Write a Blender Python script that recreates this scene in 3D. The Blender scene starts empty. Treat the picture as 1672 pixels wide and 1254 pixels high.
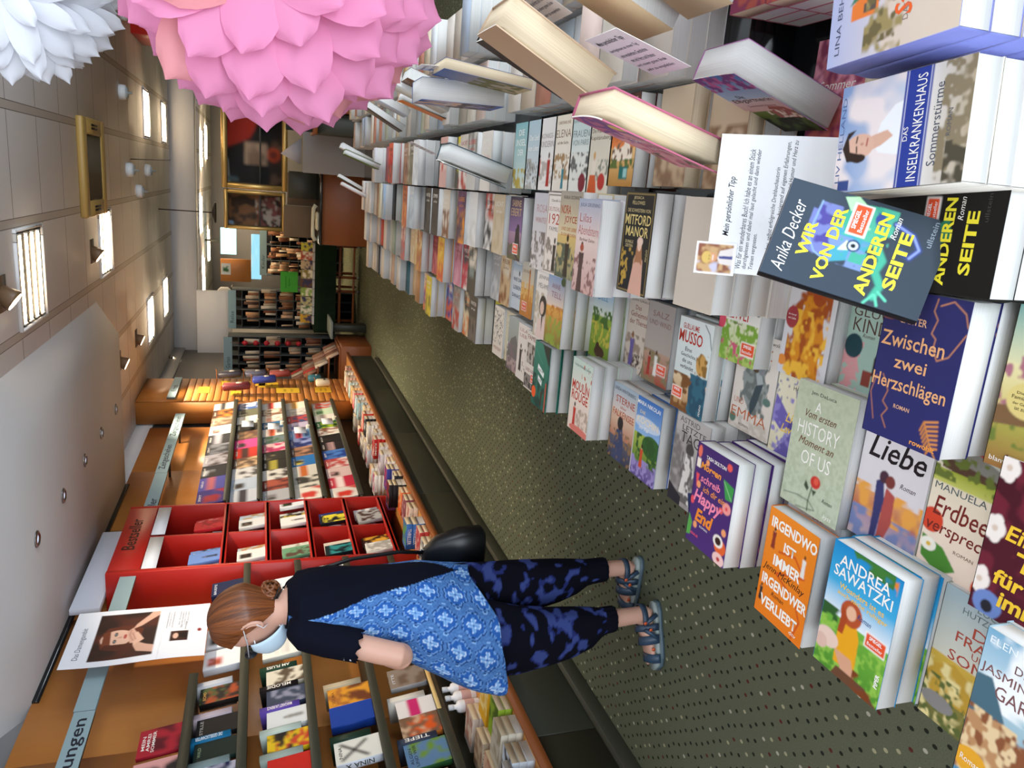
import bpy, math, random
import numpy as np
from math import pi, sin, cos, radians as R
from mathutils import Matrix, Vector
SC = bpy.context.scene
COL = SC.collection
random.seed(7); RNG = np.random.default_rng(7)

# ---------------------------------------------------------------- camera
# phone held upright, file stored lying on its side: the picture's left edge is up
F_PX, PITCH, YAW, EYE = 1256.0, R(18.12), R(14.71), 1.5
_fh = Vector((-sin(YAW), cos(YAW), 0))
_rt = Vector((cos(YAW), sin(YAW), 0))
_fw = _fh*cos(PITCH) - Vector((0, 0, 1))*sin(PITCH)
_up = _fh*sin(PITCH) + Vector((0, 0, 1))*cos(PITCH)
cam_data = bpy.data.cameras.new('camera')
cam = bpy.data.objects.new('camera', cam_data); COL.objects.link(cam)
cam_data.sensor_width = 36; cam_data.sensor_fit = 'HORIZONTAL'
cam_data.lens = F_PX/1672*36
cam_data.clip_start = 0.02
m = Matrix((-_up, _rt, -_fw)).transposed().to_4x4()
m.translation = Vector((0, 0, EYE))
cam.matrix_world = m
SC.camera = cam

# ---------------------------------------------------------------- light and exposure
SC.view_settings.view_transform = 'Standard'
SC.view_settings.look = 'None'
SC.view_settings.exposure = 1.12
SC.view_settings.gamma = 1
SC.view_settings.use_curve_mapping = False
w = bpy.data.worlds.new('sky'); SC.world = w; w.use_nodes = True
w.node_tree.nodes['Background'].inputs[0].default_value = (0.72, 0.84, 1.0, 1)
w.node_tree.nodes['Background'].inputs[1].default_value = 0.7

def area(name, loc, to, sx, sy, power, col):
    l = bpy.data.lights.new(name, 'AREA'); l.shape = 'RECTANGLE'
    l.size, l.size_y, l.energy, l.color = sx, sy, power, col
    o = bpy.data.objects.new(name, l); COL.objects.link(o)
    o.location = loc
    d = Vector(to) - Vector(loc)
    o.rotation_euler = d.to_track_quat('-Z', 'Y').to_euler()
    return o
DAY = (0.84, 0.92, 1.0); WARM = (1.0, 0.84, 0.62)
area('shop_window_daylight', (1.0, -4.0, 2.5), (0.4, 2.2, .7), 5.0, 2.2, 42, DAY)
area('ceiling_fill', (0.6, -3.6, .3), (-.3, 4.0, 2.9), 5.0, 1.2, 200, DAY)  # added lamp outside the front, aimed upward to brighten the ceiling
area('side_window_daylight', (4.6, 2.0, 1.5), (-1, 4.5, 1.6), 3.0, 2.0, 70, DAY)

# ---------------------------------------------------------------- small toolkit
def lin(c):
    if isinstance(c, str):
        c = c.lstrip('#'); c = [int(c[i:i+2], 16)/255 for i in (0, 2, 4)]
    a = np.asarray(c, float)[..., :3]
    return np.where(a <= .04045, a/12.92, ((a+.055)/1.055)**2.4)
_lc = {}
def L(c):
    if isinstance(c, str):
        if c not in _lc: _lc[c] = tuple(lin(c))
        return _lc[c]
    return tuple(c)

MATS = {}
def mat(name, color=None, rough=.6, metal=0., spec=.5, attr=False, emit=None, estr=0., coat=0., trans=0., bump=None, sheen=0., subs=0.):
    m = bpy.data.materials.new(name); m.use_nodes = True; MATS[name] = m
    nt = m.node_tree; b = nt.nodes['Principled BSDF']
    b.inputs['Roughness'].default_value = rough; b.inputs['Metallic'].default_value = metal
    b.inputs['Specular IOR Level'].default_value = spec
    if color is not None: b.inputs['Base Color'].default_value = (*L(color), 1)
    if attr:
        a = nt.nodes.new('ShaderNodeAttribute'); a.attribute_name = 'Col'
        nt.links.new(a.outputs['Color'], b.inputs['Base Color'])
    if emit: 
        b.inputs['Emission Color'].default_value = (*L(emit), 1); b.inputs['Emission Strength'].default_value = estr
    if coat: b.inputs['Coat Weight'].default_value = coat; b.inputs['Coat Roughness'].default_value = .12
    if trans: b.inputs['Transmission Weight'].default_value = trans
    if sheen: b.inputs['Sheen Weight'].default_value = sheen
    if subs:
        b.inputs['Subsurface Weight'].default_value = subs
        b.inputs['Subsurface Radius'].default_value = (.02, .008, .004); b.inputs['Subsurface Scale'].default_value = .5
    return m
def nodes(m): return m.node_tree, m.node_tree.nodes['Principled BSDF']
def N(nt, t, **kw):
    n = nt.nodes.new(t)
    for k, v in kw.items():
        if k.startswith('_'): n.inputs[k[1:].replace('_', ' ')].default_value = v
        else: setattr(n, k, v)
    return n

class MB:
    """collects polygons with a colour and a material slot, links them as one mesh object"""
    def __init__(s): s.v, s.f, s.c, s.m = [], [], [], []; s.n = 0
    def add(s, V, F, c=(1, 1, 1), mi=0, vc=None):
        V = np.asarray(V, float).reshape(-1, 3); o = s.n
        s.v.append(V); s.n += len(V)
        c = L(c)
        for f in F:
            s.f.append([i+o for i in f]); s.m.append(mi)
            s.c.append([vc[i] for i in f] if vc is not None else [c]*len(f))
        return s
    def box(s, x0, x1, y0, y1, z0, z1, c=(1, 1, 1), mi=0, skip=()):
        V = [(x0,y0,z0),(x1,y0,z0),(x1,y1,z0),(x0,y1,z0),(x0,y0,z1),(x1,y0,z1),(x1,y1,z1),(x0,y1,z1)]
        Fs = {'b':(0,3,2,1),'t':(4,5,6,7),'f':(0,1,5,4),'k':(2,3,7,6),'l':(0,4,7,3),'r':(1,2,6,5)}
        return s.add(V, [f for k, f in Fs.items() if k not in skip], c, mi)
    def bbox(s, x0, x1, y0, y1, z0, z1, b=.004, c=(1, 1, 1), mi=0):
        """box with bevelled vertical and top edges"""
        b = min(b, (x1-x0)*.45, (y1-y0)*.45, (z1-z0)*.45)
        def ring(z, i): 
            return [(x0+i,y0+b,z),(x0+b,y0+i,z),(x1-b,y0+i,z),(x1-i,y0+b,z),(x1-i,y1-b,z),(x1-b,y1-i,z),(x0+b,y1-i,z),(x0+i,y1-b,z)]
        return s.rings([ring(z0, b), ring(z0+b, 0), ring(z1-b, 0), ring(z1, b)], c, mi, caps=True)
    def rings(s, RS, c=(1, 1, 1), mi=0, caps=False, closed=True, vc=None):
        k = len(RS[0]); V = [p for r in RS for p in r]; F = []
        for i in range(len(RS)-1):
            for j in range(k if closed else k-1):
                a, b = i*k+j, i*k+(j+1) % k
                F.append((a, b, b+k, a+k))
        if caps: F += [tuple(range(k-1, -1, -1)), tuple(range((len(RS)-1)*k, len(RS)*k))]
        return s.add(V, F, c, mi, vc)
    def tube(s, pts, r, seg=8, c=(1, 1, 1), mi=0, caps=True):
        P = [Vector(p) for p in pts]; n = len(P)
        rs = r if isinstance(r, (list, tuple)) else [r]*n
        RS = []; a = None
        for i in range(n):
            d = (P[min(i+1, n-1)]-P[max(i-1, 0)]).normalized()
            if a is None: a = d.orthogonal().normalized()
            a = (a - d*a.dot(d)).normalized(); b = d.cross(a)
            RS.append([tuple(P[i]+(a*cos(2*pi*j/seg)+b*sin(2*pi*j/seg))*rs[i]) for j in range(seg)])
        return s.rings(RS, c, mi, caps)
    def lathe(s, prof, center=(0, 0, 0), axis='z', seg=24, c=(1, 1, 1), mi=0, caps=True):
        RS = []
        for r, h in prof:
            ring = []
            for j in range(seg):
                a = 2*pi*j/seg; x, y = r*cos(a), r*sin(a)
                p = {'z': (x, y, h), 'x': (h, x, y), 'y': (y, h, x)}[axis]
                ring.append(tuple(np.add(p, center)))
            RS.append(ring)
        return s.rings(RS, c, mi, caps)
    def prism(s, poly, z0, z1, c=(1, 1, 1), mi=0, map=None):
        k = len(poly); V = [(x, y, z0) for x, y in poly]+[(x, y, z1) for x, y in poly]
        if map: V = [map(*p) for p in V]
        F = [tuple(range(k-1, -1, -1)), tuple(range(k, 2*k))]+[(i, (i+1) % k, (i+1) % k+k, i+k) for i in range(k)]
        return s.add(V, F, c, mi)
    def xform(s, M):
        M = np.array(M); s.v = [v@M[:3, :3].T+M[:3, 3] for v in s.v]; return s
    def join(s, o):
        for f in o.f: s.f.append([i+s.n for i in f])
        s.v += o.v; s.n += o.n; s.c += o.c; s.m += o.m; return s
    def mesh(s, name, mats, smooth=False):
        me = bpy.data.meshes.new(name)
        V = np.concatenate(s.v) if s.v else np.zeros((0, 3))
        ln = np.array([len(f) for f in s.f], np.int32)
        me.vertices.add(len(V)); me.vertices.foreach_set('co', V.astype(np.float32).ravel())
        me.loops.add(int(ln.sum())); me.polygons.add(len(ln))
        me.loops.foreach_set('vertex_index', np.array([i for f in s.f for i in f], np.int32))
        me.polygons.foreach_set('loop_start', np.concatenate([[0], np.cumsum(ln)[:-1]]).astype(np.int32))
        me.polygons.foreach_set('loop_total', ln)
        if not isinstance(mats, (list, tuple)): mats = [mats]
        for q in mats: me.materials.append(MATS[q] if isinstance(q, str) else q)
        me.polygons.foreach_set('material_index', np.array(s.m, np.int32))
        if smooth: me.polygons.foreach_set('use_smooth', np.ones(len(ln), bool))
        at = me.color_attributes.new('Col', 'FLOAT_COLOR', 'CORNER')
        cc = np.ones((int(ln.sum()), 4), np.float32); cc[:, :3] = [c for f in s.c for c in f]
        at.data.foreach_set('color', cc.ravel())
        me.update(); me.validate(); return me
    def build(s, name, mats, parent=None, smooth=False, loc=None):
        o = bpy.data.objects.new(name, s.mesh(name, mats, smooth)); COL.objects.link(o)
        if parent: o.parent = parent
        if loc is not None: o.location = loc
        return o

_seen = {}
def fit(lb, n=16):
    """keep a label within sixteen words, dropping the last phrase first"""
    while len(lb.split()) > n:
        i = max(lb.rfind(c) for c in (' with ', ' and ', ' beside ', ' in front ', ' over ', ' on a ', ' in a ', ', ', ' by a ', ' under '))
        lb = lb[:i] if i > 0 else ' '.join(lb.split()[:n])
    return lb
def tag(o, label=None, cat=None, group=None, kind=None):
    if label: o['label'] = fit(label); _seen.setdefault(o['label'], []).append(o.name)
    if cat: o['category'] = cat
    if group: o['group'] = group
    if kind: o['kind'] = kind
    return o
def empty(name, loc=(0, 0, 0), rz=0):
    o = bpy.data.objects.new(name, None); COL.objects.link(o); o.location = loc; o.rotation_euler = (0, 0, rz)
    o.empty_display_size = .05; return o
def copy_tree(o, parent=None):
    c = o.copy(); COL.objects.link(c)
    if parent: c.parent = parent
    for ch in list(o.children): copy_tree(ch, c)
    return c
def struct(o): o['kind'] = 'structure'; return o

# ---------------------------------------------------------------- printed matter
_tc = {}
def text_shape(s, bold=0., italic=0.):
    k = (s, bold, italic)
    if k not in _tc:
        cu = bpy.data.curves.new('t', 'FONT'); cu.body = s; cu.size = 1; cu.resolution_u = 2
        cu.offset = bold; cu.shear = italic
        ob = bpy.data.objects.new('t', cu); COL.objects.link(ob)
        me = bpy.data.meshes.new_from_object(ob)
        V = np.array([v.co[:2] for v in me.vertices]).reshape(-1, 2); Fc = [tuple(p.vertices) for p in me.polygons]
        bpy.data.objects.remove(ob); bpy.data.curves.remove(cu); bpy.data.meshes.remove(me)
        if len(V):
            lo, hi = V.min(0), V.max(0); V = (V-(lo+hi)/2)/np.maximum(hi-lo, 1e-6)
        _tc[k] = (V, Fc)
    return _tc[k]
def vnoise(ny, nx, cells, seed):
    r = np.random.default_rng(seed)
    def one(cx, cy):
        g = r.random((cy+2, cx+2)); yy = np.linspace(0, cy, ny); xx = np.linspace(0, cx, nx)
        y0 = yy.astype(int); x0 = xx.astype(int); fy = (yy-y0)[:, None]; fx = (xx-x0)[None]
        fy = fy*fy*(3-2*fy); fx = fx*fx*(3-2*fx)
        a = g[y0][:, x0]; b = g[y0][:, x0+1]; c = g[y0+1][:, x0]; d = g[y0+1][:, x0+1]
        return (a*(1-fx)+b*fx)*(1-fy)+(c*(1-fx)+d*fx)*fy
    cx = max(1, int(cells)); cy = max(1, int(cells*ny/nx))
    return (one(cx, cy)*.6+one(cx*2, cy*2)*.4)
class Art:
    """a printed picture: painted cell by cell in cover units (u to the right, v downwards), lettering kept as outlines"""
    def __init__(s, ops, nx, asp, ss=2):
        s.nx, s.ny = nx, max(2, int(round(nx*asp))); s.ss = ss
        h, w_ = s.ny*ss, s.nx*ss; s.a = np.ones((h, w_, 3)); s.asp = asp
        s.U, s.V = np.meshgrid((np.arange(w_)+.5)/w_, (np.arange(h)+.5)/h); s.t = []
        for o in ops: getattr(s, 'o_'+o[0])(*o[1:])
    def put(s, mk, c, al=1.):
        mk = mk[..., None]*al; s.a = s.a*(1-mk)+lin(c)*mk
    def o_g(s, c0, c1, v0=0., v1=1.):
        k = np.clip((s.V-v0)/(v1-v0), 0, 1)[..., None]; g = lin(c0)*(1-k)+lin(c1)*k
        mk = ((s.V >= v0) & (s.V <= v1))[..., None]; s.a = np.where(mk, g, s.a)
    def o_r(s, u0, v0, u1, v1, c, al=1.): s.put(((s.U >= u0) & (s.U <= u1) & (s.V >= v0) & (s.V <= v1))*1., c, al)
    def o_e(s, cu, cv, ru, rv, c, al=1.): s.put((((s.U-cu)/ru)**2+((s.V-cv)/rv)**2 <= 1)*1., c, al)
    def o_p(s, pts, c, al=1.):
        ins = np.zeros(s.U.shape, bool); n = len(pts)//2
        for i in range(n):
            x0, y0 = pts[2*i:2*i+2]; j = (i+1) % n; x1, y1 = pts[2*j:2*j+2]
            if y0 == y1: continue
            cr = ((y0 > s.V) != (y1 > s.V)) & (s.U < (x1-x0)*(s.V-y0)/(y1-y0)+x0); ins ^= cr
        s.put(ins*1., c, al)
    def o_n(s, u0, v0, u1, v1, c, cells=6, th=.5, soft=.1, seed=1, al=1.):
        n = vnoise(*s.U.shape, cells, seed); k = np.clip((n-th)/soft+.5, 0, 1)
        s.put(k*((s.U >= u0) & (s.U <= u1) & (s.V >= v0) & (s.V <= v1)), c, al)
    def o_l(s, pts, wd, c):
        mk = np.zeros(s.U.shape); A = s.asp
        for i in range(0, len(pts)-2, 2):
            x0, y0, x1, y1 = pts[i:i+4]; dx, dy = x1-x0, (y1-y0)*A; q = dx*dx+dy*dy+1e-9
            k = np.clip(((s.U-x0)*dx+(s.V-y0)*A*dy)/q, 0, 1)
            d = np.hypot(s.U-x0-k*dx, (s.V-y0)*A-k*dy); mk = np.maximum(mk, np.clip((wd-d)/(wd*.5), 0, 1))
        s.put(mk, c)
    def o_f(s, u, v, h, dress, hair, skin='#d9b59a', wide=1.):
        k = h*s.asp*.5*wide    # a standing figure; u, v mark the feet
        s.o_p([u-.28*k, v, u-.2*k, v-.45*h, u-.26*k, v-.78*h, u+.26*k, v-.78*h, u+.2*k, v-.45*h, u+.28*k, v], dress)
        s.o_r(u-.07*k, v-.84*h, u+.07*k, v-.77*h, skin); s.o_e(u, v-.9*h, .13*k, .09*h, hair)
    def o_s(s, u, v, w_=.3, c='#e8542a', rot=0):
        h = w_*.6/s.asp; s.o_r(u-w_/2, v-h/2, u+w_/2, v+h/2, '#f6f2ea'); s.o_r(u-w_/2+.015, v-h/2+.012, u+w_/2-.015, v+h/2-.012, c)
        s.t.append(('SPIEGEL', u, v-h*.2, w_*.6, h*.22, '#ffffff', .02, 0)); s.t.append(('Bestseller', u, v+h*.16, w_*.72, h*.22, '#ffffff', 0, 0))
    def o_t(s, txt, u, v, w_, h, c, bold=0., it=0., rot=0.): s.t.append((txt, u, v, w_, h, c, bold, rot, it))
    def emit(s, mb, W, H, place, eps=.00025, mi=0):
        """place(x, y, d): cover point (x from left, y from bottom, d out of the paper) to local 3-d"""
        ny, nx, ss = s.ny, s.nx, s.ss
        P = s.a.reshape(ny, ss, nx, ss, 3).mean((1, 3))
        # colours on a lattice of nx+1 by ny+1 points
        Q = np.pad(P, ((1, 1), (1, 1), (0, 0)), 'edge'); Q = (Q[1:, 1:]+Q[:-1, 1:]+Q[1:, :-1]+Q[:-1, :-1])/4
        V = [place(W*i/nx, H*(1-j/ny), 0) for j in range(ny+1) for i in range(nx+1)]
        k = nx+1; Fc = [((j+1)*k+i, (j+1)*k+i+1, j*k+i+1, j*k+i) for j in range(ny) for i in range(nx)]
        mb.add(V, Fc, mi=mi, vc=Q.reshape(-1, 3).tolist())
        for q in s.t:
            txt, u, v, tw, th, c, bold, rot = q[:8]; it = q[8] if len(q) > 8 else 0
            V2, F2 = text_shape(txt, bold, it)
            if not len(V2): continue
            X = V2[:, 0]*tw*W; Y = V2[:, 1]*th*H
            cr, sr = cos(rot), sin(rot)
            mb.add([place(u*W+x*cr-y*sr, (1-v)*H+x*sr+y*cr, eps) for x, y in zip(X, Y)], F2, c, mi)
        return mb
def label_mb(ops, W, H, nx, place, thick=.0006, back='#f4f2ec'):
    mb = MB(); Art(ops, nx, H/W).emit(mb, W, H, place)
    a = [place(0, 0, -thick), place(W, 0, -thick), place(W, H, -thick), place(0, H, -thick)]
    b = [place(0, 0, 0), place(W, 0, 0), place(W, H, 0), place(0, H, 0)]
    mb.add(a+b, [(3, 2, 1, 0), (0, 1, 5, 4), (1, 2, 6, 5), (2, 3, 7, 6), (3, 0, 4, 7)], back); return mb

# ---------------------------------------------------------------- materials
mat('print', rough=.5, attr=True, spec=.18)
mat('gloss_print', rough=.22, attr=True, spec=.5)
mat('paint', rough=.75, attr=True, spec=.25)
mat('satin', rough=.45, attr=True)
mat('cloth', rough=.92, attr=True, spec=.08)
mat('skin', '#c79a86', rough=.55, subs=.12)
mat('steel', '#9a9a98', rough=.3, metal=1.)
mat('brass', '#d9b56c', rough=.32, metal=.6)
mat('black_gloss', '#17191b', rough=.12, spec=.6)
mat('black_leather', '#0c0c0e', rough=.38)
mat('olive_lacquer', '#36362a', rough=.5)
mat('red_lacquer', '#b02018', rough=.4)
mat('sign_plate', '#8fa3a8', rough=.5)
mat('soffit_paint', '#d4d2d2', rough=.85, spec=.2)
mat('wall_grey', '#8c8a8a', rough=.85, spec=.2)
mat('mask_blue', '#bcd3e2', rough=.8)
mat('tube_light', '#ffffff', emit='#ffe2b8', estr=16.)
mat('strip_glow', '#ffffff', emit='#ffe2b8', estr=30.)
mat('spot_light', '#ffffff', emit='#ffdca8', estr=12.)
mat('dim_lamp', '#dfe6ee', rough=.15, emit='#cfe0ff', estr=.5)
mat('screen', '#101820', rough=.2, emit='#7fb4c4', estr=.8)
mat('daylit', '#101820', rough=.2, emit='#8fd4d0', estr=1.6)
mat('acrylic', '#e8f2f6', rough=.05, trans=.95)

def page_mat(name, base, dark):
    m = mat(name, base, rough=.8, spec=.2); nt, b = nodes(m)
    tc = N(nt, 'ShaderNodeTexCoord'); mp = N(nt, 'ShaderNodeMapping'); mp.inputs['Scale'].default_value = (3, 3, 1500)
    nz = N(nt, 'ShaderNodeTexNoise', _Scale=1.0, _Detail=2.0); rp = N(nt, 'ShaderNodeValToRGB')
    rp.color_ramp.elements[0].position = .38; rp.color_ramp.elements[1].position = .6
    rp.color_ramp.elements[0].color = (*L(dark), 1); rp.color_ramp.elements[1].color = (*L(base), 1)
    nt.links.new(tc.outputs['Object'], mp.inputs[0]); nt.links.new(mp.outputs[0], nz.inputs['Vector'])
    nt.links.new(nz.outputs['Fac'], rp.inputs[0]); nt.links.new(rp.outputs[0], b.inputs['Base Color'])
page_mat('pages', '#d8d7d3', '#cdcbc6'); page_mat('cream_pages', '#e0cfb2', '#d0bd9c')

def wood(name, a, c, grain=(2.2, 26, 1.2), rough=.45):
    m = mat(name, a, rough=rough); nt, b = nodes(m)
    tc = N(nt, 'ShaderNodeTexCoord'); mp = N(nt, 'ShaderNodeMapping'); mp.inputs['Scale'].default_value = grain
    nz = N(nt, 'ShaderNodeTexNoise', _Scale=2.0, _Detail=5.0, _Roughness=.6); rp = N(nt, 'ShaderNodeValToRGB')
    rp.color_ramp.elements[0].position = .3; rp.color_ramp.elements[1].position = .72
    rp.color_ramp.elements[0].color = (*L(c), 1); rp.color_ramp.elements[1].color = (*L(a), 1)
    nt.links.new(tc.outputs['Object'], mp.inputs[0]); nt.links.new(mp.outputs[0], nz.inputs['Vector'])
    nt.links.new(nz.outputs['Fac'], rp.inputs[0]); nt.links.new(rp.outputs[0], b.inputs['Base Color'])
wood('beech', '#c07d3c', '#b06f33', (.8, 2.2, .5)); wood('counter_wood', '#c98a44', '#bd7e3c', (2, .6, 2)); wood('brown_wood', '#8f4f24', '#84471f', (.6, .6, 2.))

# carpet: olive pile with rows of small light and dark flecks
m = mat('carpet', '#5f5c46', rough=.97, spec=.05); nt, b = nodes(m)
tc = N(nt, 'ShaderNodeTexCoord'); mp = N(nt, 'ShaderNodeMapping'); mp.inputs['Scale'].default_value = (27, 20, 1); mp.inputs['Rotation'].default_value = (0, 0, .72)
vo = N(nt, 'ShaderNodeTexVoronoi', voronoi_dimensions='2D', _Scale=1.0, _Randomness=.22)
rp = N(nt, 'ShaderNodeValToRGB'); e = rp.color_ramp.elements; e[0].position = .13; e[0].color = (1, 1, 1, 1); e[1].position = .17; e[1].color = (0, 0, 0, 1)
sx = N(nt, 'ShaderNodeSeparateColor'); cr = N(nt, 'ShaderNodeValToRGB'); cr.color_ramp.interpolation = 'CONSTANT'
e = cr.color_ramp.elements; e[0].position = 0; e[0].color = (*L('#2a2c24'), 1); e[1].position = .42; e[1].color = (*L('#302e26'), 1)
for p_, c_ in ((.62, '#a8a382'), (.76, '#5d2f28'), (.84, '#2a2c28'), (.93, '#b4b09a')):
    q = e.new(p_); q.color = (*L(c_), 1)
nz = N(nt, 'ShaderNodeTexNoise', _Scale=260.0, _Detail=2.0); mx = N(nt, 'ShaderNodeMix', data_type='RGBA', blend_type='MIX')
base = N(nt, 'ShaderNodeValToRGB'); base.color_ramp.elements[0].color = (*L('#565948'), 1); base.color_ramp.elements[1].color = (*L('#70735c'), 1)
l = nt.links.new
l(tc.outputs['Object'], mp.inputs[0]); l(mp.outputs[0], vo.inputs['Vector']); l(vo.outputs['Distance'], rp.inputs[0])
l(vo.outputs['Color'], sx.inputs[0]); l(sx.outputs[0], cr.inputs[0]); l(tc.outputs['Object'], nz.inputs['Vector'])
l(nz.outputs['Fac'], base.inputs[0]); l(rp.outputs[0], mx.inputs['Factor']); l(base.outputs[0], mx.inputs['A']); l(cr.outputs[0], mx.inputs['B'])
l(mx.outputs['Result'], b.inputs['Base Color'])
bp = N(nt, 'ShaderNodeBump', _Strength=.25, _Distance=.004); l(nz.outputs['Fac'], bp.inputs['Height']); l(bp.outputs[0], b.inputs['Normal'])

# ceiling: metal cassettes 625 mm, carrier strips along the aisle
m = mat('ceiling_panels', '#a89f97', rough=.6); nt, b = nodes(m)
tc = N(nt, 'ShaderNodeTexCoord'); sp = N(nt, 'ShaderNodeSeparateXYZ'); nt.links.new(tc.outputs['Object'], sp.inputs[0])
def frac(sock, off, per):
    a = N(nt, 'ShaderNodeMath', operation='SUBTRACT'); a.inputs[1].default_value = off
    d = N(nt, 'ShaderNodeMath', operation='DIVIDE'); d.inputs[1].default_value = per
    f = N(nt, 'ShaderNodeMath', operation='FRACT')
    nt.links.new(sock, a.inputs[0]); nt.links.new(a.outputs[0], d.inputs[0]); nt.links.new(d.outputs[0], f.inputs[0]); return f.outputs[0]
def below(sock, t):
    c = N(nt, 'ShaderNodeMath', operation='LESS_THAN'); c.inputs[1].default_value = t; nt.links.new(sock, c.inputs[0]); return c.outputs[0]
fx, fy = frac(sp.outputs[0], .225, .655), frac(sp.outputs[1], 5.19, .63)
def mixc(f, A, c):
    q = N(nt, 'ShaderNodeMix', data_type='RGBA'); nt.links.new(f, q.inputs['Factor']); nt.links.new(A, q.inputs['A']); q.inputs['B'].default_value = (*L(c), 1); return q.outputs['Result']
rgb = N(nt, 'ShaderNodeRGB'); rgb.outputs[0].default_value = (*L('#e0dede'), 1)
o1 = mixc(below(fy, .014), rgb.outputs[0], '#6a625b'); o1 = mixc(below(fx, .085), o1, '#6f675f'); o1 = mixc(below(frac(sp.outputs[0], .23, .655), .07), o1, '#c4bcb4')
nt.links.new(o1, b.inputs['Base Color'])

# ---------------------------------------------------------------- the room
CZ, WX = 2.855, -2.92      # ceiling height, left wall
MB().add([(-5, -2.4, 0), (6.5, -2.4, 0), (6.5, 20, 0), (-5, 20, 0)], [(0, 1, 2, 3)]).build('floor', 'carpet')['kind'] = 'structure'
mb = MB(); mb.box(-5, 6.5, -2.4, 13.6, CZ, CZ+.06); struct(mb.build('ceiling', 'ceiling_panels'))
mb = MB(); mb.box(-5, 6.5, 14.0, 20, 2.49, 2.55); struct(mb.build('ceiling', 'ceiling_panels'))
mb = MB(); mb.box(-5, 6.5, 13.6, 14.0, 2.49, CZ+.06); struct(mb.build('trim_1', 'soffit_paint'))     # cross beam
# left wall: beech panels, each with a fine joint, grey above the near shelf
mb = MB()
ys = [-.6, 1.0, 2.35, 3.72, 5.07, 6.42, 7.75, 9.15]
for i in range(len(ys)-1): mb.box(WX-.03, WX, ys[i]+.002, ys[i+1]-.002, .3, 2.69)
mb.box(WX-.06, WX-.032, -.6, 9.2, 0, 2.69, mi=1)
struct(mb.build('wall_left', ['beech', 'olive_lacquer']))
mb = MB(); mb.box(-5, WX-.06, -2.4, 20, 0, CZ); struct(mb.build('wall_left_outer', 'wall_grey'))
mb = MB(); mb.bbox(WX-.02, WX+.03, -1.2, 3.55, 2.36, 2.95, .002); struct(mb.build('trim_2', 'wall_grey'))
# soffit over the left shelves: flat underside, sloped cheek toward the aisle
a0, a1 = 4.22, 7.42; x0, x1, z0, z1 = -1.49, -1.21, 2.69, CZ
mb = MB()
V = [(WX-.06, a0, z0), (x0, a0, z0), (x0, a1, z0), (WX-.06, a1, z0), (WX-.06, a0-.28, z1), (x1, a0-.28, z1), (x1, a1, z1), (WX-.06, a1, z1)]
mb.add(V, [(3, 2, 1, 0), (1, 2, 6, 5), (0, 1, 5, 4), (2, 3, 7, 6)]); struct(mb.build('trim_3', 'soffit_paint'))
mb = MB(); mb.box(WX-.06, WX-.02, 7.42, 13.6, 2.69, CZ); struct(mb.build('trim_4', 'soffit_paint'))
mb = MB(); mb.box(WX, WX+.012, 4.22, 7.42, 2.655, 2.69); struct(mb.build('trim_5', 'black_gloss'))
# far and right walls, glazed front behind the camera
mb = MB(); mb.box(-5, 6.5, 18.0, 18.1, 0, 2.55); struct(mb.build('wall_back', 'wall_grey'))
mb = MB(); mb.box(5.4, 5.5, -2.4, 18, 0, .55); mb.box(5.4, 5.5, -2.4, 18, 2.45, CZ)
for y in (-2.4, .3, 3.4, 6.4, 12.): mb.box(5.4, 5.5, y, y+.25 if y < 6 else y+5.5, .55, 2.45)
struct(mb.build('wall_right', 'soffit_paint'))
mb = MB(); mb.box(-5, 6.5, -2.5, -2.4, 0, .35); mb.box(-5, 6.5, -2.5, -2.4, 2.6, CZ)
for x in (-5, -2.9, -.4, 2.4, 5.2): mb.box(x, x+(.12 if x > -4 else 2.0), -2.5, -2.4, .35, 2.6)
struct(mb.build('wall_front', 'soffit_paint'))

# ---------------------------------------------------------------- ceiling fittings
def troffer(x, y, label, z=CZ):
    t = empty('ceiling_light', (x, y, z)); tag(t, label, 'ceiling light', 'louvred square ceiling lights')
    f = MB()
    for a, b_, c_, d in ((-.3, .3, -.3, -.285), (-.3, .3, .285, .3), (-.3, -.285, -.285, .285), (.285, .3, -.285, .285)): f.box(a, b_, c_, d, -.02, -.001)
    f.build('frame', 'ceiling_panels', t)
    pn = MB(); pn.box(-.285, .285, -.285, .285, -.006, -.002, c='#5a5249'); pn.build('tray', 'paint', t)
    for k in range(4):
        yk = -.2+k*.1333
        tb = MB(); tb.bbox(-.262, .262, yk-.016, yk+.016, -.016, -.007, .004); tb.build('louvre_tube', 'tube_light', t)
        for ex in (-.27, .262):
            rf = MB(); rf.box(ex, ex+.008, yk-.036, yk+.036, -.018, -.006, c='#dad6cf'); rf.build('end_cap', 'satin', t)
for x, y, lb in ((-.735, 5.44, 'louvred ceiling light beside the tan air conditioner, nearest of the row'), (-.735, 7.93, 'louvred ceiling light just behind the bright square spotlight'),
                 (-1.95, 10.75, 'louvred ceiling light over the left shelves, before the last one at the beam'), (-1.92, 12.45, 'louvred ceiling light over the left shelves, close to the cross beam'),
                 (.58, 11.0, 'louvred ceiling light right of the black cable, farther from the beam'), (.58, 12.85, 'louvred ceiling light right of the black cable, close to the beam')):
    troffer(x, y, lb)
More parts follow.
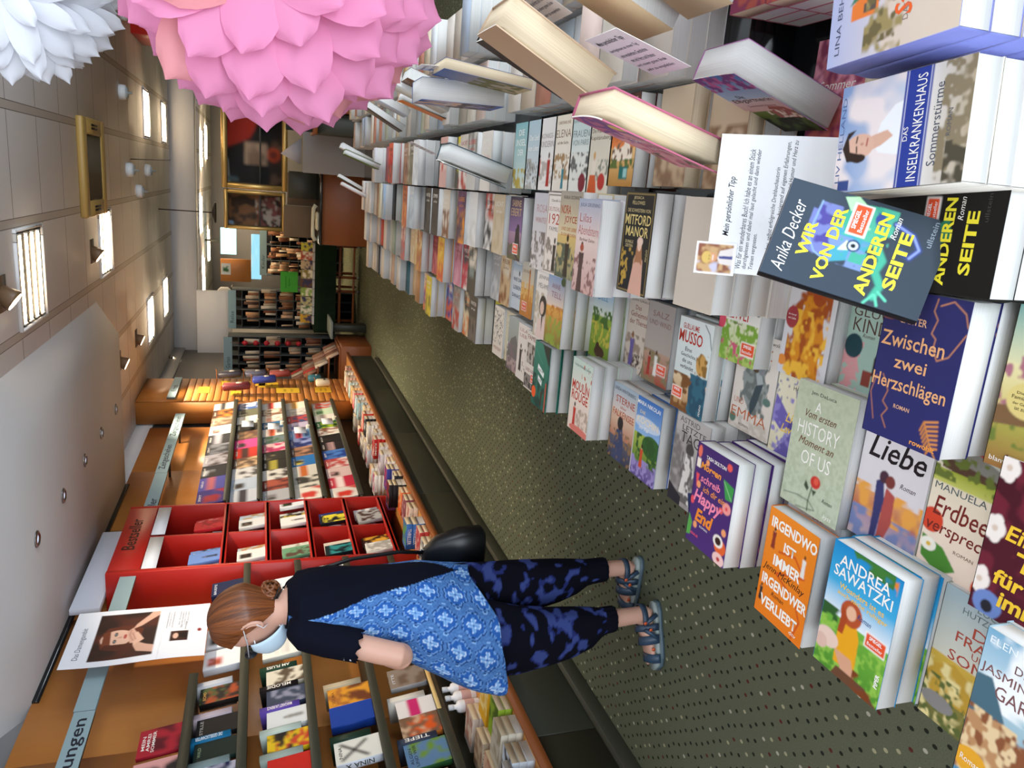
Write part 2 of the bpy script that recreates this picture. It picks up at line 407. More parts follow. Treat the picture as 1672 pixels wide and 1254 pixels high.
for i, (x, y, lb) in enumerate(((.3, 14.9, 'long light beyond the beam above the gold framed window'), (.45, 16.2, 'long light beyond the beam, farther over the gold framed window'), (-1.9, 15.0, 'long light beyond the beam above the left bookcases'), (-1.5, 16.6, 'long light beyond the beam, farthest over the left bookcases'), (1.5, 15.2, 'added long light beyond the beam near the white framed window'), (-.8, 14.6, 'added long light just beyond the beam in the middle'))):  # the last two strips are added to brighten the rear of the shop
    t = MB(); t.bbox(-.3, .3, -.09, .09, -.03, -.001, .006); o = t.build('strip_light', 'strip_glow', None, loc=(x, y, 2.49)); tag(o, lb, 'ceiling light', 'strip lights beyond the beam')
# air conditioner cassette
t = empty('air_conditioner', (-.08, 7.42, CZ)); tag(t, 'tan ceiling air conditioner cassette with a dark grille', 'air conditioner')
mb = MB()
for a, b_, c_, d in ((-.39, .39, -.45, -.3), (-.39, .39, .3, .45), (-.39, -.26, -.3, .3), (.26, .39, -.3, .3)): mb.bbox(a, b_, c_, d, -.05, 0, .01, '#b3904f')
mb.box(-.3, .3, -.31, .31, -.02, -.001, c='#8a6d3a'); mb.build('housing', 'satin', t)
g = MB(); g.box(-.26, .26, -.3, .3, -.034, -.022, c='#2a2118')
for k in range(26): g.box(-.25, .25, -.29+k*.0225, -.285+k*.0225, -.042, -.034, c='#4a3b24')
g.build('grille', 'satin', t)
for sx_ in (-1, 1):
    for k in range(2):
        s_ = MB(); s_.box(sx_*.325-.014+k*.028-.008, sx_*.325-.014+k*.028+.008, -.12, .12, -.054, -.05, c='#15110c'); s_.build('air_slot', 'satin', t)
# smoke alarms and spots
for x, y, lb in ((1.46, 9.39, 'white round smoke alarm beside the red fascia'), (.667, 9.1, 'white round smoke alarm right of the air conditioner'), (-.093, 9.37, 'white round smoke alarm behind the air conditioner, nearer of the pair'), (-.098, 10.8, 'white round smoke alarm behind the air conditioner, farther of the pair'), (-.331, 10.02, 'white round smoke alarm left of the pair behind the air conditioner')):
    t = empty('smoke_alarm', (x, y, CZ)); tag(t, lb, 'smoke alarm', 'white ceiling smoke alarms')
    MB().lathe([(.075, 0), (.075, -.035), (.07, -.06), (.05, -.066), (.001, -.066)], seg=28, c='#dfe3e4').build('body', 'satin', t)
    MB().lathe([(.052, -.066), (.05, -.078), (.012, -.08), (.01, -.12), (.001, -.121)], seg=20, c='#9aa0a2').build('sensor', 'satin', t)
def spot(x, y, lb, lit=True, ang=.6):
    t = empty('spotlight', (x, y, CZ)); tag(t, lb, 'spotlight', 'square tilting ceiling spotlights')
    p = MB(); p.box(-.1, .1, -.07, .07, -.006, 0, c='#5c4630'); p.build('plate', 'satin', t)
    h = MB(); h.lathe([(.045, .02), (.062, -.06), (.062, -.075)], seg=20, c='#6b5138'); h.xform(Matrix.Rotation(ang, 3, 'Y').to_4x4()); h.build('lamp_head', 'satin', t)
    g_ = MB(); g_.lathe([(.055, -.07), (.055, -.078), (.001, -.08)], seg=20); g_.xform(Matrix.Rotation(ang, 3, 'Y').to_4x4()); g_.build('bulb', 'spot_light', t)
    l_ = bpy.data.lights.new('spot_beam', 'SPOT'); l_.energy = 90; l_.color = WARM; l_.spot_size = 1.5; l_.spot_blend = .8; l_.shadow_soft_size = .06
    o_ = bpy.data.objects.new('spot_beam', l_); COL.objects.link(o_); o_.location = (x-.09, y, CZ-.12); o_.rotation_euler = (0, ang*1.25, 0)
spot(-.764, 7.34, 'lit square spotlight between the two louvred lights'); spot(-.764, 4.87, 'square spotlight nearest the soffit corner at the picture edge')
spot(-1.96, 9.54, 'square spotlight beside the farther louvred light on the left', ang=.4); spot(-1.97, 8.41, 'square spotlight at the far end of the white soffit', ang=.4)
spot(-3.0, 12.8, 'small spotlight by the cross beam above the far shelves', ang=-.3)
for i, y in enumerate((4.54, 5.17, 5.82, 6.44, 7.1)):
    t = empty('downlight', (-2.09, y, 2.69)); tag(t, ['nearest', 'second', 'middle', 'fourth', 'farthest'][i]+' of the five round downlights in the white soffit', 'downlight', 'round downlights in the soffit')
    MB().lathe([(.03, -.002), (.036, -.012), (.047, -.006), (.05, 0)], seg=24, c='#cfd0d0').build('ring', 'steel', t)
    MB().lathe([(.031, -.001), (.02, -.005), (.001, -.006)], seg=20).build('bulb', 'dim_lamp', t)
mb = MB(); mb.tube([(.02+.004*k, 9.6+.4*k, CZ-.01-.04*sin(k*.31)) for k in range(11)], .006, 6, c='#18150f'); tag(mb.build('cable', 'satin'), 'black cable sagging under the ceiling toward the framed window', 'cable')
# red fascia at the right, hung from the ceiling
mb = MB(); mb.bbox(1.36, 3.2, 10.0, 10.9, 2.36, CZ-.001, .004); struct(mb.build('trim_6', 'red_lacquer'))

# ---------------------------------------------------------------- books
D = {}      # design -> (short description, width, height, thickness, spine colour, art, lattice columns)
def des(k, short, c, ops, W=.125, H=.187, t=.034, nx=92, lift=0., hard=False): D[k] = (short, W, H, t, c, ops, nx, lift, hard)
_bm = {}
def book_meshes(k):
    if k in _bm: return _bm[k]
    short, W, H, t, c, ops, nx, lift, hard = D[k]
    def top(x, y, d): 
        q = x/W; return (x-W, y, t+d+lift*q**2.2)
    mb = MB(); Art(ops, nx, H/W).emit(mb, W, H, top)
    n = 8 if lift else 1; th = .0022 if hard else .0007
    inn = '#eeeae0'
    for j in range(n):
        xa, xb = W*j/n, W*(j+1)/n
        A = [top(xa, 0, -th), top(xb, 0, -th), top(xb, H, -th), top(xa, H, -th), top(xa, 0, 0), top(xb, 0, 0), top(xb, H, 0), top(xa, H, 0)]
        mb.add(A, [(3, 2, 1, 0), (0, 1, 5, 4), (2, 3, 7, 6)], inn if lift else c)
    mb.add([top(W, 0, -th), top(W, H, -th), top(W, H, 0), top(W, 0, 0)], [(0, 1, 2, 3)], c)
    mb.box(-W, 0, 0, H, 0, th, c)                               # back cover
    RS = []                                                   # rounded spine
    for y in (0, H):
        RS.append([(-W+.0008, y, 0)]+[(-W-.0022*sin(pi*q/6), y, t*q/6) for q in range(7)]+[(-W+.0008, y, t)])
    mb.rings(RS, c, caps=True)
    for q in SPT.get(k, ()):                                   # spine print
        txt, v, ln, hh, col = q
        V2, F2 = text_shape(txt, .01)
        mb.add([(-W-.0026, (1-v)*H+x*ln*H, t*.5-y*hh*t) for x, y in V2], [f[::-1] for f in F2], col)
    i = .003 if hard else .0008
    pg = MB(); pg.box(-W+.0015, -i, i, H-i, th+.0001, t-th-.0003, skip=('l',))
    _bm[k] = (mb.mesh('cover', 'print'), pg.mesh('page_block', 'cream_pages' if k in CREAM else 'pages'))
    return _bm[k]
SPT = {}; CREAM = set()
FLAT = Matrix(((0, 1, 0), (-1, 0, 0), (0, 0, 1)))                # cover up, foot toward the aisle
def tilt(th, yaw=0.):                                           # leaning back on the book behind, head up
    return Matrix.Rotation(yaw, 3, 'Z') @ Matrix.Rotation(-th, 3, 'Y') @ FLAT
FACE = Matrix(((0, 0, 1), (1, 0, 0), (0, 1, 0)))                 # upright, cover toward +x
NM = {}
def book(k, loc, rot, label, group=None, name=None):
    name = name or NM.get(k)
    cv, pg = book_meshes(k)
    o = empty(name or ('hardcover_book' if D[k][8] else 'paperback_book'))
    M = rot.to_4x4(); M.translation = loc; o.matrix_world = M
    tag(o, label, 'magazine' if name == 'magazine' else 'book', group)
    for nm, me in (('cover', cv), ('page_block', pg)):
        c = bpy.data.objects.new(nm, me); COL.objects.link(c); c.parent = o
    return o
REST = MB()                                                    # the uncountable rest, deep in the piles and far away
def rest_book(loc, rot, W, H, t, c, pc='#e2dfd8'):
    a = MB(); a.box(-W, 0, 0, H, t-.0008, t, c); a.box(-W, 0, 0, H, 0, .0008, c); a.box(-W-.001, -W+.0005, 0, H, 0, t, c)
    a.box(-W+.001, -.001, .001, H-.001, .0009, t-.0009, pc, 1, skip=('l', 't', 'b'))
    M = rot.to_4x4(); M.translation = loc; REST.join(a.xform(M))
ORD = ['first', 'second', 'third', 'fourth', 'fifth', 'sixth', 'seventh']
def stack(k, x, y, ztop, base, nvis=2, suffix='', yaw=0., group=None):
    short, W, H, t0 = D[k][:4]
    n = max(1, int(round((ztop-base)/t0))); 
    z = ztop-t0
    for i in range(n):
        jx, jy = (0, 0) if i == 0 else (random.uniform(-.003, .003), random.uniform(-.002, .003))
        rt = Matrix.Rotation(yaw+(0 if i == 0 else random.uniform(-.015, .015)), 3, 'Z') @ FLAT
        if i < nvis:
            lb = (short+(suffix or ' on top of its pile') if len((short+suffix).split()) < 17 else short) if i == 0 else '%s copy down under the %s' % (ORD[i], short)
            book(k, (x+jx, y+jy, z), rt, lb, group or 'piles of the same paperback')
        else: rest_book((x+jx, y+jy, z), rt, W, H, t0, D[k][4])
        z -= t0+.0006
    return z+t0            # underside of the lowest copy

BK, WH, CRM = '#1c1a1a', '#f7f3ea', '#efe3d2'
# nearest designs ------------------------------------------------------------------
des('happy', 'purple paperback with orange and pink hand lettering and leaves', '#46286a', [('g', '#452a69', '#4d2d72'), ('e', .82, .07, .06, .035, '#ef5b52'), ('e', .3, .15, .045, .03, '#f2a06a'), ('e', .08, .08, .05, .06, '#e8705a'), ('r', .03, .15, .13, .24, '#f3e6d5'), ('p', [.05,.3,.14,.3,.1,.45], '#e8505b'),
 ('p', [.72,.2,.98,.23,.97,.36,.82,.37], '#3f9a4a'), ('l', [.74,.22,.95,.35], .008, '#a5d7a0'), ('e', .88, .45, .1, .055, '#f29a94'), ('e', .88, .45, .03, .018, '#e8505b'), ('e', .15, .4, .05, .035, '#f2a06a'), ('e', .05, .58, .05, .04, '#e8505b'), ('e', .76, .5, .05, .03, '#ef5b52'),
 ('e', .9, .68, .055, .035, '#f2a06a'), ('e', .86, .83, .14, .075, '#e8642e'), ('e', .8, .79, .12, .06, '#f3eadd'), ('e', .8, .79, .07, .037, '#3a2018'), ('e', .2, .8, .05, .035, '#f2a06a'), ('p', [.02,.72,.12,.8,.1,.93,.0,.95], '#5aa54a'), ('e', .86, .95, .14, .06, '#f5c9c2'), ('e', .86, .95, .04, .02, '#c03a3a'),
 ('t', 'TASH SKILTON', .5, .1, .5, .035, WH, .02), ('t', 'Morgen', .4, .21, .52, .09, '#f39a3c', .03, .2), ('t', 'schreib', .43, .32, .5, .075, '#ef86a0', .02, .2), ('t', 'ich dir ein', .55, .41, .55, .06, '#f39a3c', .01, .2), ('t', 'Happy', .43, .53, .72, .16, '#f58ba8', .03, .25), ('t', 'End', .4, .69, .45, .13, '#f08c2e', .04, .2), ('t', 'ROMAN', .42, .785, .2, .022, WH), ('t', 'KNAUR', .22, .9, .2, .028, '#ef5b72', .02)], t=.033)
des('andrea', 'bright blue paperback with a redhead woman in yellow beside a pig', '#1f86b8', [('g', '#1787c4', '#3fa9d8', 0, .3), ('g', '#3fa9d8', '#e9eef0', .3, .55), ('g', '#6fae3c', '#4c8a2a', .55, 1), ('n', 0, .5, .35, .62, '#2f5a2a', 7, .45, .15, 3), ('n', 0, .6, 1, 1, '#8fbf4a', 14, .55, .2, 4), ('n', .62, .0, .95, .13, '#e8862e', 6, .5, .1, 8), ('n', .3, .0, .9, .1, '#3f7a34', 7, .55, .1, 9),
 ('p', [.3,.5,.5,.48,.6,.62,.62,.9,.3,.9,.28,.65], '#e9a51e'), ('e', .43, .47, .16, .1, '#b5512a'), ('p', [.3,.45,.28,.66,.36,.66,.4,.48], '#a9451f'), ('e', .43, .465, .075, .055, '#e7b493'), ('p', [.28,.8,.55,.8,.68,.98,.5,1,.4,.9], '#d8a282'), ('e', .16, .76, .17, .075, '#e7c9b8'), ('e', .07, .82, .1, .06, '#ddb8a6'), ('p', [.36,.92,.8,.92,1,1,.3,1], '#6b4630'), ('n', .6,.85,1,1,'#7a3d1c',5,.55,.1,6),
 ('t', 'ANDREA', .5, .12, .74, .085, WH, .01), ('t', 'SAWATZKI', .5, .215, .86, .085, WH, .01), ('t', 'Woanders ist es', .52, .31, .66, .045, '#f6c64a', .01), ('t', 'auch nicht ruhiger', .55, .37, .74, .045, '#f6c64a', .01), ('t', 'Roman', .62, .45, .2, .04, '#1c4d86', 0, .3), ('s', .82, .56, .3), ('t', 'PIPER', .93, .8, .16, .035, WH, .03, 0, pi/2)], t=.032)
des('irgend', 'orange paperback with big white capital letters and a red thread', '#e9802a', [('g', '#f0891f', '#ec7d1a'), ('l', [.3,.35,.62,.3,.85,.42,.5,.5,.3,.55,.75,.66,.9,.8,.8,.98], .02, '#d2541a'), ('f', .16, .36, .2, '#8a2f22', '#3c2620'), ('f', .8, .42, .2, '#e9e4dc', '#6b3a20'), ('f', .08, .88, .16, '#35302e', '#201a18'),
 ('t', 'IRGENDWO', .53, .12, .92, .1, WH, .03), ('t', 'IST', .5, .28, .24, .09, WH, .03), ('t', 'IMMER', .5, .44, .56, .1, WH, .03), ('t', 'Jenn McKinlay', .47, .545, .86, .08, '#2b1a14', 0, .3), ('t', 'IRGENDWER', .53, .66, .94, .1, WH, .03), ('t', 'Roman', .42, .75, .26, .04, '#2b1a14', 0, .3), ('t', 'VERLIEBT', .48, .86, .78, .1, WH, .03), ('t', 'dtv', .82, .94, .14, .035, WH)], t=.03, lift=.004)
des('history', 'sage green paperback with tall white letters and a single red rose', '#c6ccb2', [('g', '#bcc3a8', '#c3cab0'), ('n', 0, 0, 1, 1, '#b3bb9e', 22, .55, .3, 2), ('l', [.52,.77,.49,.9,.5,.98], .012, '#4c5a3a'), ('e', .56, .735, .085, .05, '#c8352a'), ('e', .57, .725, .04, .03, '#e05a44'), ('p', [.4,.75,.47,.8,.45,.83,.38,.8], '#3e4a34'), ('p', [.52,.8,.6,.8,.56,.85], '#3e4a34'), ('l', [.05,.93,.3,.9,.5,.9,.62,.95,.5,.97,.3,.99], .006, '#39402f'),
 ('t', 'Jen DeLuca', .45, .075, .42, .035, '#3a3f34'), ('t', 'A', .4, .17, .1, .08, WH), ('t', 'Vom ersten', .46, .24, .52, .06, '#6b3c22', 0, .35), ('t', 'HISTORY', .46, .36, .7, .11, WH, -.005), ('t', 'Moment an', .46, .46, .6, .06, '#6b3c22', 0, .35), ('t', 'OF US', .5, .58, .5, .11, WH, -.005), ('t', 'Roman', .8, .84, .17, .03, '#3a3f34', 0, .3), ('t', 'kyss', .84, .955, .14, .045, WH, 0, .3)], W=.135, H=.205, t=.031)
des('eva', 'navy blue paperback with copper line-drawn faces and a fern', '#2c2e63', [('g', '#2d2c60', '#2b2d66'), ('l', [.62,.02,.6,.1,.66,.15,.62,.24,.68,.27,.67,.33,.74,.4,.86,.36,1,.2], .008, '#d18a5a'), ('l', [.66,.06,.8,.02,.95,.08,1,.16], .008, '#d18a5a'), ('l', [.14,.58,.24,.68,.2,.76,.28,.8,.22,.86,.3,.93], .008, '#c07a4e'), ('l', [.06,.6,.02,.72,.12,.9], .007, '#c07a4e'), ('l', [.75,.8,.88,.95,.95,1], .01, '#d98f4a')]+
 [('l', [.75+.02*q, .8+.025*q, .9+.008*q, .77+.028*q], .014, '#d98f4a') for q in range(7)]+[('l', [.75+.02*q, .8+.025*q, .72+.02*q, .86+.022*q], .014, '#c8803f') for q in range(7)]+[('l', [.02, .1+.025*q, .12, .08+.03*q], .012, '#9a5a3c') for q in range(5)]+
 [('t', 'EVA', .36, .115, .18, .045, '#eab58c', .015), ('t', 'CARTER', .38, .19, .34, .05, '#eab58c', .015), ('t', 'Zwischen', .42, .33, .78, .1, '#e9ad76', .01), ('t', 'zwei', .45, .475, .4, .08, '#e9ad76', .01), ('t', 'Herzschlägen', .47, .63, .92, .12, '#e9ad76', .01), ('t', 'ROMAN', .45, .765, .2, .028, '#eab58c', .01), ('t', 'rowohlt', .78, .955, .3, .035, '#f0a048', .02)], t=.042, nx=120)
des('liebe', 'pale paperback with a kissing couple in watercolour and black script', '#d9d3d8', [('g', '#e6e0e0', '#dcd3d4', 0, .6), ('g', '#d99a6a', '#b8634a', .6, .78), ('g', '#a98aa0', '#c9b2b4', .78, 1), ('n', 0, .55, 1, .8, '#e8a24a', 6, .5, .2, 5), ('n', 0, .75, 1, 1, '#7a86b0', 7, .55, .2, 6), ('p', [.3,.5,.4,.46,.46,.62,.42,.98,.34,.98,.33,.75], '#3a3a6a'), ('p', [.46,.52,.6,.56,.62,.78,.52,.98,.44,.98], '#b0504a'), ('e', .4, .45, .07, .05, '#4a2f3c'), ('e', .5, .47, .07, .05, '#7a3a34'),
 ('t', 'WAR ES', .4, .07, .36, .04, '#5a4a55'), ('t', 'Liebe', .52, .24, .82, .18, '#22181c', .01, .25), ('t', 'Roman', .75, .46, .22, .04, '#4a3a44', 0, .3)], t=.033)
des('erdbeer', 'cream paperback with strawberries, a red wooden house and dark red script', '#ead9b4', [('g', '#c8cdc4', '#e6dfcc', 0, .2), ('g', '#f0e4c8', '#f3d9c6', .2, 1), ('p', [.2,.05,.4,-.02,.62,.1], '#b8382c'), ('p', [.1,.1,.32,.02,.95,.16,.95,.2,.1,.15], '#8e8a80'), ('p', [.08,.14,.9,.2,.9,.28,.08,.22], '#5d4232'), ('g', '#a7b23c', '#cfcf6a', .23, .33), ('n', 0, .1, 1, .3, '#6d7a34', 12, .55, .1, 3), ('e', .88, .05, .18, .09, '#5f7a3a'),
 ('e', .1, .62, .14, .09, '#d9472c'), ('p', [.02,.74,.3,.78,.5,.9,.3,.98,.05,.9], '#4f8a34'), ('e', .12, .8, .1, .05, '#f6f0e0'), ('e', .12, .8, .03, .016, '#e8b93c'), ('e', .86, .93, .16, .1, '#dd4a26'), ('p', [.72,.84,.86,.8,.95,.86,.8,.9], '#5a9440'),
 ('t', 'MANUELA INU', .5, .36, .9, .05, '#5f6a68'), ('t', 'Erdbeer-', .5, .5, .82, .14, '#7c2a22', .005, .15), ('t', 'versprechen', .52, .66, .96, .12, '#7c2a22', .005, .15), ('t', 'ROMAN', .55, .77, .24, .025, '#7c5a4a')], t=.033, nx=110)
des('eines', 'dark maroon paperback with white magnolias and yellow brush lettering', '#4d1522', [('g', '#45121e', '#521828'), ('n', 0, 0, 1, 1, '#6d2030', 5, .6, .1, 4)]+sum([[('e', a+.05*cos(q*1.26), b+.045*sin(q*1.26), .06, .05, '#f1e6dd') for q in range(5)]+[('e', a, b, .03, .02, '#d8c2ae')] for a, b in ((.08,.06),(.55,.1),(.08,.45),(.05,.8),(.9,.9),(.88,.35))], [])+
 [('e', .18, .93, .15, .085, '#6d86c0'), ('e', .18, .945, .06, .04, '#26242c'), ('t', 'Clara', .62, .28, .5, .08, '#e88a94', .005, .2), ('t', 'Eines', .45, .44, .5, .1, '#f0c436', .02, .15), ('t', 'Tag', .62, .6, .56, .15, '#f0c436', .03, .1), ('t', 'für', .33, .73, .3, .1, '#f0c436', .03, .1), ('t', 'immer', .6, .86, .66, .1, '#f0c436', .03, .1), ('t', 'blanvalet', .75, .97, .34, .03, WH)], t=.033)
des('blanv', 'paperback with a woman in a coral dress in a sunny garden', '#c9b98a', [('g', '#7fb0a8', '#d8d2a6', 0, .35), ('g', '#e3d7a4', '#c9b45e', .35, .7), ('g', '#a8a24a', '#9a6a3a', .7, 1), ('n', 0, .3, .4, .7, '#a86a78', 10, .5, .15, 2), ('n', 0, .6, 1, .85, '#6d7a34', 10, .55, .15, 3), ('p', [.0,.62,.4,.58,.42,.7,0,.74], '#7a5a3a'), ('f', .75, 1.1, .75, '#c6524a', '#4a3020'), ('e', .28, .56, .2, .11, '#d8c47a'), ('t', 'Die große', .28, .52, .22, .022, '#4a3a1c'), ('t', 'Familiensaga', .28, .55, .3, .03, '#4a3a1c'), ('t', 'der Gegenwart', .28, .585, .26, .022, '#4a3a1c'), ('t', 'ist zurück', .28, .612, .2, .022, '#4a3a1c'), ('t', 'TEA', .75, .2, .4, .06, '#8a2f2a'), ('t', 'WEST', .74, .31, .5, .09, '#8a2f2a'), ('t', 'blanvalet', .2, .95, .3, .03, WH)], t=.035)
des('drei', 'paperback with golden rolling hills and thin red capitals on a misty sky', '#b9bcae', [('g', '#9fb2b8', '#dcd7c4', 0, .5), ('g', '#d8b24a', '#a9842e', .5, .8), ('g', '#8a8240', '#6d6a3a', .8, 1), ('p', [0,.62,.3,.52,1,.72,1,.8,0,.8], '#c99f3a'), ('n', 0, .55, 1, 1, '#efdc9a', 9, .5, .2, 3), ('n', 0, .66, 1, 1, '#5f6a34', 14, .55, .12, 5), ('e', .2, .85, .2, .06, '#8f8a86'), ('e', .92, .66, .1, .07, '#c03a2c'),
 ('t', 'LUCINDE', .65, .06, .5, .045, '#6d7a7c'), ('t', 'HUTZENLAUB', .6, .12, .7, .045, '#6d7a7c'), ('t', 'DREI', .66, .23, .5, .075, '#b04a3a'), ('t', 'FRAUEN', .62, .315, .76, .075, '#b04a3a'), ('t', 'UND EIN', .68, .385, .46, .045, '#b04a3a'), ('t', 'SOMMER', .62, .46, .84, .075, '#b04a3a'), ('t', 'ROMAN', .7, .545, .25, .022, '#6d5a4a')], t=.033, nx=110)
des('jasmin', 'sea blue paperback with a harbour town and a dark-haired woman from behind', '#a7c3cf', [('g', '#79acc8', '#cfe0e4', 0, .4), ('g', '#a9c6cf', '#4f86a4', .4, 1), ('n', 0, .0, 1, .45, '#f4f6f4', 5, .5, .3, 2), ('p', [0,.3,.15,.28,.35,.5,.2,.6,0,.55], '#4a6a78'), ('p', [0,.55,.35,.5,.6,.66,.55,.9,0,.95], '#b98a5e'), ('n', 0, .5, .6, .95, '#e3c79a', 10, .5, .1, 6), ('n', 0, .5, .6, .95, '#8a5334', 11, .6, .1, 7), ('p', [.7,.95,.95,.9,1,1.1,.6,1.1], '#e8e2da'), ('e', .84, .84, .14, .14, '#4a3026'), ('e', .14, .86, .17, .085, '#e2a32c'), ('t', 'ELENA CONRAD', .5, .06, .9, .045, '#eef4f4'), ('t', 'DER', .42, .15, .2, .05, '#6d4a4a'), ('t', 'JASMINBLÜTEN', .5, .24, .95, .085, '#7d5454'), ('t', 'GARTEN', .5, .34, .6, .085, '#7d5454'), ('t', 'Roman', .14, .86, .2, .04, WH)], t=.033, nx=110)
des('insel', 'hazy blue paperback with thin red capitals and a stormy shore', '#c3c8d4', [('g', '#8fa6c4', '#dfe0e2', 0, .4), ('g', '#e6dcd4', '#c6c2c4', .4, .7), ('g', '#9aa2b4', '#6d7894', .7, 1), ('n', 0, .7, 1, 1, '#e8e8ee', 12, .52, .08, 4), ('n', 0, .1, 1, .6, '#f4eee8', 4, .5, .3, 5), ('e', .9, .72, .2, .08, '#c08a5a', .5), ('t', 'JANIC', .8, .1, .3, .05, '#6d7a94'), ('t', 'SOMMER', .6, .22, .7, .065, '#b5605a'), ('t', 'DER', .6, .29, .2, .03, '#b5605a'), ('t', 'INSEL', .55, .4, .66, .11, '#b5504e'), ('t', 'FREUNDE', .5, .5, .8, .06, '#b5605a')], t=.033)
des('lavendel', 'cream paperback with a large violet ribbon bow', '#e6dfc4', [('g', '#e8e0c4', '#ded4b2'), ('n', 0, 0, 1, .3, '#8a86a0', 16, .68, .06, 3), ('n', 0, .7, 1, 1, '#a8a08c', 14, .66, .06, 4), ('p', [.5,.45,.95,.22,1,.42,.8,.5], '#6f62ac'), ('p', [.5,.45,.02,.2,.0,.44,.2,.52], '#6f62ac'), ('e', .5, .46, .15, .07, '#54488e'), ('p', [.45,.5,.6,.5,.4,.9,.05,.82], '#665aa2'), ('p', [.55,.5,.7,.5,.95,.84,.7,.92], '#5d5098'), ('n', 0, .2, 1, .9, '#8f84c4', 9, .62, .1, 5), ('e', .55, .2, .05, .05, '#c9a23c'), ('t', 'HANNAH', .55, .1, .4, .04, '#4a4438'), ('t', 'JULI', .62, .15, .22, .04, '#4a4438'), ('t', 'Liebe', .5, .38, .42, .09, '#f0c75a', .01, .3), ('t', 'Lavendel', .52, .49, .6, .08, '#f0c75a', .01, .3)], t=.03)
des('fritz', 'beige paperback with a drawn couple lying on a grey blanket', '#e3dad0', [('g', '#e2d8cd', '#dcd0c3'), ('n', 0, .85, 1, 1, '#c8bcae', 10, .5, .2, 3), ('p', [.2,.42,.48,.24,.85,.5,.75,.72,.5,.8,.3,.66], '#8f9490'), ('n', .2, .25, .85, .8, '#6d736e', 9, .55, .1, 5), ('p', [.45,.3,.62,.34,.74,.5,.6,.52], '#aab0ae'), ('e', .5, .33, .09, .05, '#5a4434'), ('e', .64, .34, .08, .05, '#8a8d90'), ('p', [.55,.5,.72,.46,.62,.7,.5,.84,.46,.7], '#3f4a50'), ('e', .12, .3, .1, .07, '#b5463a'), ('e', .85, .62, .09, .04, '#5f7a70'), ('e', .1, .9, .08, .05, '#5f7a6a'),
 ('t', 'Barbara Leciejewski', .55, .06, .86, .05, '#4a4440', 0, .2), ('t', 'FRITZ', .45, .17, .76, .1, '#c2673a', -.01), ('t', 'UND', .2, .71, .24, .06, '#c2673a', -.01), ('t', 'EMMA', .48, .83, .86, .1, '#c2673a', -.01), ('t', 'ROMAN', .4, .94, .24, .025, '#6d5a4a')], t=.03)
des('garten', 'white paperback with a meadow below red capital letters and blossoms', '#e9e6df', [('g', '#eceae2', '#efece4', 0, .6), ('g', '#e6e8c8', '#a9bf5a', .6, 1), ('n', 0, .6, 1, 1, '#7fa83c', 12, .5, .15, 3), ('n', 0, 0, .3, .4, '#7fa0a0', 9, .5, .1, 4), ('n', .7, .1, 1, .6, '#5a5a64', 14, .68, .05, 5), ('e', .06, .62, .12, .09, '#e0506a'), ('n', .0, .8, 1, 1, '#d05a7a', 12, .68, .06, 6), ('t', 'EIN', .5, .1, .3, .09, '#c23a34', .01), ('t', 'GARTEN', .5, .24, .78, .1, '#c23a34', .01), ('t', 'FÜR', .48, .4, .34, .1, '#c23a34', .01), ('t', 'ZWEI', .48, .53, .48, .1, '#c23a34', .01), ('t', 'ROMAN', .48, .62, .2, .02, '#6d6a64'), ('s', .8, .84, .34)], t=.034)
des('musso', 'pale blue paperback with a blond woman in a dark teal jacket', '#c9d6d4', [('g', '#dfe6e4', '#d3dcd8', 0, .6), ('g', '#e2c9a4', '#a9783c', .6, 1), ('n', 0, .6, .6, 1, '#7a4f28', 8, .5, .15, 3), ('p', [.55,1,.5,.72,.7,.55,.95,.58,1,.7,1,1], '#244f64'), ('n', .5, .56, 1, 1, '#2f6478', 7, .55, .1, 4), ('e', .78, .44, .15, .115, '#c99a54'), ('n', .62, .32, .95, .55, '#8f6a30', 9, .55, .1, 5), ('l', [.75,.02,.9,.1,1,.25], .012, '#3a4a4a'), ('t', 'GUILLAUME', .36, .09, .48, .06, '#b8322a', .01), ('t', 'MUSSO', .38, .2, .7, .13, '#b8322a', .015), ('t', 'Eine', .36, .33, .2, .045, '#2a2a2a'), ('t', 'Geschichte,', .38, .395, .46, .045, '#2a2a2a'), ('t', 'die uns', .36, .455, .3, .045, '#2a2a2a'), ('t', 'verbindet', .37, .52, .4, .045, '#2a2a2a'), ('t', 'PENDO', .9, .9, .18, .03, WH, 0, 0, pi/2), ('s', .17, .82, .32)], t=.031)
des('verderbe', 'pale grey paperback with a kneeling woman silhouette filled with fire colours', '#d9d6d6', [('g', '#dedbd8', '#d2d0d4'), ('p', [.45,.22,.7,.2,.78,.3,.78,.5,.88,.66,.8,.78,.84,.98,.3,.98,.08,.85,.2,.72,.3,.5,.36,.36,.26,.34], '#d98a1e'), ('e', .63, .25, .14, .09, '#a8481c'), ('n', .1, .2, .9, 1, '#a8501a', 7, .52, .15, 3), ('n', .1, .4, .9, 1, '#f0b83c', 8, .55, .15, 4), ('e', .14, .48, .13, .1, '#a33c40'), ('e', .06, .88, .08, .05, '#e08a3a'), ('t', 'VERDERBEN', .56, .1, .9, .1, '#b5604a', -.012), ('t', 'ROMAN', .3, .19, .22, .025, '#8a7a74'), ('t', 'Ein Kampf', .14, .46, .16, .02, WH), ('t', 'um Liebe', .14, .49, .16, .02, WH)], t=.035, lift=.006)
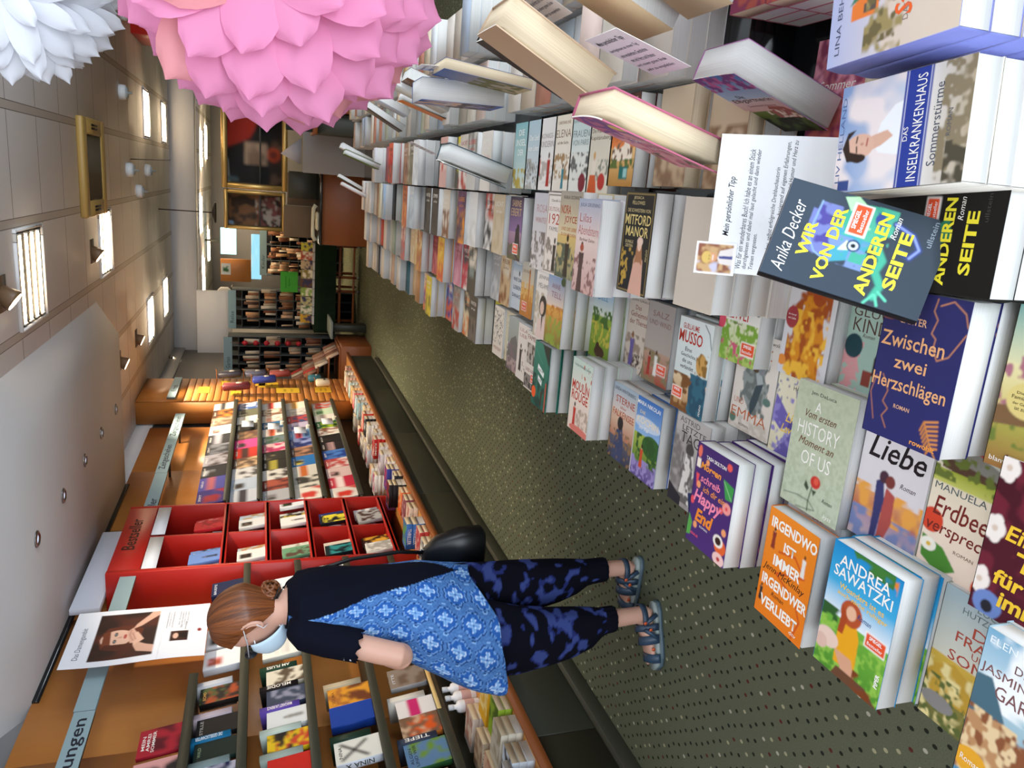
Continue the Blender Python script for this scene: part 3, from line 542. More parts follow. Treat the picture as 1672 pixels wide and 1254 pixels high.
des('simon', 'mint green paperback with two women and a suitcase seen from behind', '#a9c2b2', [('g', '#abc4b4', '#a2bdae'), ('n', 0, .55, .35, 1, '#d99a9a', 12, .52, .1, 3), ('e', .18, .6, .15, .1, '#24444a'), ('p', [.55,.66,.62,.55,.78,.55,.84,.75,.75,.8,.55,.8], '#33302e'), ('e', .7, .53, .05, .03, '#b58a5a'), ('p', [.58,.8,.78,.8,.74,.88,.58,.88], '#8a4a34'), ('r', .6, .88, .65, .98, '#c99a78'), ('r', .4, .77, .55, .9, '#8a4034'), ('p', [.86,.62,1,.55,1,.95,.84,.9], '#d8a29a'), ('t', 'TEXTOR', .5, .05, .7, .06, '#3a3a34'), ('t', 'SIMON', .55, .13, .74, .095, '#5a4038', -.005), ('t', 'GLÜCKS', .52, .3, .86, .1, '#5a4038', -.005), ('t', 'KINDER', .55, .42, .86, .11, '#5a4038', -.005), ('t', 'Roman', .4, .5, .2, .03, '#5a4038', 0, .3)], t=.034)
des('tag', 'grey paperback with a black and white photograph of a dancer', '#a8a29e', [('g', '#b8b2ae', '#a09a96'), ('n', 0, .2, 1, 1, '#7d7874', 6, .5, .25, 3), ('e', .5, .35, .12, .07, '#4a4644'), ('p', [.4,.4,.62,.4,.7,.6,.55,.72,.75,.95,.3,.95,.36,.7], '#e0dbd4'), ('n', .3, .4, .8, .95, '#6a6562', 8, .55, .1, 4), ('p', [0,.8,.4,.9,.4,1,0,1], '#2c2a30'), ('p', [.6,.8,1,.7,1,1,.7,1], '#26305a'), ('t', 'ASTRID', .4, .06, .6, .06, '#5f5a58'), ('t', 'LETZTE', .55, .14, .7, .06, '#4a4644'), ('t', 'TAGE', .55, .24, .72, .12, '#3f3b3a')], t=.03)
des('mara', 'paperback with a woman in orange among lavender under a deep blue sky', '#3f6fb4', [('g', '#3a70b8', '#8fb4dc', 0, .45), ('g', '#a8b84a', '#5f7f34', .45, .8), ('g', '#7a6aa0', '#5a4a86', .8, 1), ('e', .75, .55, .35, .14, '#35602c'), ('n', 0, .45, 1, .8, '#2f5526', 9, .55, .12, 3), ('n', 0, .75, 1, 1, '#9a8ac0', 14, .52, .1, 4), ('e', .5, .3, .5, .08, '#f2f4f4', .5), ('f', .42, .86, .3, '#c8502c', '#3a241a'), ('t', 'MARA NIKOLAI', .5, .07, .86, .05, WH, .01), ('t', 'DIE', .3, .18, .2, .04, '#f0d8a8'), ('t', 'KÖCHIN', .52, .27, .8, .1, '#f4e2bc', .005), ('t', 'im Tal', .4, .37, .36, .05, WH, 0, .2)], t=.034)
des('falken', 'dusky paperback with a seated dark-haired girl and wide reddish letters', '#c9b8ac', [('g', '#9fb0bc', '#d8c8bc', 0, .35), ('g', '#dcbfa4', '#b5785a', .35, .7), ('g', '#5a5a6a', '#34384c', .7, 1), ('p', [.3,.6,.55,.55,.66,.8,.6,1,.2,1], '#3c4666'), ('e', .44, .5, .12, .09, '#2c2220'), ('n', 0, .6, 1, 1, '#8a6a4a', 9, .58, .12, 3), ('t', 'LINDA WINTERBERG', .5, .07, .88, .045, '#4a4a52'), ('t', 'STERNE', .55, .2, .8, .09, '#b5543a', .005), ('t', 'über', .5, .29, .26, .04, '#b5543a'), ('t', 'FALKENSEE', .52, .38, .9, .09, '#b5543a', .005)], t=.034)
des('moulin', 'pale mint paperback with red capitals and a dancer in a red dress', '#ccd8c8', [('g', '#c4d6c8', '#e9dccc', 0, .5), ('g', '#ead9c8', '#e3cbbb', .5, 1), ('n', .5, .0, 1, .35, '#c2604a', 12, .68, .06, 3), ('n', .4, .65, 1, .9, '#b8a08c', 9, .5, .2, 4), ('f', .3, .95, .36, '#c2382c', '#3a241a'), ('e', .6, .96, .5, .06, '#d8786a'), ('t', 'TANJA STEINLECHNER', .5, .09, .84, .04, '#6d8a80'), ('t', 'MOULIN', .5, .36, .86, .13, '#bf3a2c', .015), ('t', 'ROUGE', .5, .5, .82, .13, '#bf3a2c', .015)], t=.034)
des('green', 'dark green paperback with a white title plate and a round orange badge', '#1f6a58', [('g', '#2b7d68', '#1c5c4e'), ('n', 0, .5, 1, 1, '#143f38', 7, .52, .2, 3), ('p', [.5,.0,1,.0,1,.3], '#24302c'), ('l', [.0,.1,.6,.3], .006, '#58a08c'), ('p', [.3,.33,.72,.42,.7,.5,.28,.42], '#eef0ea'), ('p', [.35,.5,.62,.56,.6,.64,.34,.58], '#eef0ea'), ('e', .13, .8, .14, .09, '#ee5a24'), ('p', [.6,.72,.7,.72,.68,.95,.6,.95], '#3a2a24'), ('r', .86, .55, .93, 1, '#c0503a'), ('t', 'MORD AM', .5, .415, .36, .04, BK), ('t', 'HOFE', .48, .57, .22, .04, BK)], t=.036, hard=True)
des('red872', 'cream paperback with old black and white photos and an orange sticker', '#e3d9cc', [('g', '#e6dccf', '#dfd2c4'), ('r', .1, .2, .95, .55, '#4f4844'), ('n', .1, .2, .95, .55, '#b8aca0', 8, .5, .15, 3), ('r', .0, .74, .9, .98, '#3a3434'), ('n', 0, .74, .9, .98, '#8a8078', 9, .5, .1, 4), ('t', 'FAMILIE', .5, .1, .8, .08, '#8a3a30'), ('t', 'UND KRIEG', .5, .66, .8, .06, '#8a3a30'), ('s', .7, .78, .4)], t=.034)
# third and second column
des('mitford', 'black art-deco paperback with gold letters and a woman in a pink coat', '#26231f', [('g', '#2b2824', '#1f1c1a'), ('l', [.04,.02,.96,.02,.96,.98,.04,.98,.04,.02], .012, '#9a8450'), ('n', .05, .55, .5, .95, '#b8923c', 12, .64, .06, 3), ('p', [.52,.62,.66,.58,.8,.66,.86,1,.4,1], '#d7a690'), ('p', [.56,.5,.72,.5,.78,.7,.7,.68,.58,.68,.52,.7], '#a9744e'), ('e', .645, .515, .07, .055, '#e6c2a8'), ('e', .65, .475, .095, .045, '#e9c9b6'), ('t', 'JESSICA', .45, .06, .34, .035, '#d8c48c'), ('t', 'FELLOWES', .46, .105, .42, .035, '#d8c48c'), ('t', 'DIE SCHWESTERN VON', .5, .18, .76, .035, '#d8c48c'), ('t', 'MITFORD', .5, .27, .86, .1, '#e0c87e', .01), ('t', 'MANOR', .5, .385, .76, .1, '#e0c87e', .01), ('t', 'DUNKLE', .28, .49, .28, .03, '#d8c48c'), ('t', 'ZEITEN', .28, .53, .26, .03, '#d8c48c'), ('t', 'PENDO', .9, .6, .18, .035, '#d8c48c', 0, 0, pi/2)], W=.12, t=.036, nx=100)
des('lilas', 'dusky pink paperback with a woman by a railing and large thin letters', '#b9a9b4', [('g', '#a9b2c4', '#e3cdc6', 0, .4), ('g', '#e6cfc6', '#c9a09a', .4, 1), ('n', 0, .6, 1, 1, '#8a5f5e', 10, .58, .12, 3), ('f', .3, 1.0, .55, '#4a3436', '#5a342a'), ('e', .3, .52, .08, .04, '#a84a38'), ('t', 'JULIA GRUENING', .5, .07, .86, .05, '#6d7a94'), ('t', 'Lilas', .35, .2, .5, .09, '#c06a64', -.01), ('t', 'Abendstern', .52, .33, .9, .1, '#c06a64', -.01), ('t', 'Berliner Zeiten', .5, .43, .66, .035, '#7d5a5a')], t=.038, lift=.005)
des('nora', 'ochre paperback with a dark figure on a cliff and red and orange letters', '#bfae88', [('g', '#a59c8e', '#dcc9a0', 0, .5), ('g', '#d9b870', '#8a8a6a', .5, 1), ('n', 0, .6, 1, 1, '#4f5a4a', 8, .5, .15, 3), ('f', .5, .98, .5, '#2c2620', '#241c18'), ('t', 'NUALA OCONNOR', .55, .07, .8, .04, '#5a5048'), ('t', 'NORA', .3, .21, .46, .1, '#b5482c', .005), ('t', 'JOYCE', .55, .33, .56, .1, '#b5482c', .005), ('t', 'UND DIE LIEBE', .5, .43, .7, .04, '#c06a2c'), ('t', 'ZU DEN BÜCHERN', .5, .49, .7, .04, '#c06a2c')], t=.034)
des('d1925', 'cream paperback with a big red year number and a man in a black suit', '#e6dcd2', [('g', '#e9dfd6', '#e3d6c8'), ('l', [.05,.03,.95,.03,.95,.97,.05,.97,.05,.03], .015, '#6d6058'), ('n', .08, .55, .92, .97, '#8a7d74', 10, .52, .15, 3), ('f', .55, .96, .42, '#2c2826', '#2a201c'), ('t', 'Claudia Lang', .5, .1, .6, .04, '#7a6a62', 0, .2), ('t', 'DEUTSCHLAND', .5, .2, .8, .05, '#c09088'), ('t', '1925', .52, .32, .74, .13, '#c0402f', -.005), ('t', 'FAMILIE', .5, .44, .6, .05, '#8a8078')], t=.034)
des('rosa', 'faded rose paperback with a street scene in winter', '#c9bdb8', [('g', '#c6c4c8', '#dcd2cc'), ('n', 0, .5, 1, 1, '#7d726c', 9, .5, .15, 3), ('t', 'ROSA', .5, .2, .6, .1, '#c08a8a', -.01), ('t', 'WINTER', .5, .35, .7, .07, '#c08a8a')], t=.034)
des('sabine', 'dark violet paperback with a cloaked woman and an orange sticker', '#2e2438', [('g', '#32283e', '#8a6a98', 0, .55), ('g', '#b08aa0', '#4a3a34', .55, 1), ('p', [.55,.5,.8,.46,.95,.8,.9,1,.5,.9], '#1f1a24'), ('e', .72, .48, .1, .06, '#1a151c'), ('n', 0, .75, 1, 1, '#5a5a3a', 8, .5, .2, 3), ('t', 'SABINE', .5, .1, .7, .1, '#c9a87c'), ('t', 'EBERT', .5, .24, .8, .12, '#c9a87c'), ('s', .6, .82, .42)], t=.036)
for k_, sh_, ops_, c_ in (
 ('grand', 'sunset red paperback with a grand white hotel and gold letters', [('g', '#4a3028', '#8a3a28', 0, .3), ('g', '#b8442a', '#e88a4a', .3, .58), ('g', '#e3b87a', '#b5803c', .58, 1), ('p', [.1,.62,.2,.55,.3,.6,.55,.55,.62,.44,.74,.44,.78,.56,.9,.62,.9,.72,.1,.72], '#f0e0cc'), ('n', .1,.48,.9,.72,'#7a5a4a',12,.6,.06,3), ('n', 0,.7,1,.8,'#5a6a34',10,.5,.15,4), ('r', .45,.78,.78,.92,'#1f6a64'), ('r', .62,.8,.76,.9,'#9ac4c0'), ('t','CAREN BENEDIKT',.5,.06,.8,.035,'#f0dcc0'), ('t','DAS',.42,.15,.24,.05,'#f2d8a8'), ('t','GRAND',.5,.25,.84,.11,'#f4dcae',.008), ('t','HOTEL',.5,.38,.8,.11,'#f4dcae',.008)], '#4a2c24'),
 ('hafen', 'beige paperback with a woman in a straw hat and an orange skirt', [('g','#cfc6b4','#e3d8c4'), ('n',0,0,1,.15,'#7d8a4a',12,.5,.1,3), ('f',.3,1.,.5,'#e6d8c6','#c99a5a'), ('p',[.15,.78,.42,.78,.5,1,.08,1],'#cf5a2c'), ('n',.4,.6,1,.85,'#8a8a7a',9,.55,.1,4), ('e',.68,.86,.16,.1,'#b8342c'), ('t','FENJA LÜDERS',.5,.16,.7,.04,'#7a6a5a'), ('t','Die Frauen vom',.5,.26,.8,.05,'#6d5a4a'), ('t','Kapitänsberg',.5,.35,.9,.06,'#6d5a4a')], '#cdbfa6'),
 ('paris', 'pale turquoise paperback with a Paris street scene and a dark red badge', [('g','#b8cccc','#dce0d8',0,.5), ('g','#dcdcd2','#e9e4da',.5,1), ('n',0,.5,1,.85,'#5f5f5c',10,.52,.12,3), ('e',.72,.88,.17,.12,'#7d2230'), ('t','JENNIFER LAURENT',.5,.12,.8,.04,'#7d8a8a'), ('t','FRAUEN',.5,.27,.8,.085,'#5f6f72',-.01), ('t','VON PARIS',.5,.38,.8,.07,'#5f6f72',-.01)], '#c3cfcb'),
 ('elena', 'cream paperback with a woman in a turquoise dress on a crowded square', [('g','#e6dac6','#efe6d8'), ('n',0,.5,1,.85,'#a8845a',11,.5,.12,3), ('f',.62,.97,.34,'#2f7f8a','#4a2f20'), ('t','CHRISTIANE LIND',.5,.1,.7,.04,'#9a7a5a'), ('t','ELENA',.5,.24,.8,.1,'#6d4a34',-.01), ('t','auf der Suche',.5,.36,.6,.04,'#6d4a34')], '#e0d2bb'),
 ('reddress', 'off-white paperback with a slim woman in a red dress', [('g','#e6e0da','#ece6de'), ('n',0,.6,1,.9,'#b8aca2',8,.5,.2,3), ('f',.68,.95,.48,'#a8281f','#4a2a20'), ('f',.12,.8,.3,'#b8605a','#4a2a20'), ('t','KÖNIGS-',.5,.24,.74,.08,'#8a7a74',-.01), ('t','KINDERIN',.5,.36,.8,.08,'#8a7a74',-.01)], '#dcd4cc'),
 ('leila', 'blue-grey paperback with pale script letters and bare trees', [('g','#a9c0c8','#d8d8d4'), ('n',0,.55,1,1,'#a8a49c',8,.5,.2,3), ('n',0,.6,1,.9,'#6d6a68',13,.66,.05,4), ('t','Das Lied',.5,.25,.6,.08,WH), ('t','vom Leben',.5,.4,.7,.08,WH)], '#9fb4ba'),
 ('teal', 'teal paperback with white letters down a narrow cover', [('g','#7fb0b4','#cfd8cc'), ('n',0,.7,1,1,'#b8a04a',7,.5,.2,3), ('t','DIE',.5,.15,.4,.09,WH), ('t','INSEL',.5,.3,.7,.1,WH), ('t','DER',.5,.45,.4,.09,WH)], '#2f7a78'),
 ('smett', 'cream paperback with the portrait of a black-haired girl in a tie', [('g','#e3dad0','#d8ccc0'), ('n',0,.3,1,1,'#b8a890',6,.55,.2,3), ('p',[.2,1,.3,.72,.6,.66,.95,.76,1,1],'#dcc0b4'), ('e',.55,.5,.24,.16,'#221d1c'), ('e',.5,.53,.13,.1,'#d9b8a4'), ('p',[.5,.66,.6,.66,.55,.9],'#2a2626'), ('t','JENNIE',.5,.08,.7,.07,'#5a504a',-.01), ('t','MELAMED',.55,.2,.76,.07,'#5a504a',-.01)], '#d9cfc4'),
 ('dell', 'paperback with an evening meadow and an orange skyline', [('g','#7f9cc0','#e3c9b4',0,.45), ('g','#e0a04a','#6d6a2c',.45,1), ('n',0,.42,1,.6,'#c07a2c',12,.55,.08,3), ('n',0,.6,1,1,'#8a9a3a',8,.5,.2,4), ('e',.9,.06,.14,.06,'#35502c'), ('t','ANNE',.5,.15,.5,.07,'#8a5a6a'), ('t','TELL',.55,.27,.6,.08,'#8a5a6a')], '#8f8a6a'),
 ('dog', 'paperback with a brown dog resting in front of a green park', [('g','#8fb4d4','#dfe0cc',0,.4), ('g','#8fa83c','#6d8a2c',.4,1), ('n',0,.3,1,.55,'#4a6a2a',9,.5,.15,3), ('n',0,.5,1,.8,'#c9b84a',8,.55,.15,4), ('e',.55,.9,.25,.08,'#4a3020'), ('e',.45,.84,.1,.07,'#4a3020'), ('t','CYNTHIA',.5,.06,.8,.06,'#4a86b8'), ('t','DELL',.5,.15,.5,.07,'#4a86b8')], '#8fa86a'),
 ('lubbe', 'misty blue paperback with mountains and thin letters', [('g','#b8c0cc','#a8acb0',0,.6), ('g','#a8905a','#6d5a3a',.6,1), ('n',0,.5,1,1,'#c9a04a',7,.55,.15,3), ('t','WEITE',.5,.15,.7,.08,'#7d8494',-.01), ('t','WEGE',.5,.28,.7,.08,'#7d8494',-.01)], '#7f98b8'),
 ('therese', 'sepia paperback with a woman in a violet gown beside an iron fence', [('g','#cdbfb2','#dccbb8'), ('n',0,.5,1,1,'#a08a78',8,.52,.15,3), ('f',.3,.92,.46,'#6d5f9a','#8a5a34'), ('n',.35,.75,1,1,'#4a3a34',14,.62,.05,4), ('t','JEAN GIRAUD',.5,.05,.8,.04,'#7a6a60'), ('t','Das',.42,.14,.24,.06,'#8a4a3a'), ('t','Geheimnis',.5,.23,.76,.07,'#8a4a3a'), ('t','der Therese',.5,.33,.8,.07,'#8a4a3a')], '#c6b5a4'),
 ('salz', 'grey paperback with two figures and an orange sticker', [('g','#a9a29e','#b8a89c'), ('g','#b89a84','#a8503a',.6,1), ('n',0,.6,1,1,'#8a7a5a',8,.55,.15,3), ('f',.5,.9,.32,'#e6e0d8','#3a241a'), ('f',.25,.92,.3,'#a8382c','#3a241a'), ('t','SALZ',.5,.14,.6,.07,'#8a5a50',-.01), ('t','UND WIND',.5,.25,.8,.06,'#8a5a50',-.01), ('s',.72,.8,.36)], '#8fa4c4'),
 ('orangecov', 'orange desert paperback with a slim tower and an orange sticker', [('g','#cfd0c8','#e3cfae',0,.5), ('g','#d9943c','#b8702a',.5,1), ('n',0,.4,1,.7,'#e8b86a',6,.55,.15,3), ('r',.6,.15,.7,.95,'#cf7a34'), ('t','DIE FRAU',.4,.2,.6,.05,'#8a6a4a'), ('s',.35,.82,.4)], '#c9853c'),
 ('danach', 'white and blue paperback with navy capital letters', [('g','#6d9ec4','#cdd8e0',0,.3), ('g','#dfe3e6','#c8d0d8',.3,1), ('t','HELEN',.5,.12,.7,.09,WH,.01), ('t','WIE DAS',.5,.45,.8,.07,'#24446a',.01), ('t','LEBEN',.5,.6,.7,.07,'#24446a',.01), ('t','DANACH',.5,.75,.85,.07,'#24446a',.01), ('e',.6,.33,.05,.05,BK)], '#b8c4cf'),
 ('w846', 'cream paperback with a dancing woman drawn in black', [('g','#ebdfd4','#e6d8ca'), ('f',.3,.85,.5,'#3a302c','#2a2220'), ('n',.4,.4,.9,.9,'#4a423c',12,.68,.04,3), ('t','LILA',.45,.1,.6,.06,'#a86a5a'), ('t','LIEBE',.5,.2,.7,.06,'#a86a5a')], '#e3d8cc'),
 ('grey829', 'grey paperback with a mountain ridge and a pink field', [('g','#a8b0a8','#9a9c94',0,.5), ('p',[0,.7,.3,.4,.7,.3,1,.55,1,.8,0,.85],'#6d6a66'), ('g','#b8a09a','#a88a84',.75,1), ('n',0,.5,1,1,'#7a6a6c',8,.5,.15,3)], '#9a9a92'),
 ('sketch', 'cream paperback covered with a fine black line drawing', [('g','#ece0d0','#e6d8c6'), ('n',.05,.05,.95,.75,'#3a3430',20,.64,.05,3), ('t','WOLFSZEIT',.5,.85,.8,.06,'#a85a3a')], '#e3d6c6'),
 ): des(k_, sh_, c_, ops_, t=.034, nx=64)
des('greypile', 'hidden paperback pile under the white tip card', '#d8cfc2', [('g', '#d9cdbd', '#cfc2b0')], t=.036, nx=4)

# ---------------------------------------------------------------- the table on the right, two steps
LT, UT = .565, .665
mb = MB(); mb.bbox(-.50, .68, .22, 6.9, LT-.03, LT, .004); mb.bbox(-.185, .66, 1.3, 6.8, LT+.0005, UT, .004, mi=0)
mb.box(-.30, .55, .5, 6.6, .06, LT-.03, mi=1); mb.box(-.24, .5, .6, 6.5, 0, .06, mi=0)
tag(mb.build('display_table', ['black_gloss', 'brown_wood']), 'long stepped display table under the piles of paperbacks', 'table')
T = stack
u = ' at the aisle edge of the table'
T('red872', -.612, 2.185, .68, LT, 2, u); T('green', -.597, 1.943, .738, LT, 3, u); T('moulin', -.58, 1.655, .737, LT, 2, u); T('falken', -.612, 1.53, .676, LT, 1, u)
T('mara', -.614, 1.414, .673, LT, 2, u); T('tag', -.59, 1.2, .69, LT, 1, u); T('happy', -.592, 1.015, .753, LT, 4, u)
T('insel', -.60, .875, .655, LT, 1, ' half covered by the orange paperback'); T('irgend', -.652, .86, .70, .656, 1, u); T('andrea', -.622, .677, .731, LT, 3, u)
T('drei', -.628, .552, .66, LT, 1, ' at the aisle corner of the table'); T('jasmin', -.605, .425, .742, LT, 1, ' at the aisle corner of the table')
u = ' in the second row from the aisle'
T('orangecov', -.40, 2.345, .66, LT, 2, u); T('danach', -.395, 2.47, .652, LT, 1, u); T('smett', -.40, 1.98, .738, LT, 1, u); T('dell', -.394, 1.857, .748, LT, 2, u)
T('dog', -.403, 1.735, .664, LT, 2, u); T('therese', -.41, 1.61, .62, LT, 1, u); T('salz', -.405, 1.485, .632, LT, 2, u); T('musso', -.40, 1.235, .692, LT, 3, u)
T('fritz', -.40, 1.10, .64, LT, 2, u); T('garten', -.27, 1.125, .675, LT, 2, ' right beside the couple on the blanket')
T('lavendel', -.452, .972, .64, LT, 1, u); T('history', -.458, .868, .672, LT, 2, u); T('verderbe', -.262, .965, .652, LT, 1, ' below the dark frog book'); T('simon', -.262, .845, .63, LT, 1, ' below the dark frog book')
T('liebe', -.455, .742, .652, LT, 2, u); T('erdbeer', -.448, .615, .65, LT, 1, u); T('eines', -.431, .487, .70, LT, 2, u); T('eva', -.265, .655, .745, LT, 2, ' on the near table corner'); T('blanv', -.262, .515, .695, LT, 1, ' at the lower picture edge')
u = ' in the third row from the aisle'
T('sabine', -.20, 2.2, .765, UT, 3, u); T('rosa', -.183, 1.765, .84, UT, 1, u); T('d1925', -.18, 1.64, .85, UT, 2, u); T('nora', -.175, 1.515, .866, UT, 1, u); T('lilas', -.188, 1.385, .875, UT, 2, u)
T('mitford', -.168, 1.258, .834, LT, 2, u); T('greypile', -.17, 1.088, .80, LT, 3, '')
u = ' in the fourth row beside the ridge'
for k_, y_, n_ in (('grand', 1.494, 3), ('hafen', 1.612, 1), ('paris', 1.73, 1), ('elena', 1.848, 1), ('reddress', 1.964, 1), ('leila', 2.075, 1), ('teal', 2.19, 1)):
    T(k_, .012 if k_ != 'grand' else .03, y_, .77, UT if y_ > 1.6 else LT, n_, u)
m = mat('pane_clear', '#eef6f8', rough=.02, trans=1.); nodes(m)[1].inputs['IOR'].default_value = 1.2
# cover-to-the-camera piles at the near right corner
des('wir', 'dark slate-blue paperback with a chameleon and yellow capital letters', '#16181c', [('g', '#35404c', '#2d3843'),
 ('p', [.30,.37,.36,.27,.50,.21,.70,.19,.86,.22,.74,.29,.68,.36], '#463f86'), ('n', .3,.18,.86,.38,'#6a72a8',10,.52,.1,3), ('l', [.30,.37,.36,.27,.50,.205,.86,.22], .012, '#7f9cc0'),
 ('p', [.30,.37,.68,.33,.76,.42,.72,.52,.60,.58,.46,.56,.38,.50], '#3f93a4'), ('n', .3,.33,.76,.58,'#6f86b4',9,.53,.1,5), ('n', .36,.4,.76,.58,'#3f9c84',10,.58,.08,6), ('p', [.44,.40,.56,.44,.47,.47], '#d8e8b0'),
 ('e', .52, .485, .06, .042, '#2a3f66'), ('e', .52, .485, .042, .03, '#c8d4dc'), ('e', .52, .485, .022, .016, '#14181c'),
 ('p', [.64,.40,.80,.36,.94,.44,.96,.58,.86,.68,.70,.66,.60,.58], '#3a9a80'), ('p', [.66,.44,.84,.50,.72,.56], '#e2e8ac'), ('p', [.70,.56,.92,.52,.88,.64,.76,.66], '#34468a'), ('n', .6,.36,.96,.68,'#4aa58a',9,.57,.08,8), ('p', [.84,.40,.96,.34,1,.42,.94,.48], '#a8d8a4'),
 ('l', [.62,.60,.46,.68,.34,.66,.22,.72,.10,.70], .05, '#3f9f84'), ('l', [.12,.70,.02,.66], .018, '#58b89a'), ('l', [.12,.71,.03,.74], .018, '#58b89a'), ('l', [.16,.72,.10,.78], .018, '#58b89a'), ('l', [.84,.68,.78,.80,.66,.86,.56,.82,.60,.76], .04, '#2f3f74'), ('l', [.84,.68,.78,.80,.66,.86,.56,.82], .016, '#7f8fd0'),
 ('t', 'Anika Decker', .44, .09, .74, .085, WH, -.006, .35), ('t', 'WIR', .46, .205, .36, .072, '#f2e23a', .03), ('t', 'VON DER', .47, .345, .76, .078, '#f2e23a', .03), ('t', 'ANDEREN', .5, .615, .84, .078, '#f2e23a', .03), ('t', 'Roman', .8, .69, .22, .035, WH, 0, .3), ('t', 'SEITE', .5, .765, .58, .078, '#f2e23a', .03), ('t', 'ullstein', .84, .9, .26, .035, '#7d8894', .01), ('s', .78, .47, .32)], W=.119, H=.188, t=.026, nx=130)
des('wirblack', 'near-black paperback with yellow capital letters under the frog book', '#1a1714', [('g', '#1d1a17', '#191613'), ('p', [.3,.4,.6,.5,.75,.62,.55,.66], '#2f7a5a'), ('t', 'ANDEREN', .5, .62, .84, .08, '#f2e23a', .03), ('t', 'SEITE', .5, .79, .6, .085, '#f2e23a', .03), ('t', 'Roman', .82, .7, .22, .04, WH, 0, .3), ('t', 'ullstein', .83, .88, .26, .03, '#4a4640'), ('s', .78, .48, .3)], W=.118, t=.036)
des('inselk', 'blue paperback with a woman in white and a deep blue title band', '#d8d2c8', [('g', '#7f9cc8', '#c8d0dc', 0, .55), ('g', '#e0dcd6', '#b5a68a', .7, 1), ('n', 0, 0, 1, .55, '#eadfdc', 4, .52, .25, 5), ('n', 0, .8, 1, 1, '#8a7d62', 12, .5, .15, 6), ('n', 0, .86, .35, 1, '#4f4a3a', 9, .45, .15, 7), ('p', [.3,.5,.34,.36,.42,.32,.6,.36,.74,.46,.76,.52,.3,.52], '#eef0f0'), ('p', [.37,.3,.5,.3,.53,.42,.47,.47,.4,.38], '#d9ad96'), ('e', .42, .2, .115, .125, '#dcb29c'), ('p', [.28,.22,.29,.1,.42,.05,.56,.09,.58,.16,.5,.1,.38,.12,.33,.26], '#32241e'), ('e', .31, .2, .04, .06, '#32241e'), ('l', [.37,.18,.42,.175], .012, '#3a2a24'), ('l', [.46,.17,.51,.175], .012, '#3a2a24'), ('l', [.42,.26,.48,.265], .012, '#a8504a'), ('e', .44, .22, .012, .015, '#c08a74'),
 ('r', 0, .52, 1, .72, '#2c3f94'), ('r', 0, .535, 1, .542, '#e8e8f0'), ('r', 0, .7, 1, .706, '#e8e8f0'), ('r', .02, .04, .12, .14, '#3a4f8a'), ('t', 'LIV HELLAND', .5, .03, .8, .035, '#5a6f9a'), ('t', 'DAS', .46, .565, .12, .035, WH), ('t', 'INSELKRANKENHAUS', .5, .645, .9, .07, WH), ('t', 'Sommerstürme', .5, .775, .68, .06, '#4f5460'), ('t', 'ROMAN', .5, .87, .22, .03, '#5f6068')], t=.034, nx=130)
des('lina', 'cream paperback with an orange beach hut in dunes and orange script', '#7f86c8', [('g', '#a9b2d4', '#cdc6c8', 0, .45), ('g', '#d3c3b4', '#d9c9b4', .45, 1), ('p', [.36,.18,.5,.18,.56,.26,.56,.4,.36,.4], '#e07a34'), ('p', [.5,.16,.62,.22,.56,.28], '#3f7a5a'), ('r', .4,.28,.48,.38,'#5a5048'), ('n', .0,.3,1,.6,'#9a8a5a',9,.5,.2,3), ('n', .1,.3,.9,.55,'#6d6240',14,.6,.1,4), ('t', 'LINA BEHRENS', .52, .08, .84, .04, '#4a4f6a'), ('t', 'DAS', .28, .62, .14, .04, '#8a7a74'), ('t', 'Strand', .55, .6, .6, .13, '#e8622c', .02, .2), ('t', 'haus', .6, .74, .5, .11, '#e8622c', .02, .2), ('t', 'am Meer', .6, .88, .5, .1, '#e8622c', .02, .2)], t=.04, nx=100)
def pile_facing(k, x, y, z, yaw, n, base, nvis, lab):
    W, H, t = D[k][1:4]; short = D[k][0]
    for i in range(int(round((z-base)/t))):
        rt = Matrix.Rotation(yaw+(0 if i == 0 else random.uniform(-.02, .02)), 3, 'Z'); lc = (x, y, z-t*(i+1)-.0006*i)
        if i < nvis: book(k, lc, rt, (short+lab) if i == 0 else '%s copy down under the %s' % (ORD[i], short), 'piles facing the camera')
        else: rest_book(lc, rt, W, H, t, D[k][4])
pile_facing('wirblack', .045, .637, .75, .03, 2, LT, 2, '')
pile_facing('inselk', .170, .641, .827, .09, 3, LT, 4, ' near the right table corner')
pile_facing('lina', .315, .66, .852, .10, 3, LT, 3, ' at the top right picture corner')
# the frog book standing against the tip card
fr = Vector((.1093, .0089, -.0344)).normalized(); upv = Vector((.0137, .0976, .1573)); upv = (upv-fr*upv.dot(fr)).normalized(); nrm = fr.cross(upv)
RM = Matrix((fr, upv, nrm)).transposed()
FROG = Vector((-.0327, .7563, .8307))+fr*.0595-upv*.094
book('wir', FROG - nrm*.026, RM, 'dark slate-blue paperback with a chameleon and yellow letters, propped against the white card')
card_o = Vector((-.088, .897, .725)); cr_ = Vector((.998, .05, -.02)).normalized(); cu_ = Vector((0, .13, .16)); cu_ = (cu_-cr_*cu_.dot(cr_)).normalized(); cn_ = cr_.cross(cu_)
def on_card(x, y, d): return tuple(card_o+cr_*x+cu_*y+cn_*d)
HN = '#33333c'
TIP = [('g', '#f2f3f4', '#f2f3f4'), ('t', 'Mein persönlicher Tipp', .485, .13, .43, .062, '#1c1c20', .006, .3)]
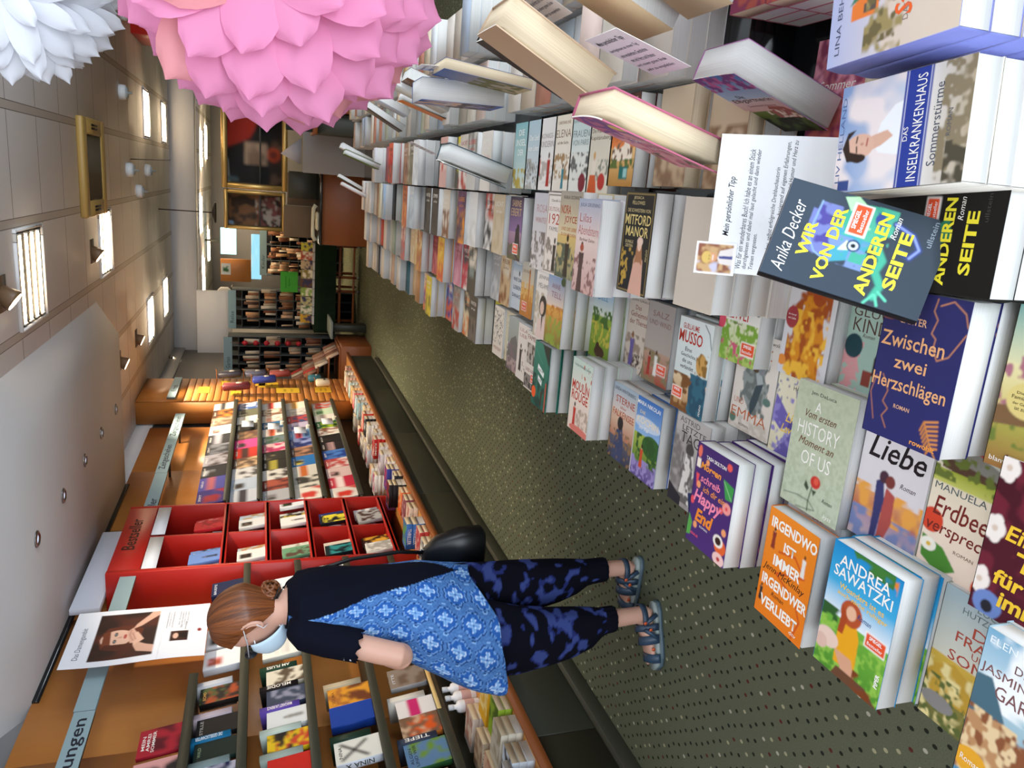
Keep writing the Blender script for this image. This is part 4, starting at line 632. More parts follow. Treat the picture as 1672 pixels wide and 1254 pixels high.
for i, (q, wd) in enumerate((('Was für ein wunderbares Buch! Ich habe es an einem Stück', .86), ('durchgelesen und dabei mal laut gelacht und dann wieder', .86), ('Tränen vergossen.', .26), ('', 0), ('Anika Decker, selbst erfolgreiche Drehbuchautorin', .74), ('(Keinohrhasen), gelingt es, basierend auf eigenen Erfahrungen,', .92), ('eine eigentlich tragische Geschichte, mit viel Humor und Herz zu', .93), ('erzählen.', .12), ('', 0), ('Unbedingt empfehlenswert!', .38))):
    if q: TIP.append(('t', q, .04+wd/2, .25+i*.052, wd, .042, HN, 0, .25))
t_ = label_mb(TIP, .197, .185, 8, on_card).build('tip_card', 'print'); tag(t_, 'white handwritten recommendation card headed Mein persönlicher Tipp', 'card')
def on_photo(x, y, d): return on_card(x-.004, y+.143, d+.002)
pm = label_mb([('g', '#fbfbfa', '#f4f4f2'), ('r', .06, .05, .94, .93, '#8a4a2a'), ('n', .06, .05, .94, .93, '#c9a06a', 5, .5, .2, 3), ('n', .06, .05, .4, .93, '#c8c4d8', 4, .6, .2, 5), ('p', [.3, .93, .34, .62, .5, .55, .74, .6, .86, .93], '#e6dcd6'), ('p', [.5,.6,.58,.58,.6,.93,.5,.93], '#3a3f86'), ('e', .52, .38, .15, .17, '#d99a6a'), ('e', .52, .28, .19, .12, '#d8b45a'), ('l', [.45,.44,.59,.44], .02, '#f4ece4'), ('l', [.45,.35,.49,.35], .014, '#4a2a1c'), ('l', [.55,.35,.59,.35], .014, '#4a2a1c')], .047, .058, 44, on_photo)
tag(pm.build('photo_print', 'gloss_print'), 'small white-bordered photo of a smiling blond person on the tip card', 'photo')

# books leaning upright along the ridge of the table
des('gaert', 'thick paperback with lilac blossoms over a brick mansion, leaning', '#b06aa8', [('g', '#2f74c0', '#b4c4dc', 0, .4), ('g', '#dcc0c4', '#d8a8a0', .4, .62), ('g', '#6d7a3a', '#3a4a24', .62, 1), ('n', 0, 0, 1, .25, '#c05a9a', 9, .52, .1, 3), ('n', 0, 0, 1, .25, '#7a3a86', 11, .6, .1, 4), ('p', [.5,.62,.6,.54,.9,.56,.96,.62,.96,.76,.5,.76], '#a85a54'), ('n', .4,.6,1,.8,'#e8d0c0',14,.62,.05,6), ('n', 0,.75,1,1,'#2a2a1c',7,.5,.15,7), ('t', 'Die', .35, .36, .16, .05, '#4a3f44'), ('t', 'Elbgärtnerin', .5, .43, .84, .08, '#3a3438', .004), ('t', 'Sommerträume', .52, .52, .6, .035, '#b06a74')], t=.052, H=.2, lift=.004)
des('pink', 'pink floral hardcover with purple flowers, leaning', '#b8627c', [('g', '#b86a8a', '#c06a7c'), ('n', 0, 0, 1, .5, '#7a4a8a', 8, .5, .12, 3), ('e', .7, .2, .2, .06, '#d8c06a'), ('n', 0, .3, 1, 1, '#d898a0', 6, .5, .2, 4), ('n', 0, .7, 1, 1, '#5a5a3c', 8, .6, .12, 5), ('t', 'Sommer', .6, .45, .6, .07, '#f2dcdc', 0, .2), ('t', 'blüten', .6, .6, .5, .07, '#f2dcdc', 0, .2)], t=.036, H=.205, lift=.012, hard=True)
des('blackgold', 'slim black hardcover with gold ornament, leaning', '#2a2018', [('g', '#33271c', '#2a2530'), ('l', [.9,.05,.6,.12,.9,.2,.7,.3,.92,.4,.92,.95], .02, '#c89a44'), ('n', .3, .55, 1, 1, '#6a6480', 7, .5, .2, 3), ('t', 'DIE', .6, .35, .4, .05, WH, .01), ('t', 'ERBIN', .6, .45, .6, .05, WH, .01)], t=.016, H=.21, lift=.006, hard=True)
des('land', 'white-paged paperback with an alpine lake cover, leaning', '#3a5a9a', [('g', '#2a4f94', '#8fa4c4', 0, .45), ('g', '#c9b8b4', '#2f58a8', .45, 1), ('n', 0, .4, 1, 1, '#4a3a34', 6, .5, .2, 3), ('n', 0, .0, 1, .5, '#d8b49a', 4, .55, .25, 4), ('t', 'WEIT', .6, .38, .5, .08, WH)], t=.05, H=.2)
des('thinland', 'thin paperback with a yellow evening landscape, leaning', '#5a6a9a', [('g', '#4a64a0', '#c9b48a'), ('n', 0, .4, 1, 1, '#6d6a34', 6, .5, .2, 3)], t=.024, H=.205)
des('tanpile', 'thick tan-paged hardcover, leaning', '#cdb294', [('g', '#c8a888', '#d4ba9c')], t=.055, H=.22, hard=True, lift=.004)
des('orangeedge', 'paperback with an orange cover edge, leaning', '#e07a20', [('g', '#e8862a', '#d8701c')], t=.03, H=.21, lift=.006)
des('bigwhite', 'thick white-paged hardcover with a dark teal cover, leaning', '#2f4a54', [('g', '#2a4450', '#6d94a4')], t=.052, H=.205, hard=True, lift=.012)
des('greenedge', 'slim green hardcover, leaning', '#5a6a2a', [('g', '#5f7030', '#4a5a24')], t=.03, H=.2, hard=True)
des('pinkslim', 'slim book with a pale pink cover, leaning', '#d8a8a4', [('g', '#dcb0aa', '#cfa09a')], t=.022, H=.19)
for k_ in ('gaert', 'pink', 'tanpile', 'thinland'): CREAM.add(k_)
CREAM.discard('gaert')
def lean(k, x, y, z, th, yaw=0., lab=''): book(k, (x, y, z), tilt(R(th), yaw), D[k][0]+' '+lab, 'books leaning upright along the table ridge')
lean('gaert', .19, 1.10, .605, 71, .0, 'behind the blue title band book')
lean('pink', .095, 1.03, .842, 74, .0, 'behind the top of the tip card')
lean('tanpile', .212, 1.30, .915, 63, .0, 'above the black and gold hardcover')
lean('blackgold', .205, 1.475, .895, 66, -.05, 'over the grand hotel pile')
lean('thinland', .25, 1.75, .915, 84, .0, 'beside the black and gold hardcover')
lean('land', .245, 1.87, .945, 91, .0, 'farther along than the evening landscape')
lean('orangeedge', .28, 3.1, .775, 73, .0, 'farther along the ridge')
lean('bigwhite', .07, 2.30, .775, 74, .0, 'behind the narrow teal cover')
lean('greenedge', .09, 4.4, .87, 71, .0, 'far along the ridge')
lean('pinkslim', -.10, 5.2, .82, 66, .0, 'far along the ridge at the left')
for i, (x, y, z, th, c, t) in enumerate(((.28, 2.75, .87, 70, '#d8d4cc', .03), (.3, 2.62, .85, 72, '#6d4a34', .035), (.32, 3.6, .86, 68, '#c8ccd4', .03), (.27, 3.9, .83, 62, '#5a4a3c', .03), (.12, 4.75, .86, 66, '#e2e0dc', .03), (-.06, 5.35, .82, 64, '#2f5a4c', .022), (.3, 1.2, .86, 68, '#d0b48e', .03), (.33, 1.05, .84, 66, '#d4b894', .05), (.36, .95, .83, 68, '#dcc4a4', .04))):
    rest_book((x, y, z), tilt(R(th)), .125, .2, t, c)
def note(px_x, y, z, th, w_, h_, lab, seed):
    tb = tilt(R(th)); o_ = Vector((px_x, y, z))
    ops = [('g', '#f0eef0', '#ece9ec'), ('t', 'Mein persönlicher Tipp', .45, .16, .74, .11, '#24242a', .006, .3)]+[('t', ['durchgelesen an einem Tag', 'eine wunderbare Geschichte', 'mit viel Herz und Humor', 'und einem guten Ende', 'sehr zu empfehlen'][q], .46, .34+.13*q, .8-.07*(q % 3), .075, '#3a3a4a', 0, .25) for q in range(5)]
    tag(label_mb(ops, w_, h_, 4, lambda x, yy, d: tuple(o_+tb@Vector((x, yy, d)))).build('tip_note', 'print'), lab, 'card', 'handwritten tip notes between the leaning books')
note(.19, 1.14, .925, 74, .11, .125, 'handwritten note sticking out behind the pink floral hardcover', 1)
note(.30, 1.42, 1.0, 66, .10, .13, 'handwritten note sticking up above the black and gold hardcover', 2)
note(.262, 1.9, 1.06, 92, .09, .10, 'handwritten note curling over the top of the alpine lake book', 3)
note(.11, 2.9, .90, 70, .09, .10, 'narrow handwritten note beside the striped paperback', 4)
# piles that carry the leaning books
PAL = ['#d8c7b0', '#e6ddd0', '#aab2b6', '#d9c08a', '#dfe2e4', '#c8aa9a', '#e0c8bc', '#b8c0ac', '#e2d8c8', '#d9cbb0', '#b5a898', '#c88a74', '#efe6d6', '#a8b2c0', '#e8e2da', '#cfc4b8']
for i, y in enumerate(np.arange(1.0, 6.4, .128)):
    for x, zt in ((.235, .80), (.44, .84)):
        if y > 2.35 and y < 2.6: continue
        zt += random.uniform(-.03, .03)
        if x < .3 and y < 1.5: zt = .80
        if x < .3 and .95 < y < 1.28: continue
        for q in range(int((zt-UT)/.036)): rest_book((x, y, (LT if y < 1.3 else UT)+.0362*q+random.uniform(0, .0001)), FLAT, .12, .187, .036, random.choice(PAL), '#ddc9a8' if i < 8 else '#e2dfd8')
        if y < 1.3:
            for q in range(3): rest_book((x, y, LT+.0362*(q+int((zt-UT)/.036))), FLAT, .12, .187, .036, random.choice(PAL), '#ddc9a8')
# more of the blossom paperbacks lying and standing behind the card
for (x, y, zt, n) in ((.10, 1.06, .602, 1), (.325, .872, .74, 1), (.315, 1.01, .75, 1), (.325, 1.145, .73, 1)):
    k = 'bloss%d' % int(x*100+y*1000); des(k, 'rose pink blossom paperback', '#c06a7a', [('g', '#c8788a', '#b85a4a'), ('n', 0, 0, 1, 1, '#8a3a5a', 9, .52, .1, int(y*50)), ('n', 0, 0, 1, .6, '#e8a0b0', 12, .56, .1, int(y*70)), ('t', 'Sommer', .5, .4, .7, .08, WH, 0, .2)], t=.035, nx=40); CREAM.add(k)
    b_ = book(k, (x, y, zt-.035), FLAT, 'rose pink blossom paperback lying '+{.10: 'under the leaning lilac paperback'}.get(x, 'behind the lilac paperback, %s of three' % ('nearest' if y < .9 else 'middle' if y < 1.1 else 'farthest')), 'rose pink blossom paperbacks')
    for q in range(int((zt-.035-LT)/.036)): rest_book((x, y, zt-.035-.0362*(q+1)), FLAT, .122, .187, .0355, '#b86a74', '#ddc9a8')
mb = MB(); mb.add([tuple(Vector((.335, .955, .755))+Vector((a*.18, .0, 0))+Vector((0, .03, .14))*b_+Vector((0, c_*.003, 0))) for c_ in (0, 1) for a, b_ in ((0, 0), (1, 0), (1, 1), (0, 1))], [(0, 1, 2, 3), (7, 6, 5, 4), (0, 4, 5, 1), (1, 5, 6, 2), (2, 6, 7, 3), (3, 7, 4, 0)]); tag(mb.build('acrylic_holder', 'pane_clear'), 'clear acrylic holder standing on the rose pink blossom paperbacks', 'holder')
des('plainlow', 'beige paperback with brown edges', '#c8b094', [('g', '#cdb89c', '#b89a7a'), ('n', 0, .4, 1, 1, '#8a6a50', 7, .5, .2, 3)], t=.034, nx=30); CREAM.add('plainlow')
for y, zt, lb in ((1.345, .735, 'beige paperback on the low pile between the grand hotel pile and the card'), (1.212, .70, 'beige paperback on the low pile right behind the tip card')):
    book('plainlow', (.035, y, zt-.034), FLAT, lb, 'low beige piles')
    for q in range(int((zt-.034-LT)/.0342)): rest_book((.035, y, zt-.034-.0345*(q+1)), FLAT, .122, .187, .034, '#c8b094', '#ddc9a8')
# farther piles, row by row, each top book its own design ---------------------------------------------
FAR = [  # column x, then (cover, accent, second accent, top height) from near to far, starting y
 (-.61, 2.32, [('w846',), ('grey829',), ('#dccfb0', '#8a7a4a', 0, .66, 'tan paperback with olive print'), ('sketch',), ('#e8d84a', '#f0ead8', 0, .60, 'yellow-edged paperback'), ('#3f362f', '#6d6258', 0, .655, 'dark brown paperback'), ('#e6cfa6', '#d8702c', '#3a3a34', .67, 'cream paperback with orange title lines'), ('#b8aaa0', '#b83a30', '#8a7d74', .675, 'taupe paperback with a small red dot'), ('#6d6258', '#c8b8a8', 0, .67, 'brown photograph paperback'), ('#3f4f9a', '#e86a3c', '#f0e8dc', .68, 'blue and orange angular paperback'), ('#e6c81e', '#8a7414', 0, .725, 'bright yellow paperback'), ('#e87a34', '#5a4a86', '#d8ccb8', .72, 'paperback half orange half lilac'), ('#4f4338', '#8a7a5a', 0, .70, 'dark brown paperback with a grid of squares'), ('#c08a5a', '#9a6a44', 0, .70, 'sandy brown paperback'), ('#8fa8b8', '#e8ece8', '#44606d', .70, 'blue and white striped paperback'), ('#e2c49a', '#44606d', 0, .70, 'cream paperback between blue stripes'), ('#3f6a74', '#284a54', 0, .70, 'deep teal paperback'), ('#d8d0c6', '#b8a898', 0, .70, 'pale grey paperback'), ('#e6ded2', '#6d6258', 0, .71, 'off-white paperback with brown print'), ('#c8a488', '#e6d6c4', 0, .72, 'rosy beige paperback'), ('#e8e2d8', '#a89a8a', 0, .73, 'ivory paperback'), ('#d8c8b4', '#4a4440', 0, .74, 'buff paperback'), ('#e2dcd4', '#b88a7a', 0, .74, 'chalk white paperback'), ('#1c2436', '#28344a', 0, .77, 'navy black paperback'), ('#cfc0ae', '#7a6a5a', 0, .76, 'greyish tan paperback'), ('#e0d4c2', '#c05a3c', 0, .76, 'pale cream paperback with a red line'), ('#c8b49a', '#6d5a44', 0, .77, 'brownish cream paperback')]),
 (-.40, 2.60, [('#d8b88a', '#8a4a2a', '#e6d8c0', .65, 'cream paperback with brown rocks'), ('#b8b4b0', '#dcd8d4', 0, .66, 'silver grey paperback'), ('#34302e', '#7a8a86', '#e8dcc8', .74, 'framed dark painting paperback with a cream border'), ('#c8384a', '#e8e0d8', '#3a3a44', .70, 'pink and red photo collage paperback'), ('#d88a9a', '#e8a8b0', '#a85a5a', .70, 'rosy pink paperback'), ('#e8a41e', '#d8502c', '#f0c848', .73, 'orange yellow paperback with a red blot'), ('#7a4a2c', '#a86a3c', 0, .70, 'chestnut brown paperback'), ('#b84a4a', '#d87a74', '#8a2c30', .73, 'crimson paperback'), ('#a8582a', '#c8842e', '#e8c890', .755, 'rust coloured paperback with gold print'), ('#4f9a6a', '#e8ece4', '#2c3a34', .74, 'green and white paperback'), ('#e2c68e', '#c89a5a', '#f0e2c0', .75, 'pale yellow paperback'), ('#d8b88a', '#e8d8b8', 0, .745, 'sand yellow paperback'), ('#b8484a', '#8a5a6a', '#e0b8a8', .76, 'raspberry red paperback'), ('#d8b83c', '#6d8a4a', '#e8dcb0', .77, 'yellow floral paperback'), ('#8a9a8a', '#c8d0c4', 0, .77, 'grey green paperback'), ('#a8b0b0', '#d0d4d0', 0, .77, 'misty grey paperback'), ('#c0a898', '#8a7468', 0, .77, 'mauve brown paperback'), ('#d8c4b4', '#a85a44', 0, .78, 'beige paperback with a rust spot'), ('#e2d8ce', '#6d5a50', 0, .78, 'powdery white paperback'), ('#c84a3c', '#e0a090', 0, .78, 'salmon red paperback'), ('#e0c8b0', '#b8907a', 0, .79, 'peach paperback'), ('#d8ccc0', '#7a6a60', 0, .79, 'dusty grey paperback'), ('#e4dccc', '#c8a87a', 0, .79, 'light straw paperback')]),
 (-.197, 2.36, [('#d8c4a6', '#c8b08c', 0, .80, 'tan-paged paperback'), ('#ece4da', '#26221f', '#c8503c', .80, 'white paperback with black letter blocks'), ('#ece8e2', '#d8d2c8', 0, .80, 'thick white paperback'), ('#4a2c4a', '#e08a2e', '#6d3a6a', .80, 'plum paperback with an orange sun'), ('#b8ac84', '#8a8a54', '#e0d4b4', .80, 'moss and cream paperback'), ('#e6d6c0', '#8a5a3c', 0, .80, 'cream paperback with a lone figure'), ('#1b1b1e', '#2a2a30', 0, .80, 'black bound volume'), ('#1d1e22', '#34363c', 0, .81, 'second black bound volume'), ('#33302c', '#b89a7a', '#5a5248', .82, 'dark portrait paperback'), ('#c4ccd0', '#a8b4bc', 0, .82, 'cool grey paperback'), ('#b8502c', '#d88a4a', '#8a3a24', .83, 'brick orange paperback'), ('#e6d8c4', '#2c3454', '#c8a88a', .83, 'cream paperback with a navy corner'), ('#ece8e2', '#1c1a1a', 0, .83, 'white paperback with a black belly band'), ('#8fa07a', '#e0cf6a', '#5a7a86', .83, 'green yellow patterned paperback'), ('#1f2124', '#34383c', 0, .84, 'glossy black book'), ('#9fb4c8', '#c8d4dc', 0, .84, 'powder blue paperback'), ('#cfc8b0', '#6d6448', '#e4dcc4', .85, 'cream paperback with a snake line'), ('#e8c828', '#a88a1c', 0, .85, 'lemon yellow paperback'), ('#8a5a34', '#a8744a', 0, .85, 'walnut brown paperback'), ('#c8b8a8', '#b8503c', 0, .85, 'grey beige paperback'), ('#d8d4d0', '#7a8494', 0, .86, 'pale silver paperback'), ('#e4dcd2', '#a89488', 0, .86, 'warm white paperback'), ('#d0c4b8', '#b83a34', 0, .86, 'stone paperback with a red streak'), ('#e6dacb', '#8a7a68', 0, .86, 'light oatmeal paperback')]),
 (-.004, 2.44, [('#e6dccf', '#c83c30', 0, .81, 'pale paperback with a slanted red label'), ('#c8c4bc', '#c8383a', '#8a8880', .82, 'grey paperback with a red frame'), ('#e8e0d4', '#b83a34', '#d8ccbc', .82, 'cream paperback with red script at the foot'), ('#5f5a4c', '#ecd41e', 0, .83, 'dark paperback with a yellow band'), ('#e6dcd0', '#c23c34', 'stripe', .84, 'paperback with red and white stripes'), ('#202226', '#34363a', 0, .80, 'black glossy volume'), ('#26282c', '#3a3c40', 0, .80, 'charcoal volume'), ('#e2e4e4', '#c8cccc', 0, .87, 'snow white paperback'), ('#6d6450', '#8a8068', 0, .87, 'khaki photograph paperback'), ('#d8ccb4', '#8a7a5a', 0, .87, 'parchment paperback'), ('#b88a6a', '#8a5a44', 0, .87, 'caramel paperback'), ('#c8302c', '#3a2a28', '#e86a4a', .87, 'scarlet and black paperback'), ('#e0d6c6', '#b8a890', 0, .88, 'vanilla paperback'), ('#c8c4bc', '#8a8a86', 0, .86, 'ash grey paperback'), ('#dcd8d4', '#b8b4b0', 0, .86, 'light silver paperback'), ('#a85a5a', '#e0d4d0', 0, .87, 'dusky red paperback'), ('#d8d4d8', '#8a8a94', 0, .87, 'lilac white paperback'), ('#e8e4dc', '#c85a6a', 0, .87, 'white paperback with a pink line'), ('#b8b4ac', '#6d6a64', 0, .87, 'pebble grey paperback')]),
]
ROWN = ['aisle row', 'second row', 'third row', 'ridge row']
for ci, (x, y0, items) in enumerate(FAR):
    for i, it in enumerate(items):
        y = y0+.1265*i+(i*37 % 11-5)*.0016
        if len(it) == 1:
            T(it[0], x, y, {'w846': .667, 'grey829': .66, 'sketch': .64}[it[0]], LT, 1, ' in the aisle row'); continue
        c, a, b2, zt, nm = it; k = 'far%d_%d' % (ci, i); rs = random.Random(ci*100+i)
        ops = [('g', c, c), ('n', 0, rs.uniform(.3, .6), 1, 1, a, 5, .5, .12, i+7)]
        if b2 == 'stripe': ops = [('g', c, c)]+[('r', 0, .045*q, 1, .045*q+.02, a) for q in range(22)]+[('e', .4, .6, .15, .08, a)]
        else:
            if 'band' in nm or 'label' in nm or 'frame' in nm: ops = [('g', c, c), ('r', .2, 0 if 'band' in nm else .45, .8, .65, a)]
            if b2: ops.append(('n', 0, 0, 1, .45, b2, 4, .52, .15, i+3))
            ops += [('t', rs.choice(['ROMAN', 'LICHT', 'SOMMER', 'MEER', 'NACHT', 'WINTER', 'LIEBE']), .5, .16, .7, .08, a if b2 else '#f4eee4'), ('t', rs.choice(['am See', 'im Wind', 'der Stadt', 'und Zeit']), .5, .28, .5, .05, a if b2 else '#f4eee4')]
        base = LT if ci < 2 else UT; zt = max(zt+rs.uniform(-.035, .03), base+.035)
        nb = max(1, int(round((zt-base)/.036))); th = (zt-base)/nb
        des(k, nm+', far along in the '+ROWN[ci], c, ops, W=.122, t=th, nx=14)
        if i < (13 if ci < 3 else 12):
            T(k, x, y, zt, base, 1, '')
        else:
            for q in range(nb): rest_book((x+rs.uniform(-.006, .006), y, base+th*q), FLAT, .122, .187, th-.0004, c if q == nb-1 else rs.choice(PAL))

# ---------------------------------------------------------------- left wall: counter, ledges, signs
LX, CT = -2.62, .40
t = empty('base_cabinet', (-2.3, 6, 0)); tag(t, 'low dark olive cabinet with an orange wooden top along the left wall', 'cabinet')
def sub(mb, nm, m_, par, **kw):
    mb.xform(Matrix.Translation(-Vector(par.location))); return mb.build(nm, m_, par, **kw)
mb = MB(); mb.bbox(WX+.002, -2.27, 1.0, 10.25, CT-.03, CT, .003); sub(mb, 'worktop', 'counter_wood', t)
mb = MB(); mb.box(-2.27, -2.252, 1.0, 10.25, CT-.032, CT+.012); sub(mb, 'worktop_edge', 'brown_wood', t)
for i, (a, b_) in enumerate(((1.0, 2.66), (2.665, 3.96), (3.965, 5.42), (5.425, 6.9), (6.905, 8.5), (8.505, 10.22))):
    mb = MB(); mb.bbox(-2.32, -2.29, a, b_, .075, CT-.034, .003); sub(mb, 'front_panel', 'olive_lacquer', t)
mb = MB(); mb.bbox(WX+.002, -2.26, 1.0, 9.98, 0, .07, .003); sub(mb, 'plinth', 'olive_lacquer', t)
mb = MB(); mb.box(WX+.002, -2.33, 1.0, 10.2, .075, CT-.033); sub(mb, 'carcass', 'olive_lacquer', t)
mb = MB(); mb.box(WX+.002, WX+.03, 1.0, 9.3, CT+.001, .6); struct(mb.build('wall_left_lower', 'olive_lacquer'))
def ledge(y0, y1, z, lab, dp=.24):
    o = empty('display_ledge', (LX, (y0+y1)/2, z)); tag(o, lab, 'shelf', 'olive display ledges on the wooden wall')
    mb = MB(); mb.box(WX+.001, LX-.012, y0, y1, z-.03, z-.012); sub(mb, 'board', 'olive_lacquer', o)
    mb = MB(); mb.bbox(LX-.012, LX, y0, y1, z-.034, z+.012, .002); sub(mb, 'lip', 'olive_lacquer', o)
NL = [1.848, 1.595, 1.264, .933, .617]; FL = [1.78, 1.517, 1.254, .989, .684]
nm5 = ['topmost', 'second', 'middle', 'fourth', 'lowest']
for i, z in enumerate(NL): ledge(1.5, 3.9 if i == 0 else 5.12, z, nm5[i]+' olive ledge on the wall nearest the woman')
for i, z in enumerate(FL): ledge(6.25, 9.28, z, nm5[i]+' olive ledge between the red stand and the slatted panel')
for i, (z, y) in enumerate(((1.02, 3.28),)):
    pass
mb = MB(); mb.box(LX+.001, LX+.006, 3.35, 3.75, .607, .629, c='#d8b878'); tag(mb.build('price_strip', 'paint'), 'pale price strip on the lowest ledge below the woman', 'price strip')

# sign rail --------------------------------------------------------------------------
SG = '#8fa5ab'
def on_wall(x0, y, z): return lambda a, b_, d: (x0+d, y+a, z+b_)
def plate(y0, y1, z0, z1, ops, lab, x=-2.66, nm='sign_board'):
    mb = label_mb([('g', SG, SG)]+ops, y1-y0, z1-z0, 2, on_wall(x, y0, z0), thick=.02, back='#7d9298'); o = mb.build(nm, 'paint'); tag(o, lab, 'sign', 'blue grey shelf signs'); return o
DK = '#23242e'
plate(2.35, 3.735, 2.28, 2.375, [('t', 'Neuerscheinungen', .56, .52, .8, .78, DK, .012)], 'blue grey sign reading Neuerscheinungen above the near shelf')
plate(3.74, 5.12, 2.283, 2.38, [], 'blank blue grey sign board running behind the white poster')
plate(5.9, 7.02, 2.285, 2.385, [('t', 'Thriller', .3, .55, .36, .6, DK, .01)], 'blue grey sign just past the red stand ending in ller')
plate(7.025, 7.95, 2.29, 2.388, [('t', 'Zeitgeschehen', .46, .52, .72, .72, DK, .01)], 'blue grey Zeitgeschehen sign nearer the red stand')
plate(7.955, 8.85, 2.29, 2.388, [('t', 'Zeitgeschehen', .5, .52, .76, .72, DK, .01)], 'blue grey Zeitgeschehen sign nearer the slatted panel')
for y in (2.9, 4.6, 6.6, 7.6, 8.6):
    mb = MB(); mb.box(WX, -2.68, y-.012, y+.012, 2.32, 2.34); struct(mb.build('sign_bracket', 'olive_lacquer'))

# poster ---------------------------------------------------------------------------
def bend(a, b_, d): return (-2.575+d+.012*sin(b_*9)*sin(a*5+.5), 3.985+a+.0*b_, 1.79+b_)
mb = MB()
ops = [('g', '#e9ebf2', '#e4e6ee'), ('r', .1, .175, .92, .62, '#2c1a18'), ('n', .1, .175, .92, .62, '#4a241c', 4, .55, .3, 3), ('p', [.3,.24,.5,.2,.68,.26,.7,.42,.6,.52,.3,.5,.26,.36], '#5a2a1c'), ('e', .48, .335, .15, .115, '#d8b09c'), ('p', [.36,.24,.6,.23,.62,.28,.36,.3], '#6d3420'), ('p', [.3,.24,.38,.26,.36,.46,.24,.5], '#4a2218'), ('e', .43, .325, .035, .012, '#2a1814'), ('e', .555, .325, .035, .012, '#2a1814'), ('e', .43, .325, .014, .008, '#7d8a94'), ('e', .555, .325, .014, .008, '#7d8a94'), ('e', .5, .395, .04, .012, '#a8443c'), ('p', [.49,.33,.515,.37,.475,.37], '#c09480'),
 ('p', [.36,.44,.58,.4,.64,.44,.5,.49,.36,.48], '#cda18e'), ('p', [.3,.47,.5,.44,.56,.48,.4,.54], '#d8ae9a'), ('l', [.4,.46,.52,.425,.6,.43], .012, '#b88a78'), ('l', [.42,.475,.54,.445], .012, '#b88a78'), ('p', [.14,.62,.2,.5,.3,.47,.36,.5,.3,.56,.26,.62], '#cda18e'), ('p', [.62,.44,.7,.46,.86,.54,.92,.56,.92,.62,.84,.62,.66,.5], '#d0a592'),
 ('t', 'Das Damengambit', .42, .095, .56, .05, '#5a5a66', -.004), ('r', .28, .73, .46, .86, '#3a211c'), ('e', .37, .77, .05, .02, '#d8b09c'), ('p', [.32,.86,.34,.79,.42,.79,.44,.86], '#1f1414'), ('e', .47, .94, .03, .016, '#8a2a2a'), ('l', [.0,.66,.5,.67,1,.66], .003, '#c6c9d4')]
for q in range(3): ops.append(('t', ['eine fesselnde Geschichte', 'vom Spielen, Siegen und Verlieren', 'und vom Erwachsenwerden'][q], .7, .69+.02*q, .34-.05*(q % 2), .012, '#8a8c98'))
for q in range(4): ops.append(('t', ['der Roman', 'endlich wieder lieferbar', 'in neuer Ausgabe', 'bei uns im Laden'][q], .72, .78+.02*q, .3-.05*(q % 2), .012, '#8a8c98'))
ops += [('t', 'Das', .55, .8, .06, .016, '#6d6f7a'), ('t', 'Damengambit', .56, .835, .16, .016, '#6d6f7a')]
p_ = Art(ops, 150, .71/.55); p_.emit(mb, .55, .71, bend, eps=.001)
V = [bend(.55*i/10, .71*j/12, -.0007) for j in range(13) for i in range(11)]
mb.add(V, [(j*11+i, (j+1)*11+i, (j+1)*11+i+1, j*11+i+1) for j in range(12) for i in range(10)], '#e6e8ee')
tag(mb.build('poster', 'print'), 'white poster headed Das Damengambit with a dark portrait of a woman', 'poster')

# red bestseller stand -----------------------------------------------------------------
UX, U0, U1 = -2.64, 5.13, 6.24
t = empty('bestseller_stand', (UX, U0, CT)); tag(t, 'tall red stand of open compartments headed Bestseller', 'shelf')
RS_ = [2.19, 1.76, 1.455, 1.145, .84, .545]
for a, b_ in ((U0, U0+.045), (U1-.03, U1)):
    mb = MB(); mb.bbox(WX+.002, UX, a, b_, CT+.002, 2.47, .002); sub(mb, 'side_panel', 'red_lacquer', t)
mb = MB(); mb.box(WX+.002, WX+.02, U0+.045, U1-.03, CT+.002, 2.47); sub(mb, 'back_panel', 'red_lacquer', t)
mb = MB(); mb.bbox(WX+.02, UX-.002, U0+.045, U1-.03, 2.27, 2.468, .002)
mb.add([(UX+.0006+x*0, U0+.045+.58*.5+.27+x*.52, 2.385+y*.085) for x, y in text_shape('Bestseller', .012)[0]], text_shape('Bestseller', .012)[1], '#3a1410', 1); sub(mb, 'header', ['red_lacquer', 'print'], t)
mb = MB(); mb.bbox(WX+.02, UX-.01, 5.672, 5.70, .56, 2.27, .002); sub(mb, 'divider', 'red_lacquer', t)
for i, z in enumerate(RS_[1:]):
    mb = MB(); mb.bbox(WX+.02, UX, U0+.045, U1-.03, z-.022, z, .002); mb.bbox(UX-.012, UX, U0+.045, U1-.03, z-.03, z+.012, .002); sub(mb, 'compartment_shelf', 'red_lacquer', t)
for a, b_ in ((5.18, 5.665), (5.71, 6.2)):
    mb = MB(); mb.box(UX-.008, UX-.002, a, b_, 2.17, 2.262, c='#e2e4ea'); sub(mb, 'number_strip', 'paint', t)
for i, z in enumerate(RS_[1:]):
    for a in (5.18, 5.71):
        mb = MB(); mb.bbox(WX+.022, WX+.05, a+.005, a+.485, z+.001, z+.11, .003, c='#b4b6bd'); sub(mb, 'book_support', 'paint', t)
mb = MB(); mb.bbox(-2.83, -2.79, 4.97, 6.12, 2.48, 2.655, .002, c='#d5d8e2'); tag(mb.build('white_board', 'paint'), 'white board laid above the red stand against the wooden wall', 'board')

